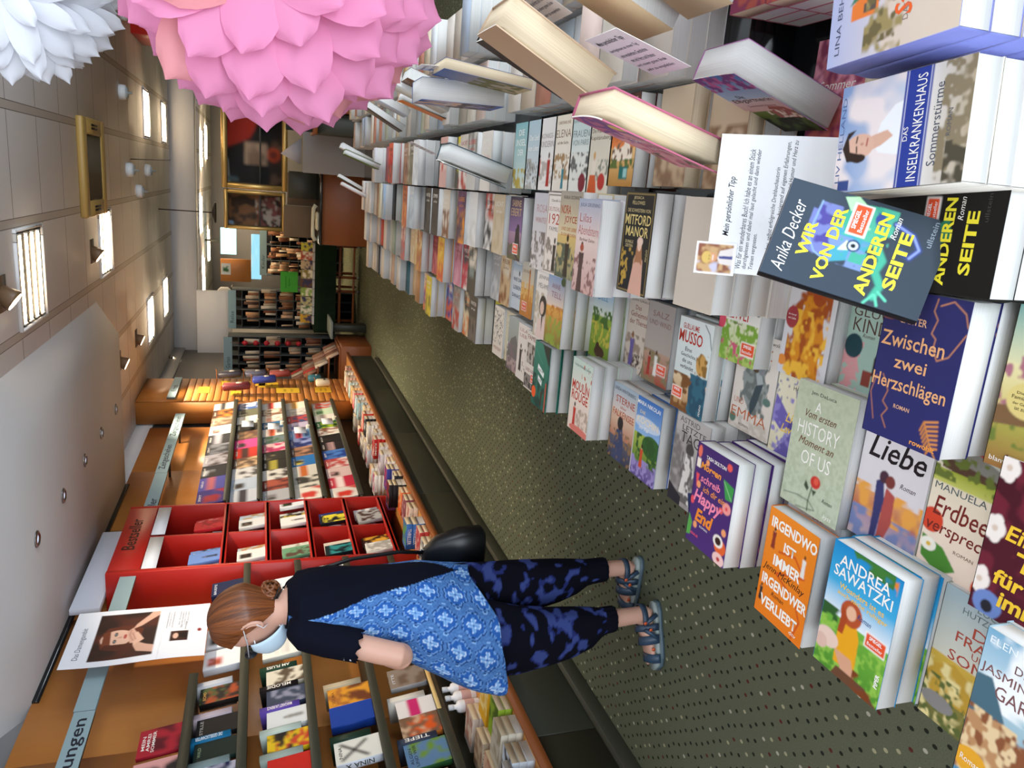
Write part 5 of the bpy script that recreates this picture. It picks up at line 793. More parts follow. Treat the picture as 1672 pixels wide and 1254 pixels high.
# books facing out ---------------------------------------------------------------------
def gen(k, short, c, spine, acc=None, acc2=None, txt=None, W=.13, H=.2, t=.03, seed=0, nx=16, pat='n', stxt=None, sc='#f2ece2'):
    rs = random.Random(seed)
    ops = [('g', c, c)]
    if acc:
        if pat == 'n': ops.append(('n', 0, rs.uniform(0, .3), 1, 1, acc, 4, .5, .1, seed+11))
        elif pat == 'face': ops += [('e', .5, .45, .28, .2, acc), ('p', [.1, 1, .25, .7, .75, .7, .9, 1], acc2 or '#2a2a30'), ('e', .5, .3, .3, .1, '#3a241a'), ('l', [.4, .44, .46, .44], .02, '#2a1a14'), ('l', [.55, .44, .61, .44], .02, '#2a1a14')]
        elif pat == 'band': ops.append(('r', 0, .3, 1, .6, acc))
        elif pat == 'pic': ops.append(('r', .15, .1, .6, .5, acc)); ops.append(('n', .15, .1, .6, .5, acc2 or '#2a2420', 5, .5, .1, seed))
        elif pat == 'fig': ops.append(('f', .5, .9, .5, acc, acc2 or '#2a2020'))
        elif pat == 'x': ops += [('l', [.15, .15, .85, .7], .07, acc), ('l', [.85, .15, .15, .7], .07, acc)]
        elif pat == 'lines': ops += [('r', .1, .3+.035*q, .9, .31+.035*q, acc) for q in range(12)]
    if acc2 and pat == 'n': ops.append(('n', 0, 0, 1, .7, acc2, 6, .56, .08, seed+23))
    for q, tx in enumerate(txt or ()): ops.append(('t', tx, .5, .12+.11*q, min(.86, .13*len(tx)), .075, sc, .008))
    des(k, short, spine, ops, W=W, H=H, t=t, nx=nx)
    if stxt: SPT[k] = [(stxt, .5, .62, .6, sc)]
SPINE = Matrix(((-1, 0, 0), (0, 0, 1), (0, 1, 0)))                # upright, spine toward +x
def shelf_books(z, items, pre, where, grp, base=LX-.03):
    """packed from the far end; layer 0 faces out, layer 1 shows its spine"""
    cur = 99; mag = grp.startswith('books and mag')
    for i, (y, lay, short, c, spine, kw) in enumerate(items):
        k = '%s_%d' % (pre, i); kw = dict(kw); kw.setdefault('t', .032)
        if lay and not mag: kw['t'] = .04
        gen(k, short, c, spine, seed=i*7+len(pre)*3, **kw)
        W, t = D[k][1], kw['t']; th = R(9); T_ = Matrix.Rotation(-th, 3, 'Y')
        if mag: NM[k] = 'magazine'; book(k, (base-t, y+W, z+.002), T_ @ FACE, short+' '+where, grp); continue
        far = min(cur, y+(t if lay else W)); cur = far-(t if lay else W)-.002
        if lay: book(k, (base-W*.98, cur+.002, z+.002+sin(th)*W*.98), T_ @ SPINE, short+' '+where, grp)
        else: book(k, (base-t, far, z+.002), T_ @ FACE, short+' '+where, grp)
g = 'books facing out on the near ledges'
shelf_books(1.848, [(3.36, 0, 'red paperback with a white title block', '#a82030', '#8f1a28', dict(acc='#5a1420', txt=['MEIN', 'AMREI', 'SOMMER'], W=.19, H=.2, t=.02)), (3.12, 0, 'salmon pink paperback with a panda face', '#d89a94', '#2a2626', dict(acc='#2a2626', acc2='#2a2626', pat='face', W=.2, H=.2, t=.03)), (2.88, 0, 'turquoise paperback with a red bird', '#6fa8b4', '#1c1c20', dict(acc='#b83a34', W=.18, H=.19)), (2.6, 0, 'mustard paperback with blue print', '#b89a4a', '#4a4030', dict(acc='#34466a', W=.17))], 'na', 'on the topmost near ledge', g)
shelf_books(1.595, [(4.80, 0, 'dark navy boxed book with small white print', '#1f2848', '#1b2340', dict(txt=['BRIEFE'], W=.17, H=.2, t=.05, sc='#c8ccd8')), (4.2, 0, 'white picture book with a green photograph', '#e4e4e6', '#d8d8da', dict(acc='#4a6a3a', pat='pic', W=.2, H=.2)), (4.0, 0, 'white brochure with a pink animal picture', '#e6e4e4', '#cfd0d4', dict(acc='#d88a8a', acc2='#a8503a', pat='pic', W=.17, H=.2, t=.045)), (3.84, 1, 'white brochure with a bent leg picture', '#e4e2e2', '#c8c8cc', dict(acc='#d0a898', acc2='#3a3030', pat='pic', W=.15, H=.19)), (3.70, 0, 'black and orange jungle paperback', '#2a2420', '#221d1a', dict(acc='#a84a24', acc2='#4a5a34', txt=['ECHO'], W=.13, H=.2, sc='#d8a04a')), (3.58, 1, 'white and red patterned paperback', '#d8d0d4', '#b8a8b0', dict(acc='#a82c34', acc2='#6a6a7a')), (3.52, 0, 'black hardcover with tiny white print', '#1e1c1c', '#1a1818', dict(txt=['STILLE'], t=.028, sc='#a8a4a0')), (3.46, 1, 'petrol blue paperback with a white title', '#1f5a80', '#1c6a94', dict(txt=['DAS WIR'], stxt='DIE GESELLSCHAFTER', sc='#e8eef2')), (3.41, 0, 'dark green paperback with small gold print', '#1c2a24', '#22332c', dict(txt=['WALD'], t=.026, sc='#8a9a7a', stxt='JEDER WOLLTE WEG')), (3.35, 1, 'colourful collage paperback', '#8a7a8a', '#7a8a8a', dict(acc='#b8a04a', acc2='#3a4a6a')), (3.22, 0, 'navy paperback with a grey line drawn man', '#26284a', '#2a2a5a', dict(acc='#b8b4c0', acc2='#8a8698', txt=['DER', 'KAVALIER'], W=.15, t=.036)), (3.08, 1, 'cream hardcover with an orange corner', '#e0d4b4', '#d8ccb0', dict(acc='#d89a3c', W=.14)), (2.96, 0, 'parchment paperback with a green spot', '#e2dac2', '#d0c8b4', dict(acc='#4a8a4a')), (2.82, 1, 'grey blue hardcover', '#8a9aa8', '#7a8a98', dict()), (2.7, 0, 'ochre paperback', '#b88a3c', '#a87a34', dict(acc='#6d4a24'))], 'nb', 'on the second near ledge', g)
shelf_books(1.264, [(4.78, 0, 'white leaflet with a blue picture strip', '#e6e6e8', '#d8d8dc', dict(acc='#3a7a9a', acc2='#b84a3c', pat='pic', W=.17, H=.2)), (4.05, 0, 'white brochure with lines of print and a red rule', '#e9e4da', '#e0dacc', dict(acc='#b4b0a8', pat='lines', W=.2, H=.22)), (3.92, 1, 'bottle green hardcover', '#2a4438', '#26402f', dict(stxt='AM FLUSS')), (3.83, 0, 'cream paperback with a dark vignette', '#d8ceb8', '#cfc6b2', dict(acc='#5a4a3a', stxt='HOLLER')), (3.75, 1, 'black hardcover with silver lettering', '#221c1e', '#1e181a', dict(stxt='MELODIE')), (3.69, 0, 'slate blue paperback', '#3a4254', '#343c4e', dict(acc='#8a8a9a', stxt='NACHTFAHRT')), (3.62, 1, 'violet paperback with a yellow block', '#5a4494', '#5f48a0', dict(acc='#e0d48a', pat='band', stxt='MARGARET LAURENCE')), (3.54, 0, 'white grey paperback with a small animal head', '#d8d8d4', '#dcdcd8', dict(acc='#8a8680', pat='fig', t=.034)), (3.46, 1, 'pale green hardcover', '#c4d0c4', '#b8c6bc', dict()), (3.38, 0, 'yellow and red paperback with black drawing', '#e0b81e', '#e8c020', dict(acc='#c8402c', acc2='#26201c')), (3.31, 1, 'grey green paperback', '#8a968c', '#9aa69c', dict(acc='#4a4a44')), (3.26, 0, 'bright red paperback with a heart', '#c8281e', '#d82c20', dict(stxt='HERZ', t=.03)), (3.18, 1, 'sage paperback with a vase of dark leaves', '#c8ccb4', '#bcc2aa', dict(acc='#26281f', acc2='#4a4434', W=.14)), (3.1, 0, 'white hardcover with thin dark print', '#e8e4dc', '#e4e0d8', dict(stxt='WINTERJAHRE', sc='#4a4440')), (3.03, 1, 'wine red hardcover', '#7a1c24', '#84202a', dict(stxt='ROTE TAGE')), (2.95, 0, 'ivory paperback', '#e8e2d4', '#e6dfd0', dict()), (2.85, 1, 'honey brown patterned paperback', '#c89a5a', '#b88a4c', dict(acc='#e8d0a0', acc2='#6d4a2a'))], 'nc', 'on the middle near ledge', g)
shelf_books(.933, [(5.0, 0, 'black framed picture book with branches', '#e6e2e0', '#1f1c1e', dict(acc='#2a2426', acc2='#b8a8a4', W=.1, H=.18)), (3.70, 1, 'tan hardcover with pale edges', '#c8b89c', '#b8a88c', dict(W=.14)), (3.58, 0, 'amber paperback with a brown bird and a crossed arm', '#d8922c', '#c8a0b4', dict(acc='#6d3a20', acc2='#a8662c', txt=['SOLMA'], W=.15, H=.22, sc='#7a4a20')), (3.4, 0, 'royal blue hardcover with its plain back showing', '#1c3f94', '#183a8a', dict(W=.15, H=.22, t=.05)), (3.28, 1, 'dark green paperback with orange hand lettering', '#24382c', '#203428', dict(acc='#d8703a', txt=['WALDEN', 'ORTEN'], sc='#e07a3c', W=.14)), (3.13, 0, 'white paperback with a big dark letter X', '#e2ddd0', '#d8dce4', dict(acc='#34302c', pat='x', txt=['NINA'], W=.15, H=.22, t=.045, stxt='NINA X', sc='#34302c')), (2.93, 1, 'dark violet paperback with white words and a small painting', '#2c2430', '#26202a', dict(acc='#5a2c3a', txt=['WAS', 'GLAUBEN', 'WIR'], W=.17, H=.22, sc='#d8d0c8')), (2.76, 0, 'orange hardcover', '#c86a2c', '#b85f28', dict())], 'nd', 'on the fourth near ledge', g)
shelf_books(.617, [(3.64, 0, 'grey brown paperback with a wooden door picture', '#8a7a6c', '#a8a4a4', dict(acc='#6d5848', txt=['ITTE'], W=.16, H=.2, sc='#c8ccd4')), (3.52, 1, 'photo paperback with people and a blue sail', '#b8a890', '#d8d0c4', dict(acc='#5a8aa8', acc2='#5a3a2a')), (3.45, 0, 'white paperback with a magenta edge', '#e4dcd8', '#d8cfcc', dict(acc='#c82c6a', pat='band', t=.025)), (3.32, 0, 'brown paperback with orange flowers and a straw plate', '#7a5a44', '#d07a34', dict(acc='#d85a24', acc2='#c8a888', W=.15, H=.2)), (3.2, 1, 'black hardcover with a slate blue spine', '#1c1a1a', '#3a4254', dict(stxt='TIEFE')), (3.04, 0, 'half green half blue paperback with line drawings', '#5f7fa4', '#2f5a34', dict(acc='#6d8f34', txt=['ALGEN', 'UND WIR'], W=.17, H=.21, sc='#26303a', t=.034)), (2.93, 1, 'pale paperback with red print', '#d8c8bc', '#d0bcb0', dict(acc='#a84a3c')), (2.8, 0, 'navy paperback with white stripes and a green sticker', '#1c2334', '#1a2130', dict(acc='#b8bcc4', pat='lines', W=.17, H=.21)), (2.6, 1, 'olive paperback', '#6d7044', '#5f623c', dict())], 'ne', 'on the lowest near ledge', g)
# beyond the red stand: five ledges of magazines and books
FARSHELF = [
 [('red and violet book', '#3a2c7a', '#a82030'), ('blue book with a red fish', '#4a4a9a', '#b8606a'), ('black book with two white labels', '#23242c', '#c8ccd0'), ('lilac grey magazine with a girl', '#b4b0b8', '#4a3a3a'), ('charcoal magazine', '#34363c', '#7a7c84'), ('dark photo book', '#26262c', '#9a9aa4'), ('white book with a pink rosette', '#dcdcd8', '#d08a80'), ('brown photo book', '#6d5848', '#b89a80'), ('orange flame picture book', '#4a3020', '#e07a2c'), ('white book with a small black logo', '#e0dcd6', '#3a3a3e')],
 [('flowered white book', '#c8ccd4', '#3a3440'), ('pale blue book with dark blocks', '#b4c0d0', '#4a5468'), ('white book with a grey square', '#d0d0d0', '#4a4648'), ('face on yellow book', '#5a4438', '#d8b48a'), ('red book with a round badge', '#c02a20', '#3a1a18'), ('pink and violet magazine', '#c83a7a', '#4a3a7a'), ('dark tapestry book', '#5a4238', '#8a6a4a'), ('black folder behind a white card', '#22201f', '#3a3634'), ('white book edge stack', '#e6e4e0', '#b8b4ac'), ('olive photo magazine', '#5f5f4c', '#a8a890'), ('blue striped magazine', '#3f5f9a', '#e0e4ea')],
 [('grey white magazine', '#a8a8ac', '#7a7478'), ('maroon bound book', '#5a1f20', '#a8503c'), ('white booklet with a dark sketch', '#d8d4cc', '#3a3230'), ('black book with a yellow line', '#1e1c1a', '#a89a3a'), ('second black book with a pale seal', '#1c1a18', '#c8b88a'), ('magenta magazine with a hand', '#a8285a', '#e0b8b8'), ('green and grey book', '#5f6d72', '#3a5a34'), ('white book with red letters', '#dcd4cc', '#c85a3c'), ('blue book behind a white card', '#2c5f8a', '#d8dce0'), ('pale striped booklet', '#d8d0c4', '#c88a7a'), ('brown magazine', '#7a5a48', '#d8c8b4'), ('white magazine with red line', '#e0dedc', '#b83a34')],
 [('cream book with a red vase', '#e2dacb', '#c83a30'), ('white comic with black drawings', '#d8d2c4', '#3a3834'), ('second white comic with an orange mark', '#d4cfc2', '#c86a34'), ('bright blue book with yellow lettering', '#2a6fb0', '#d8c84a'), ('dark portrait book', '#4a3a34', '#a87a60'), ('navy book with a tiny crest', '#22306a', '#8a94c0'), ('blue magazine with a red logo', '#6d94c0', '#c84a5a'), ('lilac striped magazine', '#a8a0b8', '#5a5a9a'), ('red blue booklet', '#a83a3a', '#34466a'), ('pale grey booklet', '#c8c4c0', '#9a9690'), ('cream booklet with an orange edge', '#e6dccb', '#d8a45a')],
 [('white comic strip book', '#d8d0c8', '#c8382c'), ('crimson book with white print', '#c02c44', '#f0dcd8'), ('pale rose magazine', '#d8bcb8', '#b88a8a'), ('red white magazine', '#b84444', '#e0d0cc'), ('deep blue book', '#243f8a', '#4a7ac0'), ('black magazine with faces', '#241f24', '#a88a8a'), ('black folder', '#1f1d1e', '#34302f'), ('white book with brown stripes', '#d8d4cc', '#8a5a44'), ('dark green book behind a white card', '#1f5a38', '#b8d834'), ('pale newspaper magazine', '#d0ccc4', '#a89a94'), ('green white booklet', '#b4c8ac', '#5a8a5a'), ('grey booklet with a red tab', '#a8a4a4', '#c8402c')]]
for r_, (z, row) in enumerate(zip(FL, FARSHELF)):
    n = len(row); ys = [9.02-2.72*(n-1-q)/(n-1) for q in range(n)]
    shelf_books(z, [(ys[i], 0, s_, c, c, dict(acc=a, acc2=None, W=(ys[1]-ys[0])-.004, H=.225, t=.022, pat=['n', 'band', 'pic', 'n'][(i+r_) % 4], txt=[['ZEIT', 'GELD', 'MACHT', 'WELT'][(i+r_) % 4]])) for i, (s_, c, a) in enumerate(row)], 'f%d' % r_, 'on the %s far ledge' % nm5[r_], 'books and magazines on the far ledges')
for r_, (y, z) in enumerate(((8.2, FL[1]), (8.1, FL[2]), (7.95, FL[3]), (8.25, FL[4]))):
    mb = MB(); mb.box(LX-.001, LX+.002, y, y+.21, z+.05, z+.17, c='#c4cad4'); tag(mb.build('notice_card', 'paint'), 'blank white notice card clipped to the %s far ledge' % nm5[r_+1], 'card', 'white notice cards on the far ledges')
    mb = MB(); mb.bbox(LX-.1, LX+.012, y+.25, y+.262, z-.0, z+.04, .002, c='#e8e0cc'); tag(mb.build('shelf_divider', 'paint'), 'pale divider clip beside the white card on the %s far ledge' % nm5[r_+1], 'divider', 'pale divider clips on the far ledges')
# books in the red stand
BS = [(0, 5.74, [('red paperback', '#b8242c', '#8f1c24'), ('second red paperback', '#ac2028', '#c86a6a')]), (0, 5.2, [('beach paperback with blue sky and dark figures', '#6a8ac8', '#26242c'), ('same beach paperback, farther copy', '#6f8cc4', '#2a2830')]),
 (1, 5.74, [('white booklet with a framed picture', '#dcdcda', '#6d5a4a'), ('pale blue book with a sandy boat', '#b8ccd8', '#b89a74'), ('second pale blue book with a sandy boat', '#b4c8d6', '#a88a64')]), (1, 5.2, [('white paperback with a sepia picture', '#e2dcd8', '#4a3028'), ('grey and tan hardcover', '#b8c0c8', '#b88a5a')]),
 (2, 5.74, [('white paperback with a slender figure', '#e4dfda', '#3a3434'), ('black book with a yellow edge', '#1e1c1c', '#c8b04a'), ('white paperback with an orange dot and a cyclist', '#e2ddd6', '#5a5450'), ('white book with a green picture', '#e0e2e4', '#2f4a2a')]), (2, 5.2, [('green and brown photo paperback', '#6a9a74', '#5a4438'), ('pale paperback behind the photo cover', '#d8d4c8', '#a89a88')]),
 (3, 5.74, [('black paperback with yellow capitals', '#17191f', '#d8c83a'), ('navy paperback with a white bird', '#1f2f68', '#e0e4ec')]), (3, 5.2, [('black teal thriller with a red badge', '#102428', '#2f8a8a'), ('cream paperback with a bird feather', '#d8c8b8', '#7a5a4a')]),
 (4, 5.74, [('grey paperback with a reclining couple', '#a8a8a8', '#4a3430'), ('second grey paperback with a reclining couple', '#a4a6a8', '#523a34'), ('white leaning book', '#dfe0e2', '#8a8c94')]), (4, 5.2, [('white leaflet with small print', '#e4e0d8', '#a8a49c'), ('dark brown book with a yellow oval', '#3a2018', '#e0a83c'), ('second brown book with a yellow oval', '#3c221a', '#dca438')])]
for bi, (r_, y0, its) in enumerate(BS):
    z = RS_[r_+1]
    for i, (s_, c, a) in enumerate(its):
        k = 'bs%d_%d' % (bi, i); gen(k, s_, c, c, acc=a, W=.14, H=.215 if r_ == 0 else .2, t=.03, seed=bi*5+i, nx=18, pat='fig' if ('figure' in s_ or 'bird' in s_) else ('pic' if 'picture' in s_ else 'n'), txt=['ELENA', 'FERNAU'] if 'capitals' in s_ else (['BUCH'] if i % 2 else None), sc=a if 'capitals' in s_ else '#d8d2c8')
        th = R(8); book(k, (UX-.03-.034*(i % 3), y0+.14+.115*i+(.05 if i == 0 else .05), z+.001), Matrix.Rotation(-th, 3, 'Y') @ FACE, s_+' in the red stand', 'books in the red bestseller stand')

# piles lying on the low counter, spines toward the camera ------------------------------------
LOW = Matrix(((0, -1, 0), (1, 0, 0), (0, 0, 1)))
def cpile(i, x, y, n, c, nm, acc=None, t=.034, H=.19, W=.125, st=None, grp='piles on the orange counter', nv=None):
    k = 'cp%d' % i; gen(k, nm, c, c, acc=acc, W=W, H=H, t=t, seed=i*3+5, nx=14, stxt=st); CREAM.add(k)
    for q in range(n):
        z = CT+.002+t*q+.0004*q; rt = Matrix.Rotation(random.uniform(-.02, .02), 3, 'Z') @ LOW
        lb = nm+(' topmost' if n > 1 else '')+' on the orange counter' if q == n-1 else '%s from the bottom of the pile under the %s' % (['lowest', 'second', 'third', 'fourth'][q] , nm)
        if q < n-1 and (y > 6.3 or q < n-2): rest_book((x, y+W, z), rt, W, H, t, c, '#e2d2b4')
        else: book(k, (x, y+W, z), rt, lb, grp)
cp = [(-2.29, 2.20, 3, '#d8a4a0', 'pink paperback with black figures', '#2a2224'), (-2.50, 2.30, 3, '#34507a', 'blue paperback with white letters', '#d8dce4'), (-2.29, 2.36, 4, '#e0dcd8', 'pale paperback with a slanted sketch', '#b89a8a'), (-2.30, 2.54, 3, '#d9e2ec', 'white golf paperback with black club drawings', '#1f1c1e'), (-2.29, 2.70, 3, '#cfc6b4', 'buff paperback', '#a8987c'), (-2.29, 2.86, 2, '#8fae2c', 'lime green paperback', '#4a6a1c'), (-2.31, 3.02, 2, '#e0a81c', 'golden yellow paperback', '#f0d890'), (-2.52, 2.62, 2, '#5a4438', 'brown paperback with pale edges', '#c8a07a'), (-2.53, 2.78, 3, '#d8b49a', 'peach paperback', '#b87a5a'), (-2.53, 2.94, 3, '#b8a48c', 'tan paperback with a reclining person', '#8a6a54'), (-2.53, 3.12, 3, '#d0beb0', 'rosy tan paperback', '#a8786a'),
 (-2.28, 4.28, 2, '#e2d8cc', 'cream thriller paperback', '#c83a2c'), (-2.29, 4.42, 2, '#d85a28', 'orange red paperback', '#e8c8a0'), (-2.30, 4.58, 2, '#e4e2dc', 'white paperback with a dark oval picture', '#3a3638'), (-2.29, 4.74, 2, '#b83c38', 'coral red paperback', '#e0b0a8'), (-2.29, 4.88, 3, '#3f6cb0', 'blue paperback with a peach and green horizon', '#5f9a4a'), (-2.51, 4.5, 3, '#8fa0b8', 'pale blue hardcover', '#c0c8d4'),
 (-2.29, 5.14, 2, '#d8c0ac', 'beige paperback with a pink line', '#c87a7a'), (-2.29, 5.3, 2, '#8a4a54', 'mauve paperback', '#c8a0a0'), (-2.30, 5.47, 2, '#d8632c', 'vermilion paperback', '#e0b890'), (-2.30, 5.63, 4, '#231f22', 'black hardcover with red print', '#a8303a'), (-2.29, 5.80, 2, '#26282e', 'black paperback with a white panel', '#d8d4cc'), (-2.30, 5.98, 3, '#3a3f8f', 'blue and red paperback', '#b83444'), (-2.51, 6.05, 2, '#8a5a9a', 'purple paperback', '#b89ac8'), (-2.30, 6.16, 2, '#e0dcd8', 'white paperback with a purple script', '#7a4a8a'), (-2.52, 6.4, 4, '#e2dfdc', 'white paperback with magenta letters', '#b83a7a'), (-2.30, 6.34, 3, '#d8d0d4', 'lilac white paperback', '#8a7a9a'), (-2.53, 6.62, 4, '#e4e0dc', 'white paperback with an orange block', '#d87a2c'), (-2.30, 6.54, 2, '#d8d4d2', 'grey white paperback', '#8a8488'), (-2.30, 6.75, 3, '#c02c28', 'scarlet paperback with white print', '#e8d8d0'), (-2.30, 6.95, 2, '#d0ccc8', 'pearl grey paperback', '#a8a4a0'),
 (-2.54, 7.15, 3, '#c4ccd8', 'pale blue paperback with a red ribbon band', '#a8202c'), (-2.30, 7.18, 3, '#e6e2da', 'ivory paperback', '#b8b0a0'), (-2.30, 7.38, 3, '#26262a', 'black paperback with a white title', '#c8c8c8'), (-2.30, 7.56, 3, '#c8382a', 'bright red paperback', '#e8b8a8'), (-2.55, 7.4, 3, '#d8cfc4', 'sand white paperback', '#8a7a6a'), (-2.55, 7.62, 3, '#e2d8cc', 'cream paperback with a black tab', '#26242a'), (-2.55, 7.85, 3, '#c03a30', 'red paperback with a white edge', '#f0e4dc'), (-2.30, 7.78, 2, '#d8c8a8', 'straw paperback', '#b8a47a'), (-2.31, 8.0, 3, '#9ab8c0', 'light teal paperback', '#6d949c'), (-2.31, 8.2, 3, '#b8c4c8', 'ice blue paperback', '#8a9ca4'), (-2.31, 8.4, 3, '#c86a6a', 'pink red paperback', '#e0b8b0'), (-2.55, 8.3, 3, '#a8a49c', 'putty grey paperback', '#7a766e'), (-2.31, 8.62, 3, '#d8b078', 'caramel paperback', '#8a6a3c'), (-2.55, 8.6, 2, '#2c2c38', 'midnight paperback', '#6d6d80'), (-2.31, 8.85, 3, '#b0c4c0', 'sea foam paperback', '#7a9a94'), (-2.31, 9.1, 3, '#c4a494', 'rose tan paperback', '#8a5a4c'), (-2.31, 9.35, 3, '#d8d0c0', 'oat paperback', '#a89a80'), (-2.31, 9.6, 2, '#a87a70', 'brick pink paperback', '#d8b0a4')]
for i, (x, y, n, c, nm, a) in enumerate(cp): cpile(i, x, y, n, c, nm, a, t=.044 if n == 3 and 'horizon' in nm else .034, st=['ROMAN', 'KRIMI', 'LIEBE', 'THRILLER'][i % 4] if i % 2 else None)
des('funk', 'white paperback with a golf club drawing', '#a9bedc', [('g', '#ebe8e8', '#e6e2e2'), ('l', [.15, .9, .45, .72, .5, .95], .02, '#1f1c1e'), ('l', [.55, .95, .6, .7, .85, .72], .016, '#2a2628'), ('e', .84, .74, .06, .04, '#2a2628'), ('t', 'Funken', .5, .16, .72, .11, '#8a7068', -.004), ('t', 'flug', .36, .3, .36, .11, '#8a7068', -.004), ('s', .3, .8, .24, '#c8302c')], t=.03)
SPT['funk'] = [('Funkenflug', .5, .5, .5, '#5a6a8a')]
book('funk', (-2.315, 2.46+.125, CT+.105), Matrix.Rotation(-.12, 3, 'Y') @ Matrix.Rotation(.18, 3, 'Z') @ LOW, 'white paperback titled Funkenflug lying askew on the golf pile at the counter', 'piles on the orange counter')
for i in range(3):
    mb = MB(); mb.lathe([(.001, 0), (.03, 0), (.032, .006), (.032, .105), (.027, .118), (.013, .125), (.013, .138), (.001, .138)], seg=20, c='#e8e6e6'); mb.lathe([(.0324, .03), (.0326, .032), (.0326, .08), (.0324, .082)], seg=20, c='#cfa8a0', caps=False); mb.lathe([(.014, .138), (.015, .14), (.015, .165), (.001, .166)], seg=16, c='#c4c8cc')
    o = mb.build('spray_bottle', 'satin', smooth=False, loc=(-2.63, 3.36+.075*i, CT+.001)); tag(o, ['nearest', 'middle', 'farthest'][i]+' of the three small white bottles on the counter below the dress', 'bottle', 'small white bottles on the counter')

# slatted end panel with hanging things -----------------------------------------------------
t = empty('slatted_panel', (LX, 9.8, CT)); tag(t, 'orange wooden slatted panel at the end of the left wall', 'panel')
mb = MB(); mb.box(WX+.002, -2.66, 9.29, 10.33, CT+.003, 2.86); sub(mb, 'box_side', 'beech', t)
mb = MB()
for q in range(24): mb.bbox(-2.66, -2.64, 9.29, 10.33, .42+.0805*q, .493+.0805*q, .003)
mb.box(-2.66, -2.64, 9.29, 10.33, 2.36, 2.85); sub(mb, 'slats', 'beech', t)
plate(9.34, 10.28, 2.44, 2.53, [('t', 'Krimi', .42, .52, .3, .72, DK, .01)], 'blue grey Krimi sign on the slatted panel', x=-2.61)
YL = '#e8bc34'
for i, (y, z, w_, h) in enumerate(((9.62, 2.09, .28, .13), (9.95, 1.86, .25, .12), (9.5, 1.72, .2, .12), (9.86, 1.28, .26, .24), (9.98, 1.62, .22, .14), (9.6, 1.03, .24, .28), (9.62, .64, .26, .2), (9.95, 1.44, .2, .12))):
    mb = label_mb([('g', YL, YL), ('t', 'Kalender', .5, .35, .5, .16, '#6d5a1c'), ('t', 'reduziert', .5, .65, .5, .14, '#6d5a1c')], w_, h, 2, on_wall(-2.635, y, z)); tag(mb.build('price_card', 'paint'), ['topmost yellow card with two lines', 'yellow card beside the dark bag', 'yellow card below the red case', 'long yellow card in the middle', 'yellow card by the grey bag', 'long yellow card nearest the magazines', 'lowest yellow card by the counter', 'small yellow card above the long middle card'][i]+' on the slatted panel', 'price card', 'yellow cards on the slatted panel')
for i, (y, z, c, nm, ln) in enumerate(((10.12, 1.98, '#2c2a34', 'dark grey hanging bag', .3), (9.52, 1.9, '#7a2c30', 'dark red hanging case', .34), (10.16, 1.66, '#4a4a5c', 'grey blue hanging bag', .28), (9.86, 1.56, '#2c3a8a', 'royal blue hanging bag with pink print', .3), (10.18, 1.36, '#8a3a34', 'red and white hanging bag', .28), (9.95, .88, '#2f6a78', 'teal boxed calendar', .16), (9.72, .80, '#d8ccb0', 'cream boxed calendar with a dark photo', .17))):
    o = empty('hanging_bag' if 'bag' in nm or 'case' in nm else 'boxed_calendar', (-2.575, y, z)); tag(o, nm+' on the slatted panel', 'bag' if 'bag' in nm or 'case' in nm else 'calendar', 'goods hanging on the slatted panel')
    hk = MB(); hk.tube([(-.06, 0, .045), (.10, 0, .045), (.11, 0, .06)], .005, 6, '#b06a30'); hk.build('hook', 'satin', o)
    b_ = MB(); b_.bbox(.0, .08, -.065, .065, -ln*.85, .03, .02, c=c); b_.bbox(-.002, .082, -.045, .045, -ln*.6, -ln*.35, .01, c='#b8b0a8' if 'cream' not in nm else '#3a4038'); b_.xform(Matrix.Rotation(-.08, 4, 'Y')); b_.build('body', 'satin', o)

# ---------------------------------------------------------------- the woman at the shelf
PX, PY = -1.47, 2.42
per = None
def interp(tab, x):
    a = np.array(tab, float); i = np.argsort(a[:, 0]); a = a[i]
    return [float(np.interp(x, a[:, 0], a[:, j])) for j in range(1, a.shape[1])]
bm_ = MB()
def ell(cx, cy, z, a, b, n=24): return [(cx-a*cos(2*pi*j/n), cy-b*sin(2*pi*j/n), z) for j in range(n)]
# trunk, neck
bm_.rings([ell(*q) for q in ((-1.52, PY, .74, .07, .12), (-1.51, PY, .80, .10, .16), (-1.48, PY, .90, .12, .165), (-1.455, PY, 1.03, .115, .15), (-1.45, PY, 1.17, .108, .145), (-1.435, PY, 1.29, .112, .15), (-1.415, PY, 1.365, .08, .118), (-1.408, PY, 1.405, .06, .08), (-1.412, PY, 1.43, .056, .056), (-1.43, PY, 1.48, .054, .052), (-1.44, PY, 1.52, .05, .05))], caps=True)
# head: long axis leans a little forward
HC = Vector((-1.438, PY, 1.538)); HR = Matrix.Rotation(R(-14), 3, 'Y')
def head_pt(th, ph, g=0.):
    """th from the crown, ph around: 0 face, pi/2 left"""
    x, y, z = sin(th)*cos(ph), sin(th)*sin(ph), cos(th)
    a = .098+g; b = .076+g; c = .112+g
    p = Vector((-x*a, -y*b, z*c))
    f = max(0, x)
    if z < -.1: 
        k = (-z-.1); p.y *= 1-.28*k; p.x *= 1+.06*k if x > 0 else 1-.42*k
    if x > .3:
        p.x -= .012*math.exp(-((z+.12)/.16)**2-(y/.16)**2)*1.6 if g == 0 else 0     # nose
        p.x += .006*math.exp(-((z-.16)/.10)**2-((abs(y)-.36)/.2)**2) if g == 0 else 0  # eye sockets
        p.x -= .006*math.exp(-((z+.5)/.1)**2-(y/.3)**2) if g == 0 else 0              # lips
    return HC+HR@p
def head_grid(mb, t0, t1, p0, p1, nt, np_, g, **kw):
    RS = [[tuple(head_pt(t0+(t1-t0)*i/nt, p0+(p1-p0)*j/np_, g)) for j in range(np_)] for i in range(nt+1)]
    mb.rings(RS, caps=True, **kw)
head_grid(bm_, .05, pi-.05, 0, 2*pi, 40, 56, 0.)
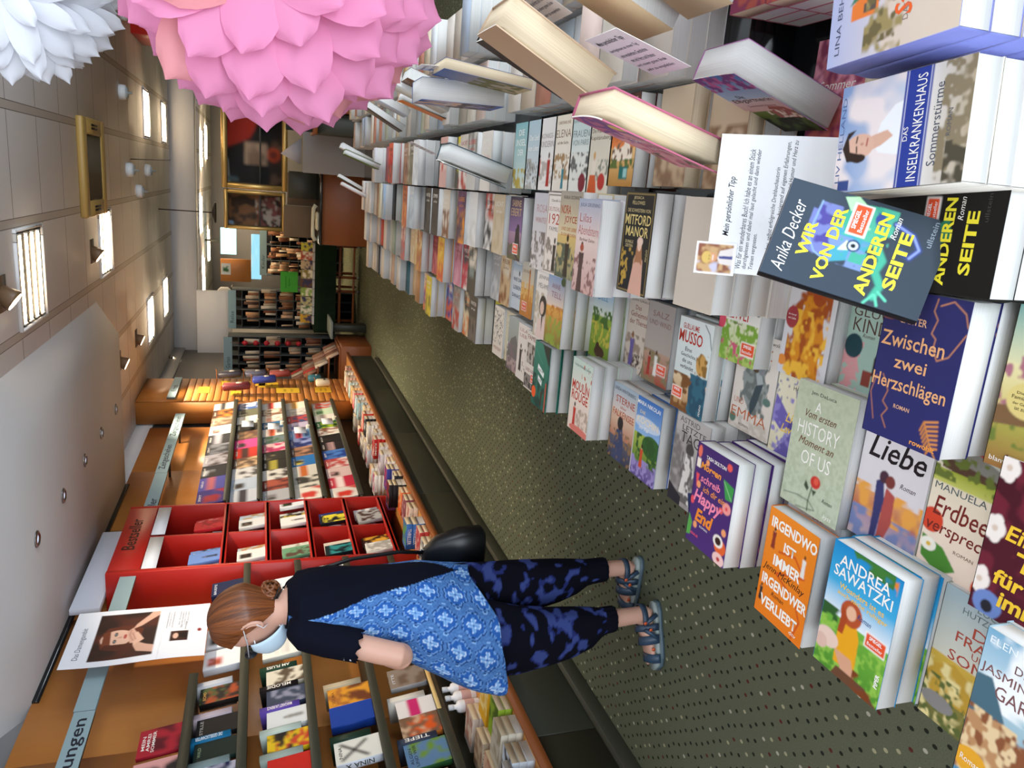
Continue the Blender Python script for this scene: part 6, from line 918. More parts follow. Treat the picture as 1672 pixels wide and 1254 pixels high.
def limb(pts, rr, n=16): bm_.tube(pts, rr, n)
# arms folded in front
SL, EL, WL = (-1.43, 2.27, 1.362), (-1.492, 2.192, 1.065), (-1.612, 2.43, 1.095)
SR, ER, WR = (-1.42, 2.565, 1.362), (-1.50, 2.635, 1.08), (-1.592, 2.42, 1.135)
limb([(-1.42, 2.32, 1.37), SL, (-1.452, 2.24, 1.25), (-1.478, 2.207, 1.13), EL, (-1.50, 2.20, 1.045)], [.026, .034, .040, .041, .040, .028])
limb([EL, (-1.525, 2.235, 1.06), (-1.575, 2.32, 1.075), WL, (-1.618, 2.46, 1.10)], [.042, .043, .038, .027, .026])
limb([(-1.42, 2.52, 1.37), SR, (-1.45, 2.60, 1.25), ER, (-1.51, 2.63, 1.06)], [.055, .054, .048, .042, .03])
limb([ER, (-1.54, 2.58, 1.08), (-1.58, 2.50, 1.115), WR, (-1.585, 2.39, 1.138)], [.042, .042, .036, .027, .026])
# hands: palm and five fingers each
def hand(w_, palm, across, nrm, curl, s=1.):
    w_, palm, across, nrm = map(Vector, (w_, palm, across, nrm)); palm.normalize(); across.normalize(); nrm.normalize()
    RS = []
    for d, wd, th in ((-.01, .024, .016), (.02, .034, .017), (.05, .042, .016), (.078, .042, .013), (.086, .038, .010)):
        RS.append([tuple(w_+palm*d*s+across*cos(2*pi*j/16)*wd*s+nrm*sin(2*pi*j/16)*th*s) for j in range(16)])
    bm_.rings(RS, caps=True)
    for k, (o, l1, l2, l3) in enumerate(((-.031, .032, .022, .018), (-.0105, .040, .026, .02), (.0105, .042, .028, .02), (.031, .036, .025, .019))):
        p = w_+palm*.075*s+across*o*s; d = palm.copy(); P = [p]; a = 0
        for seg, cu in ((l1, curl[0]), (l2, curl[1]), (l3, curl[2])):
            a += cu*(1+.06*k); dd = palm*cos(a)+nrm*sin(a); p = p+dd*seg*s; P.append(p)
        bm_.tube(P, [.0085*s, .0082*s, .0076*s, .0062*s], 8)
    p = w_+palm*.025*s+across*.034*s; d1 = (palm*.6+across*.75+nrm*.25).normalized(); p1 = p+d1*.036*s; d2 = (palm*.85+across*.2+nrm*.45).normalized()
    bm_.tube([w_+palm*.012*s+across*.015*s, p, p1, p1+d2*.03*s], [.012*s, .0105*s, .0095*s, .007*s], 8)
hand((-1.616, 2.45, 1.10), (.12, .98, .1), (0, -.05, 1), (.95, -.1, .05), (.25, .35, .3))                     # left hand tucked under the right arm
hand((-1.578, 2.372, 1.135), (.36, -.93, -.03), (0, -.03, 1), (.93, .36, 0), (.30, .34, .30))   # right hand round the left arm
# legs and feet
LA, LK, LH = (-1.565, 2.395, .085), (-1.595, 2.37, .45), (-1.53, 2.345, .80)
RA, RK, RH = (-1.46, 2.582, .085), (-1.482, 2.55, .45), (-1.49, 2.50, .80)
limb([LH, (-1.575, 2.356, .62), LK, (-1.585, 2.383, .32), (-1.568, 2.392, .19), LA, (-1.565, 2.395, .05)], [.075, .07, .055, .048, .035, .033, .032])
limb([RH, (-1.485, 2.53, .62), RK, (-1.474, 2.568, .32), (-1.460, 2.581, .17), RA, (-1.46, 2.582, .05)], [.075, .07, .055, .047, .034, .033, .032])
FEET = ((Vector((-1.535, 2.408, 0)), Vector((-.242, -.079, 0)).normalized()), (Vector((-1.43, 2.578, 0)), Vector((-.256, .036, 0)).normalized()))
for hl, d in FEET:
    sd = Vector((-d.y, d.x, 0)); RS = []
    for s_, wd, hh in ((.012, .022, .03), (.03, .03, .05), (.06, .032, .062), (.10, .033, .058), (.14, .038, .042), (.18, .043, .032), (.205, .04, .026), (.215, .03, .02)):
        RS.append([tuple(hl+d*s_+sd*cos(2*pi*j/16)*wd+Vector((0, 0, .03+hh*.5+sin(2*pi*j/16)*hh*.5))) for j in range(16)])
    bm_.rings(RS, caps=True)
    for k in range(5):
        o = (-.03+.0145*k)*(1 if d.y < 0 else -1); ln = [.03, .026, .026, .024, .02][k]; r_ = [.0095, .0075, .007, .0068, .0065][k]
        p = hl+d*(.208-.006*k)+sd*o+Vector((0, 0, .038)); bm_.tube([p, p+d*ln*.6+Vector((0, 0, .003)), p+d*ln-Vector((0, 0, .004))], [r_, r_, r_*.8], 8)
me = bm_.mesh('person_raw', 'skin'); tmp = bpy.data.objects.new('person_raw', me); COL.objects.link(tmp)
md = tmp.modifiers.new('fuse', 'REMESH'); md.mode = 'VOXEL'; md.voxel_size = .0055; md.use_smooth_shade = True
sm = tmp.modifiers.new('soft', 'SMOOTH'); sm.factor = .5; sm.iterations = 3
dg = bpy.context.evaluated_depsgraph_get(); me2 = bpy.data.meshes.new_from_object(tmp.evaluated_get(dg)); bpy.data.objects.remove(tmp)
me2.name = 'person'; me2.materials.clear(); me2.materials.append(MATS['skin'])
per = bpy.data.objects.new('person', me2); COL.objects.link(per)
tag(per, 'person in a blue patterned tunic and face mask standing with folded arms, looking at the left shelves', 'person')

# hair: shell combed from the brow back to a low bun
BUN = Vector((-1.352, PY+.012, 1.468))
mb = MB(); nt, np_ = 44, 200; V, C_ = [], []
rr = np.random.default_rng(3).random(np_); r2 = np.random.default_rng(4).random(np_)
for i in range(nt+1):
    for j in range(np_):
        ph = 2*pi*j/np_; cf = cos(ph)
        lim = interp([(-1, 2.78), (-.45, 2.62), (-.1, 2.02), (.12, 1.42), (.5, 1.12), (.8, .98), (1, .92)], cf)[0]
        th = .02+(lim-.02)*i/nt
        k = rr[(j+int(i*.35)) % np_]
        g = .011+.007*sin(min(1, i/nt*1.2)*pi)+.0025*(k-.5) + (.004*max(0, -cf))
        if i == nt: g = -.002
        p = head_pt(th, ph, g); V.append(tuple(p))
        t_ = .55*k+.45*r2[(j*7) % np_]; sh = i/nt
        C_.append(tuple(np.array(L('#3c1f10'))*(1-t_)+np.array(L('#8a4c20'))*t_))
Fc = [(i*np_+j, i*np_+(j+1) % np_, (i+1)*np_+(j+1) % np_, (i+1)*np_+j) for i in range(nt) for j in range(np_)]
mb.add(V, Fc, vc=C_); hair = mb.build('hair', 'satin', per, smooth=True)
mb = MB()
for q in range(16):
    a0_ = q*2*pi/16; pts = []
    for s_ in range(13):
        a = a0_+s_*.42; r_ = .016+.014*sin(pi*s_/12); pts.append(tuple(BUN+Vector((.016*cos(s_*.26*2), r_*cos(a), r_*sin(a)*1.1))+Vector((.010*(q % 3-1), 0, 0))))
    t_ = (q*37 % 16)/16; mb.tube(pts, .0058, 6, tuple(np.array(L('#43220f'))*(1-t_)+np.array(L('#8f5024'))*t_))
mb.build('bun', 'satin', per, smooth=True)
mb = MB()
for q in range(11): mb.tube([tuple(BUN+Vector((-.012+.0035*q, -.036-.001*q, -.016-.0015*q))), tuple(BUN+Vector((-.006+.0035*q, -.046, -.024-.0015*q)))], .0014, 5, '#141414')
mb.tube([tuple(BUN+Vector((-.016+.0042*q, -.032, -.012-.0016*q))) for q in range(11)], .003, 6, '#161616'); mb.build('hair_clip', 'satin', per)
# ears
for s_ in (-1, 1):
    mb = MB(); ec = HC+HR@Vector((.006, s_*.0745, -.012))
    for ring, rad in ((1.12, .006), (.68, .0045)):
        mb.tube([tuple(ec+HR@Vector((.017*ring*cos(a), s_*(.008+.004*cos(a)), .030*ring*sin(a)-.002))) for a in np.linspace(-1.9, 2.5, 16)], rad, 8)
    mb.lathe([(.001, -.004), (.014, -.002), (.016, .002), (.012, .006), (.001, .007)], axis='y', seg=16); n_ = mb.v[-1]; mb.v[-1] = n_*np.array([1., 1., 1.7])+np.array(ec)
    mb.build('ear', 'skin', per, smooth=True)
# mask and glasses
mb = MB(); n1, n2 = 18, 14; V = []
for i in range(n1+1):
    for j in range(n2+1):
        ph = R(-62+124*i/n1); th = R(88+62*j/n2); bulge = .014+.034*cos(ph*1.3)*sin(pi*(j/n2)**.9)
        V.append(tuple(head_pt(th, ph, max(.004, bulge))-Vector((.006*cos(ph), 0, 0))))
F1 = [(i*(n2+1)+j, (i+1)*(n2+1)+j, (i+1)*(n2+1)+j+1, i*(n2+1)+j+1) for i in range(n1) for j in range(n2)]
mb.add(V, F1); o = mb.build('face_mask', 'mask_blue', per, smooth=True); s2 = o.modifiers.new('sheet', 'SOLIDIFY'); s2.thickness = .0015
for s_ in (-1, 1):
    mb = MB(); e_ = HC+HR@Vector((.018, s_*.088, -.004))
    mb.tube([tuple(head_pt(R(94), s_*R(60), .014)), tuple(HC+HR@Vector((-.03, s_*.088, .012))), tuple(e_+Vector((0, 0, .016))), tuple(e_+Vector((.010, 0, -.02))), tuple(HC+HR@Vector((-.004, s_*.086, -.048))), tuple(head_pt(R(138), s_*R(58), .014))], .0019, 6, '#e6eaee'); mb.build('ear_loop', 'satin', per)
g_ = MB()
for s_ in (-1, 1):
    c_ = HC+HR@Vector((-.112, s_*.034, .018)); g_.tube([tuple(c_+HR@Vector((-.002*abs(cos(a))+.006*s_*0, .027*cos(a), .020*sin(a)))) for a in np.linspace(0, 2*pi, 25)], .0024, 6, '#1c2028')
    g_.tube([tuple(c_+HR@Vector((.004, s_*.029, .006))), tuple(HC+HR@Vector((-.05, s_*.079, .014))), tuple(HC+HR@Vector((.012, s_*.084, .012)))], .0019, 6, '#aeb4bc')
    ln = MB(); ln.lathe([(.001, 0), (.026, .0004), (.026, .0012), (.001, .0016)], axis='x', seg=24); ln.v[-1] = ln.v[-1]*np.array([1, 1, .76]); ln.xform(Matrix.Translation(c_)); ln.build('lens', mat('lens_tint_%d' % s_, '#3a4450', rough=.05, trans=.7), per)
g_.build('glasses_frame', 'satin', per)

# tunic -----------------------------------------------------------------------------
TAB = [(1.415, .062, .068, -1.408), (1.40, .075, .095, -1.408), (1.378, .095, .152, -1.412), (1.34, .115, .158, -1.422), (1.27, .134, .168, -1.437), (1.17, .134, .158, -1.443), (1.06, .142, .165, -1.452), (.95, .176, .205, -1.485), (.85, .198, .222, -1.525), (.78, .212, .235, -1.55), (.70, .222, .242, -1.565)]
PHB = [(1.42, 95), (1.38, 104), (1.25, 124), (1.15, 140), (1.0, 156), (.85, 178), (.7, 192)]
def pattern(u, v, seam):
    T_ = .098; a = u/T_; b_ = v/T_; i = math.floor(a); b_ += .5*(i % 2); fa, fb = a-i-.5, b_-math.floor(b_)-.5
    r_ = math.hypot(fa, fb); an = math.atan2(fb, fa)
    oct_ = max(abs(fa), abs(fb), (abs(fa)+abs(fb))*.76)*(1+.06*cos(8*an))
    pet = .10+.17*abs(cos(2*an))**1.5
    if r_ < .035: return '#2a4f8f'
    if r_ < pet: return '#b2c8e2' if abs(r_-pet) < .035 else ('#7da2cc' if abs(math.sin(2*an)) > .25 else '#5f8cc0')
    if oct_ < .36: return '#27549a' if (an*10 % 2) < 1.2 else '#2c5ca2'
    if oct_ < .40: return '#6890c4'
    if oct_ < .435: return '#173468'
    q = math.hypot(abs(fa)-.5, abs(fb)-.5)
    if q < .05: return '#16305e'
    if q < .09: return '#7fa8d6'
    return '#41689f' if math.sin(fa*40)*math.sin(fb*40) > -.2 else '#4d78b0'
mb = MB(); NZ, NP = 150, 230; V, C_ = [], []
for i in range(NZ+1):
    for j in range(NP):
        ph = 2*pi*j/NP
        hem = .695+.085*max(0, -cos(ph))**1.4-.012*cos(ph*5+.7)
        z = 1.412+(hem-1.412)*i/NZ
        a, b_, cx = interp(TAB, z); k = np.clip((1.15-z)/.45, 0, 1)
        w_ = 1+k*(.035*cos(6*ph+.4)+.022*cos(11*ph+1.2))+.006*sin(17*ph+z*30)*(1-k)
        cs, sn = cos(ph), sin(ph)
        x = cx-a*w_*np.sign(cs)*abs(cs)**.92; y = PY-b_*w_*np.sign(sn)*abs(sn)**.92
        V.append((x, y, z))
        deg = math.degrees(ph); d2 = deg if deg <= 180 else 360-deg; pb = interp(PHB, z)[0]
        C_.append(L('#0c0e1a') if d2 > pb else L(pattern(ph*.2+.02, z*1.02+.3*abs(.0), 0)))
Fc = [(i*NP+j, (i+1)*NP+j, (i+1)*NP+(j+1) % NP, i*NP+(j+1) % NP) for i in range(NZ) for j in range(NP)]
mb.add(V, Fc, vc=C_); tun = mb.build('tunic', 'cloth', per, smooth=True); s2 = tun.modifiers.new('sheet', 'SOLIDIFY'); s2.thickness = .003; s2.offset = 1
for pts, rr_, sgn in (([(-1.425, 2.34, 1.372), (-1.432, 2.285, 1.366), (-1.446, 2.252, 1.29), (-1.464, 2.226, 1.195)], [.042, .055, .055, .053], -1), ([(-1.42, 2.50, 1.372), (-1.42, 2.555, 1.366), (-1.445, 2.592, 1.29), (-1.468, 2.608, 1.195)], [.04, .056, .06, .058], 1)):
    mb = MB(); P = [Vector(p) for p in pts]; n = 30; RS = []; 
    ax = None
    for s_ in range(25):
        u_ = s_/24*(len(P)-1); i0 = min(int(u_), len(P)-2); f = u_-i0; c0 = P[i0].lerp(P[i0+1], f); d = (P[i0+1]-P[i0]).normalized(); r_ = rr_[i0]*(1-f)+rr_[i0+1]*f
        A = Vector((-1, 0, 0)); A = (A-d*A.dot(d)).normalized(); B = d.cross(A)
        RS.append([tuple(c0+(A*cos(2*pi*j/n)+B*sin(2*pi*j/n))*(r_*(1+.015*cos(5*2*pi*j/n+s_*.3)))+d*(.008*cos(9*2*pi*j/n) if s_ == 24 else 0)) for j in range(n)])
    mb.rings(RS, '#0c0e1a'); o = mb.build('sleeve', 'cloth', per, smooth=True); s2 = o.modifiers.new('sheet', 'SOLIDIFY'); s2.thickness = .003
    if sgn < 0:
        ey = MB()
        for q, (az, tt) in enumerate([(a_+.09*cos(k_), t_+.022*sin(k_)) for a_, t_ in ((.62, 1.31), (.45, 1.245)) for k_ in np.linspace(0, 5.2, 6)]):
            c0 = Vector(interp([(1.195, -1.464, 2.226), (1.29, -1.446, 2.252), (1.366, -1.432, 2.285)], tt)+[tt]); o_ = Vector((-sin(az), -cos(az), 0)); p = c0+o_*.0555
            ey.lathe([(.0035, 0), (.0042, .001), (.001, .0016)], seg=8, c='#d8dce4', axis='y'); ey.v[-1] = ey.v[-1]+np.array(p)
        ey.build('eyelet_trim', 'cloth', per)
mb = MB(); mb.tube([(-1.408-.068*cos(a), PY-.074*sin(a), 1.412+.006*cos(a)) for a in np.linspace(0, 2*pi, 40)], .005, 6, '#10121d', caps=False); mb.build('neckband', 'cloth', per)
# trousers: loose legs gathered at a cuff, dark with blue tie-dye
for nm, pts in (('l', [(.86, -1.53, 2.345, .15, .12), (.78, -1.55, 2.345, .15, .115), (.70, -1.572, 2.35, .142, .108), (.60, -1.588, 2.355, .127, .10), (.48, -1.598, 2.365, .108, .09), (.38, -1.594, 2.375, .094, .08), (.30, -1.588, 2.385, .078, .068), (.255, -1.575, 2.39, .055, .052), (.235, -1.570, 2.39, .051, .049), (.20, -1.568, 2.392, .05, .048)]),
                ('r', [(.86, -1.49, 2.49, .14, .12), (.78, -1.488, 2.50, .136, .115), (.70, -1.484, 2.518, .122, .106), (.60, -1.48, 2.535, .108, .098), (.48, -1.482, 2.548, .096, .088), (.38, -1.478, 2.56, .084, .078), (.30, -1.472, 2.57, .07, .066), (.25, -1.464, 2.578, .054, .052), (.20, -1.46, 2.58, .05, .049), (.165, -1.46, 2.582, .049, .048)])):
    mb = MB(); nz, n = 120, 90; zt, zb = pts[0][0], pts[-1][0]; V, C_ = [], []
    nz1 = vnoise(nz+1, n, 9, 5 if nm == 'l' else 8); nz2 = vnoise(nz+1, n, 16, 9)
    for i in range(nz+1):
        z = zt+(zb-zt)*i/nz; cx, cy, a, b_ = interp(pts, z)
        for j in range(n):
            ph = 2*pi*j/n; w_ = 1+.02*cos(4*ph+z*9)+.018*cos(7*ph-z*14)+(.03*cos(14*ph) if z < zb+.05 else 0)
            V.append((cx-a*w_*cos(ph), cy-b_*w_*sin(ph), z))
            k = nz1[i, j]*.6+nz2[i, j]*.4+.08*sin(z*60)*sin(ph*6); C_.append(L('#0d0e18') if k < .54 or z < zb+.045 else (L('#39467f') if k > .585 else L('#262f66')))
    Fc = [(i*n+j, (i+1)*n+j, (i+1)*n+(j+1) % n, i*n+(j+1) % n) for i in range(nz) for j in range(n)]
    mb.add(V, Fc, vc=C_); o = mb.build('trouser_leg', 'cloth', per, smooth=True); s2 = o.modifiers.new('sheet', 'SOLIDIFY'); s2.thickness = .003
mb = MB(); mb.rings([ell(-1.515, PY, z, a, b_, 32) for z, a, b_ in ((.92, .11, .16), (.86, .135, .18), (.80, .14, .185), (.75, .125, .165), (.72, .09, .13))], '#0d0e18', caps=True); mb.build('trouser_top', 'cloth', per, smooth=True)
# sandals
for hl, d in FEET:
    sd = Vector((-d.y, d.x, 0)); q_ = 1 if d.y < 0 else -1
    out = [(-.012, -.016), (-.018, 0), (-.012, .018), (.02, .032), (.08, .034), (.14, .042), (.19, .046), (.23, .038), (.252, .012), (.25, -.014), (.22, -.038), (.17, -.044), (.10, -.036), (.03, -.032)]
    mb = MB(); 
    def sole(x, y, z): return tuple(hl+d*x+sd*y+Vector((0, 0, z+(.006*max(0, x-.17)/.08))))
    mb.prism(out, .001, .016, '#4c5f6a', map=sole); mb.prism([(x*.985+.002, y*.97) for x, y in out], .0162, .030, '#8f9a98', map=sole); so = mb.build('sandal', 'satin', per)
    def strap(p0, p1, wd, hh, c, nm='strap'):
        m_ = MB(); n = 14; RS = []
        for s_ in range(n+1):
            t_ = s_/n; a = pi*t_; x = p0[0]*(1-t_)+p1[0]*t_; y = -cos(a)*(p0[1]*(1-t_)+p1[1]*t_); z = .024+sin(a)*hh
            c0 = hl+d*x+sd*y+Vector((0, 0, z)); o_ = (sd*-cos(a)+Vector((0, 0, sin(a)))).normalized()
            RS.append([tuple(c0+d*-wd+o_*.0), tuple(c0+d*wd), tuple(c0+d*wd+o_*.005), tuple(c0+d*-wd+o_*.005)])
        m_.rings(RS, c, caps=True); return m_.build(nm, 'satin', so)
    strap((.205, .047), (.195, .047), .017, .038, '#2d4258'); strap((.15, .046), (.12, .043), .017, .060, '#2d4258'); strap((.095, .040), (.075, .040), .013, .074, '#2a3c50')
    m_ = MB(); RS = []
    for a in np.linspace(-1.9, 1.9, 17):
        c0 = hl+d*(.048-.052*cos(a)*1.0)+sd*(.040*math.sin(a))+Vector((0, 0, .078)); o_ = (d*-cos(a)+sd*math.sin(a)).normalized(); RS.append([tuple(c0+Vector((0, 0, -.011))), tuple(c0+Vector((0, 0, .011))), tuple(c0+o_*.005+Vector((0, 0, .011))), tuple(c0+o_*.005-Vector((0, 0, .011)))])
    m_.rings(RS, '#2a3c50', caps=True); m_.build('heel_strap', 'satin', so)
    for s_ in (-1, 1):
        m_ = MB(); m_.tube([tuple(hl+d*x+sd*s_*y+Vector((0, 0, z))) for x, y, z in ((.03, .036, .028), (.045, .039, .055), (.06, .038, .078))], .009, 6, '#2d4258'); m_.tube([tuple(hl+d*x+sd*s_*y+Vector((0, 0, z))) for x, y, z in ((.12, .042, .03), (.10, .042, .055), (.085, .036, .08))], .009, 6, '#2d4258'); m_.build('side_strap', 'satin', so)
        m_ = MB()
        for x, z in ((.085, .06), (.16, .05), (.058, .082)): m_.lathe([(.007, 0), (.0075, .002), (.004, .004), (.001, .004)], axis='y', seg=10, c='#c8562c'); m_.v[-1] = m_.v[-1]*np.array([1, s_, 1])+np.array(hl+d*x+sd*s_*.047+Vector((0, 0, z)))
        m_.build('buckle', 'satin', so)
# handbag
bag = empty('handbag', (-1.42, 2.70, .655)); tag(bag, 'black leather handbag hanging from the shoulder of the person in the tunic', 'bag')
mb = MB(); RS = []
for z, hx, hy in ((.0, .135, .045), (.012, .145, .055), (.10, .14, .058), (.19, .11, .045), (.235, .07, .022), (.245, .05, .012)):
    RS.append([(.0+hx*np.sign(cos(a))*abs(cos(a))**.5-.02, hy*np.sign(math.sin(a))*abs(math.sin(a))**.5, z) for a in np.linspace(0, 2*pi, 28, endpoint=False)])
mb.rings(RS, caps=True); mb.build('body', 'black_leather', bag, smooth=True)
mb = MB(); mb.tube([(.03, .0, .235), (.045, -.01, .34), (.05, -.05, .52), (.03, -.10, .69), (.0, -.135, .765), (-.045, -.11, .71), (-.10, -.03, .50), (-.09, .0, .3), (-.075, .0, .235)], .0075, 8); mb.build('strap', 'black_leather', bag, smooth=True)
for x in (.03, -.075):
    mb = MB(); mb.tube([(x+.012*cos(a), 0, .245+.014*math.sin(a)) for a in np.linspace(0, 2*pi, 17)], .003, 6); mb.build('ring', 'steel', bag)

# ---------------------------------------------------------------- tissue paper flowers hung from the ceiling
def petal_mat(name, c, tr):
    m = mat(name, c, rough=.8, spec=.15); nt, b = nodes(m)
    t_ = N(nt, 'ShaderNodeBsdfTranslucent'); t_.inputs[0].default_value = (*L(c), 1); mx = N(nt, 'ShaderNodeMixShader'); mx.inputs[0].default_value = tr
    out = nt.nodes['Material Output']; nt.links.new(b.outputs[0], mx.inputs[1]); nt.links.new(t_.outputs[0], mx.inputs[2]); nt.links.new(mx.outputs[0], out.inputs[0])
petal_mat('pink_tissue', '#ea9cc2', .45); petal_mat('white_tissue', '#e2e5ec', .3); petal_mat('rose_tissue', '#eaa4a8', .45)
def flower(name, c, rad, axis, rings, pl, pw, m_, lab, seed, m2=None):
    o = empty(name, c); tag(o, lab, 'paper flower', None); rs = random.Random(seed)
    Z = Vector(axis).normalized(); X = Z.orthogonal().normalized(); Y = Z.cross(X); mbs = [MB(), MB()]
    for ri, (th, n) in enumerate(rings):
        for k in range(n):
            ph = 2*pi*(k+.5*(ri % 2)+rs.uniform(-.16, .16))/n; t_ = th+rs.uniform(-.05, .05)
            d = Z*cos(t_)+(X*cos(ph)+Y*sin(ph))*sin(t_)              # where the petal sits on the ball
            tan = (-Z*sin(t_)+(X*cos(ph)+Y*sin(ph))*cos(t_))         # toward the rim
            sd = d.cross(tan); s_ = rs.uniform(.9, 1.12); V = []; nu, nv = 6, 12; tw = rs.uniform(-.3, .3); lift_ = rs.uniform(-.07, .08)
            sdv = sd+d*tw
            for i in range(nv+1):
                v = i/nv; wd = pw*s_*((.55+.45*v/.55) if v < .55 else math.sqrt(max(.012, 1-((v-.55)/.45)**2.4)))
                for j in range(nu+1):
                    u = j/nu*2-1
                    up_ = .36*v-.10*max(0, v-.8)
                    p = d*(rad*(.66+up_)-.05*rad*abs(u)**1.5+.035*rad*(abs(u)-.5)*(1-v)+lift_*rad*v*v) + tan*(pl*s_*(v-.40)) + sdv*(wd*u*.5)
                    V.append(tuple(p))
            w_ = mbs[1] if m2 and rs.random() < .12 else mbs[0]
            w_.add(V, [(i*(nu+1)+j, i*(nu+1)+j+1, (i+1)*(nu+1)+j+1, (i+1)*(nu+1)+j) for i in range(nv) for j in range(nu)])
    mbs[0].build('petals', m_, o, smooth=True)
    if m2: mbs[1].build('inner_petals', m2, o, smooth=True)
    core = MB(); core.lathe([(.001, -rad*.72), (rad*.5, -rad*.52), (rad*.72, 0), (rad*.5, rad*.52), (.001, rad*.72)], seg=24); core.build('core', m_, o, smooth=True)
    th_ = MB(); th_.tube([(0, 0, rad*.6), (0, 0, CZ-c[2])], .0012, 5, '#e8e8e8'); th_.build('thread', 'satin', o)
    return o
flower('paper_flower', (.275, 1.17, 1.475), .196, (-.05, -.8, .1), [(.05, 3), (.26, 9), (.48, 14), (.7, 19), (.93, 23), (1.16, 26), (1.4, 28), (1.65, 28), (1.9, 26), (2.15, 22), (2.45, 16), (2.75, 9)], .155, .082, 'pink_tissue', 'large pink tissue paper flower hanging over the far end of the table', 5, 'rose_tissue')
flower('paper_flower', (.315, 1.83, 1.945), .172, (-.25, -.75, -.1), [(.0, 1), (.28, 8), (.5, 13), (.72, 18), (.94, 22), (1.16, 25), (1.4, 27), (1.64, 28), (1.88, 27), (2.12, 24), (2.4, 18), (2.7, 10)], .115, .046, 'white_tissue', 'white tissue paper flower at the top left picture corner', 9)

# ---------------------------------------------------------------- the far end of the shop
def wall_box(nm, m_, x0, x1, y, dy, z0, z1, par=None, c='#ffffff', lab=None, cat=None, grp=None, b=.006, kind=None):
    mb = MB(); mb.bbox(x0, x1, y, y+dy, z0, z1, b, c); o = mb.build(nm, m_)
    if par: o.parent = par; o.matrix_parent_inverse = par.matrix_world.inverted()
    if lab: tag(o, lab, cat, grp)
    if kind: o['kind'] = kind
    return o
def subbox(par, nm, m_, x0, x1, y0, y1, z0, z1, c='#ffffff', b=.004):
    mb = MB(); mb.bbox(x0, x1, y0, y1, z0, z1, b, c); return sub(mb, nm, m_, par)
def showcase(x0, x1, z0, z1, y, ops, lab, fw=.075, m_='brass'):
    o = empty('glass_showcase', ((x0+x1)/2, y, z0)); tag(o, lab, 'showcase', None)
    mb = MB()
    for a, b_, c_, d in ((x0, x1, z0, z0+fw), (x0, x1, z1-fw, z1), (x0, x0+fw, z0+fw, z1-fw), (x1-fw, x1, z0+fw, z1-fw)):
        mb.bbox(a, b_, y-.04, y+.02, c_, d, .012); 
    sub(mb, 'frame', m_, o)
    mb = MB()
    for a, b_, c_, d in ((x0+fw, x1-fw, z0+fw, z0+fw+.012), (x0+fw, x1-fw, z1-fw-.012, z1-fw), (x0+fw, x0+fw+.012, z0+fw, z1-fw), (x1-fw-.012, x1-fw, z0+fw, z1-fw)): mb.box(a, b_, y-.025, y-.01, c_, d, '#5a4a26')
    sub(mb, 'inner_moulding', 'satin', o)
    W, H = x1-x0-2*fw, z1-z0-2*fw
    mb = label_mb(ops, W, H, 44, lambda a, b_, d: (x0+fw+a, y+.30-d, z0+fw+b_)); sub(mb, 'back_panel', 'print', o)
    mb = MB(); mb.box(x0+fw-.01, x0+fw, y, y+.3, z0, z1, '#3a2c1a'); mb.box(x1-fw, x1-fw+.01, y, y+.3, z0, z1, '#3a2c1a'); mb.box(x0, x1, y, y+.3, z0, z0+fw, '#3a2c1a'); mb.box(x0, x1, y, y+.3, z1-fw, z1, '#3a2c1a'); sub(mb, 'case', 'satin', o)
    mb = MB(); mb.box(x0+fw, x1-fw, y-.002, y, z0+fw, z1-fw); sub(mb, 'glass', 'pane_glass', o)
    mb = MB(); mb.box(x0+fw+.01, x1-fw-.01, y+.05, y+.27, z0+(z1-z0)*.42, z0+(z1-z0)*.42+.012, '#6a6a68'); sub(mb, 'glass_shelf', 'satin', o)
    return o
m = mat('pane_glass', '#ffffff', rough=.02, trans=1.); nt, b = nodes(m); b.inputs['IOR'].default_value = 1.12
showcase(-.265, .95, 1.115, 2.04, 12.4, [('g', '#1c1512', '#17110f'), ('p', [.45, 0, 1, 0, 1, .62, .72, .5, .6, .42], '#b82c16'), ('r', .0, .02, .35, .1, '#c8ccc4'), ('r', .08, .0, .14, .25, '#5a6a6a'), ('r', .3, .34, .56, .68, '#8a7058'), ('n', .3, .34, .56, .68, '#c8a888', 6, .5, .1, 4), ('r', .02, .72, .5, .98, '#3a2a20'), ('n', .02, .72, .6, .98, '#7a5a44', 8, .55, .1, 5), ('e', .43, .78, .085, .1, '#d8502c'), ('e', .43, .78, .05, .06, '#7a2c1c')], 'large gold framed showcase with a red panel and an orange round sticker')
showcase(-.855, -.285, 1.14, 2.01, 12.4, [('g', '#4a3422', '#2c1f16'), ('n', 0, .1, 1, .6, '#8a5a34', 6, .5, .15, 3), ('n', 0, .5, 1, .9, '#c8b4a0', 9, .52, .1, 4), ('n', 0, .55, 1, .95, '#8a4a44', 9, .56, .1, 5), ('r', .1, .06, .2, .16, '#9ab4c8')], 'smaller gold framed showcase left of the large one', fw=.05)
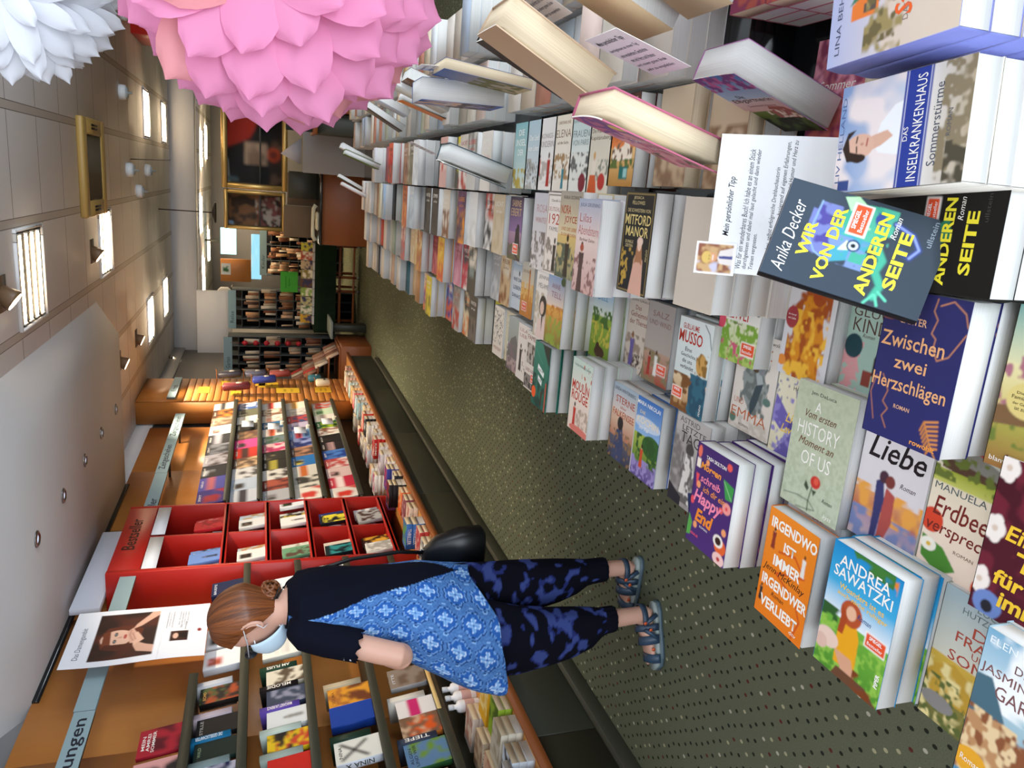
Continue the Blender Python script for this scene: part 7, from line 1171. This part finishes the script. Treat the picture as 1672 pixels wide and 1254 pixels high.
# cash desk
o = empty('cash_desk', (-.3, 10.6, 0)); tag(o, 'brown wooden cash desk with grey and taupe panels under the gold framed showcases', 'counter')
subbox(o, 'front', 'brown_wood', -.87, .2, 10.55, 10.6, 0, .735); subbox(o, 'worktop', 'black_gloss', -.88, .25, 10.5, 11.35, .735, .76)
subbox(o, 'olive_panel', 'olive_lacquer', -.32, .04, 11.3, 11.33, .76, 1.13)
subbox(o, 'taupe_panel', 'paint', -.42, .02, 11.5, 11.53, .70, 1.14, '#6d5c4c'); subbox(o, 'taupe_panel', 'paint', -.86, -.425, 11.45, 11.48, .60, 1.19, '#75634f')
subbox(o, 'end_panel', 'brown_wood', .16, .2, 10.6, 11.3, 0, .735); subbox(o, 'slate_panel', 'paint', -.88, -.84, 10.6, 11.3, 0, .735, '#3f4a4c')
o = empty('grey_panel_wall', (.3, 10.45, 0)); tag(o, 'pale grey upright panel right of the cash desk', 'panel'); subbox(o, 'panel', 'paint', .03, .64, 10.2, 10.24, 0, 1.0, '#a6a4a4'); subbox(o, 'foot', 'olive_lacquer', .03, .64, 10.24, 10.45, 0, .05)
o = empty('telephone', (-.6, 10.75, .76)); tag(o, 'cream telephone with a raised handset on the cash desk', 'telephone'); subbox(o, 'base', 'paint', -.70, -.46, 10.66, 10.86, .761, .80, '#d8cfae', .02)
mb = MB(); mb.tube([(-.83, 10.72, .80), (-.78, 10.72, .835), (-.6, 10.72, .84), (-.42, 10.72, .83), (-.37, 10.72, .80)], [.03, .026, .02, .026, .03], 10, '#dcd4b4'); sub(mb, 'handset', 'satin', o, smooth=True)
mb = MB(); mb.prism([(0, 0), (.34, 0), (.12, .26)], 0, .012, '#b8b4b8', map=lambda x, y, z: (.13+x, 10.9+z, .99+y)); tag(mb.build('paper_sheet', 'paint'), 'grey triangular paper sheet hanging above the cash desk', 'paper')
mb = label_mb([('g', '#1c1712', '#16120e'), ('t', 'POSTER', .5, .2, .8, .14, '#e8e0d0', .02), ('e', .3, .6, .16, .16, '#c88a2c'), ('r', .55, .45, .9, .8, '#5a3a1c'), ('t', 'WELT', .5, .9, .5, .08, '#d8a03c')], .36, .28, 20, lambda a, b_, d: (.47+a, 9.2-d, .95+b_)); tag(mb.build('black_box', 'print'), 'black printed games box beneath the pink paper flower', 'box')
mb = MB(); mb.bbox(.47, .83, 9.203, 9.30, .95, 1.23, .003, '#15110e'); o2 = mb.build('box_body', 'paint'); o2.parent = bpy.data.objects['black_box']
o = empty('low_shelf', (.95, 9.3, 0)); tag(o, 'brown low shelf end carrying the black games box', 'shelf'); subbox(o, 'side', 'brown_wood', .70, 1.5, 9.18, 9.6, 0, .90); subbox(o, 'top', 'brown_wood', .45, 1.6, 9.1, 9.65, .90, .948); subbox(o, 'post', 'olive_lacquer', .46, .69, 9.3, 9.6, 0, .90)
# wheeled table under a dark green cloth
o = empty('wheeled_table', (-1.65, 12.5, 0)); tag(o, 'wheeled table under a dark green cloth at the end of the aisle', 'table')
subbox(o, 'top', 'brown_wood', -2.36, -.95, 12.2, 12.9, .67, .70)
mb = MB(); RS = []
for z, k in ((.703, 0), (.70, .01), (.6, .012), (.48, .02), (.385, .03)):
    pts = []
    for j in range(80):
        u_ = j/80*4; sdn = int(u_); f = u_-sdn
        x, y = [(-2.37+1.43*f, 12.19), (-.94, 12.19+.72*f), (-.94-1.43*f, 12.91), (-2.37, 12.91-.72*f)][sdn]
        rp = math.sin(j*1.9)*k; pts.append((x+(rp if sdn % 2 else 0), y-(rp if sdn == 0 else 0)-(k if sdn == 0 else 0), z))
    RS.append(pts)
mb.rings(RS, '#1b2a1c', caps=False); mb.add([(-2.37, 12.19, .703), (-.94, 12.19, .703), (-.94, 12.91, .703), (-2.37, 12.91, .703)], [(0, 1, 2, 3)], '#1b2a1c'); sub(mb, 'cloth', 'cloth', o)
for x in (-2.28, -1.72, -1.5, -1.02):
    for y in (12.28, 12.82):
        mb = MB(); mb.bbox(x-.02, x+.02, y-.02, y+.02, .07, .668, .003); sub(mb, 'leg', 'brown_wood', o)
        mb = MB(); mb.lathe([(.001, -.014), (.033, -.014), (.036, 0), (.033, .014), (.001, .014)], (x, y, .036), 'x', 18, '#c8c8c8'); sub(mb, 'castor', 'steel', o)
mb = MB(); mb.bbox(-2.3, -1.0, 12.26, 12.30, .30, .34, .004); mb.bbox(-2.3, -1.0, 12.26, 12.3, .09, .12, .004); sub(mb, 'rail', 'brown_wood', o)
tb = [('#d8d04a', 'yellow pyramid puzzle box'), ('#b8503a', 'red and cream booklet'), ('#c8b08a', 'tan boxed book'), ('#8a7a3c', 'olive animal book'), ('#6d4a34', 'brown photo book'), ('#8aa84a', 'green plant book'), ('#c8c08a', 'pale yellow book'), ('#5a7a4a', 'leaf green book'), ('#d8a83c', 'orange yellow book')]
for i, (c, nm) in enumerate(tb):
    x = -1.06-.14*i
    k = 'wt%d' % i; gen(k, nm, c, c, acc='#e8e0c8' if i % 2 else '#3a3a5a', W=.13, H=.2, t=.03, seed=i+60, nx=12); 
    book(k, (x+.065, 12.32+.02*(i % 3), .705), Matrix.Rotation(-.3, 3, 'X') @ Matrix(((1, 0, 0), (0, 0, -1), (0, 1, 0))), nm+' standing on the green cloth table', 'books on the green cloth table')
    rest_book((x+.065, 12.21, .704), Matrix.Identity(3), .128, .09, .03, '#d8ccb0', '#e2d4b4')
mb = label_mb([('g', '#4fae3c', '#4aa838'), ('t', 'Sommer', .5, .3, .6, .1, '#1f5a1c'), ('t', 'lesen', .5, .5, .4, .1, '#1f5a1c')], .32, .26, 2, lambda a, b_, d: (-1.80+a, 12.55-d, .94+b_)); o = mb.build('green_notice', 'paint'); tag(o, 'bright green notice standing behind the books on the cloth table', 'notice')
mb = MB(); mb.box(-1.72, -1.70, 12.552, 12.56, .704, 1.0, '#4a8a3a'); o2 = mb.build('stand', 'paint', o)
# bookcases along the left rear wall
def bookcase(x0, x1, y, z0, z1, cols, rows, lab, sign, seed, depth=.32):
    o = empty('bookcase', ((x0+x1)/2, y, 0)); tag(o, lab, 'bookcase', None); rs = random.Random(seed)
    subbox(o, 'back', 'paint', x0, x1, y+depth, y+depth+.02, 0, z1, '#1d1512')
    for i in range(cols+1):
        xx = x0+(x1-x0)*i/cols; subbox(o, 'upright', 'paint', xx-.008, xx+.008, y, y+depth, 0, z1, '#4a4f50')
    for r_ in range(rows+1):
        zz = z0+(z1-z0-.15)*r_/rows; subbox(o, 'shelf_board', 'paint', x0, x1, y+.01, y+depth, zz-.01, zz+.008, '#3a3c3a')
    mb = label_mb([('g', '#86a0a8', '#7d98a0'), ('t', sign, .3, .5, .3, .5, '#33454c')], x1-x0, .12, 2, lambda a, b_, d: (x0+a, y-.02-d, z1-.06+b_)); sub(mb, 'sign_board', 'paint', o)
    for i in range(cols):
        for r_ in range(rows):
            xx = x0+(x1-x0)*(i+.15)/cols
            while xx < x0+(x1-x0)*(i+.85)/cols:
                w_ = rs.uniform(.02, .06)
                if rs.random() < .8: rest_book((xx+w_, y+.03, z0+(z1-z0-.15)*r_/rows+.01), Matrix.Rotation(rs.uniform(-.12, .25), 3, 'X') @ Matrix(((1, 0, 0), (0, 0, -1), (0, 1, 0))), w_, rs.uniform(.16, .24), .02, rs.choice(['#c8b49a', '#d8cab4', '#9a6a4a', '#b8a890', '#7a4a34', '#a88468', '#d8b090', '#5a4034', '#c89a70']))
                xx += w_+.004
    return o
bookcase(-2.48, -1.86, 13.0, .45, 1.93, 4, 5, 'dark bookcase behind the cloth table with a blue grey sign', 'Reise', 3)
bookcase(-2.98, -2.42, 12.0, .60, 1.96, 4, 4, 'dark bookcase past the slatted panel with a blue grey sign', 'Garten', 4)
bookcase(-1.85, -1.02, 15.0, .5, 1.45, 3, 5, 'black bookcase with many shelves below the blue screens', 'Kinder', 5)
bookcase(1.0, 2.6, 14.5, .3, 2.1, 5, 5, 'bookcase behind the large showcase at the right', 'Romane', 6)
mb = MB(); mb.bbox(-3.2, -1.95, 13.4, 13.5, 1.95, 2.488, .004); struct(mb.build('wall_rear_left', 'soffit_paint'))
# slanted book display beside the slatted panel
o = empty('book_display', (-2.5, 11.2, 0)); tag(o, 'sloping display of paperbacks past the slatted panel', 'shelf')
subbox(o, 'base', 'brown_wood', -2.86, -2.28, 10.75, 11.6, 0, .42); subbox(o, 'grey_top', 'paint', -2.27, -2.02, 11.2, 11.9, .50, .53, '#8f9a94'); subbox(o, 'post', 'olive_lacquer', -2.2, -2.1, 11.4, 11.6, 0, .5)
for r_ in range(4): subbox(o, 'step', 'brown_wood', -2.88+.0*r_, -2.32-.13*r_, 10.78, 11.58, .421+.15*r_, .44+.15*r_)
for r_ in range(4):
    for q in range(5):
        rest_book((-2.40-.13*r_, 10.8+.155*q+.128, .442+.15*r_), Matrix.Rotation(-.5, 3, 'Y') @ FACE, .128, .19, .025, random.choice(['#d8b8a0', '#c89a84', '#e0d0bc', '#a87a64', '#b8a494', '#c8403a', '#8a5a4a']))
for q in range(6):
    mb = MB(); mb.lathe([(.001, -.05), (.035, -.02), (.04, .01), (.02, .035), (.001, .03)], seg=14, c='#b81c2c'); ob = mb.build('heart_ornament', 'satin', None, smooth=True, loc=(-2.50, 11.95, 1.72-.155*q)); tag(ob, ['topmost', 'second', 'third', 'fourth', 'fifth', 'lowest'][q]+' red heart of the garland on the dark bookcase', 'heart ornament', 'red hearts in a garland')
mb = MB(); mb.tube([(-2.5, 11.95, 1.93), (-2.5, 11.95, .9)], .002, 5, '#7a1c24'); tag(mb.build('garland_string', 'satin'), 'thin string of the red heart garland', 'string')
# lights and screens deep in the shop
o = wall_box('screen', 'daylit', -1.56, -1.07, 15.6, .05, 1.93, 2.21, lab='bright turquoise screen under the rear ceiling', cat='screen')
wall_box('ceiling_bracket', 'olive_lacquer', -1.34, -1.30, 15.62, .03, 2.2, 2.488, par=o)
wall_box('rear_window', 'screen', -1.96, -1.13, 15.2, .05, 1.48, 1.66, lab='row of blue lit panes above the black bookcase', cat='window')
o = wall_box('plant_picture_board', 'beech', -1.94, -1.54, 14.6, .04, 1.66, 2.17, lab='wooden board with a small plant picture near the rear ceiling', cat='board')
mb = label_mb([('g', '#e6e8e4', '#e0e2de'), ('n', .25, .2, .75, .8, '#3a6a3a', 5, .45, .1, 2)], .2, .16, 16, lambda a, b_, d: (-1.82+a, 14.59-d, 2.0+b_)); ob = mb.build('picture', 'print'); ob.parent = o
wall_box('white_parcel', 'paint', -2.2, -1.98, 14.0, .2, 1.98, 2.2, c='#d8d4cc', lab='white wrapped parcel on top of the rear bookcase', cat='parcel', b=.05)
wall_box('parcel_shelf', 'olive_lacquer', -2.22, -1.95, 13.95, .3, 1.94, 1.978, kind='structure')
o = empty('ceiling_fan_lamp', (-.62, 12.0, 2.1)); tag(o, 'dark disc lamp beside the smaller showcase', 'lamp'); mb = MB(); mb.lathe([(.001, 0), (.14, .0), (.15, .02), (.02, .06), (.001, .06)], seg=28, c='#2a201a'); mb.tube([(0, 0, .05), (0, 0, CZ-2.1)], .008, 8, '#2a201a'); mb.build('shade', 'satin', o)
# red shelf and window at the far right behind the pink flower
o = empty('red_shelf', (2.2, 8.5, 0)); tag(o, 'red shelf unit at the far right aisle', 'shelf'); subbox(o, 'side', 'red_lacquer', 1.9, 3.2, 8.6, 8.9, 0, 1.6); subbox(o, 'board', 'brown_wood', 1.95, 3.1, 8.3, 8.6, 1.0, 1.03)
o = empty('white_window', (1.4, 14.2, 1.9)); tag(o, 'white framed dark window beyond the cross beam', 'window')
mb = MB(); mb.bbox(.98, 1.9, 14.1, 14.14, 1.98, 2.03, .004); mb.bbox(.98, 1.03, 14.1, 14.14, 2.03, 2.48, .004); mb.bbox(1.85, 1.9, 14.1, 14.14, 2.03, 2.48, .004); sub(mb, 'frame', 'soffit_paint', o); subbox(o, 'pane', 'black_gloss', 1.03, 1.85, 14.14, 14.15, 2.03, 2.48)
ro = REST.build('paperbacks', ['print', 'pages']); tag(ro, 'rest of the book piles, hidden copies and the farthest stacks', 'books', kind='stuff')

_dup = {k: v for k, v in _seen.items() if len(v) > 1}
if _dup: print('DUP', len(_dup), list(_dup.items())[:40])
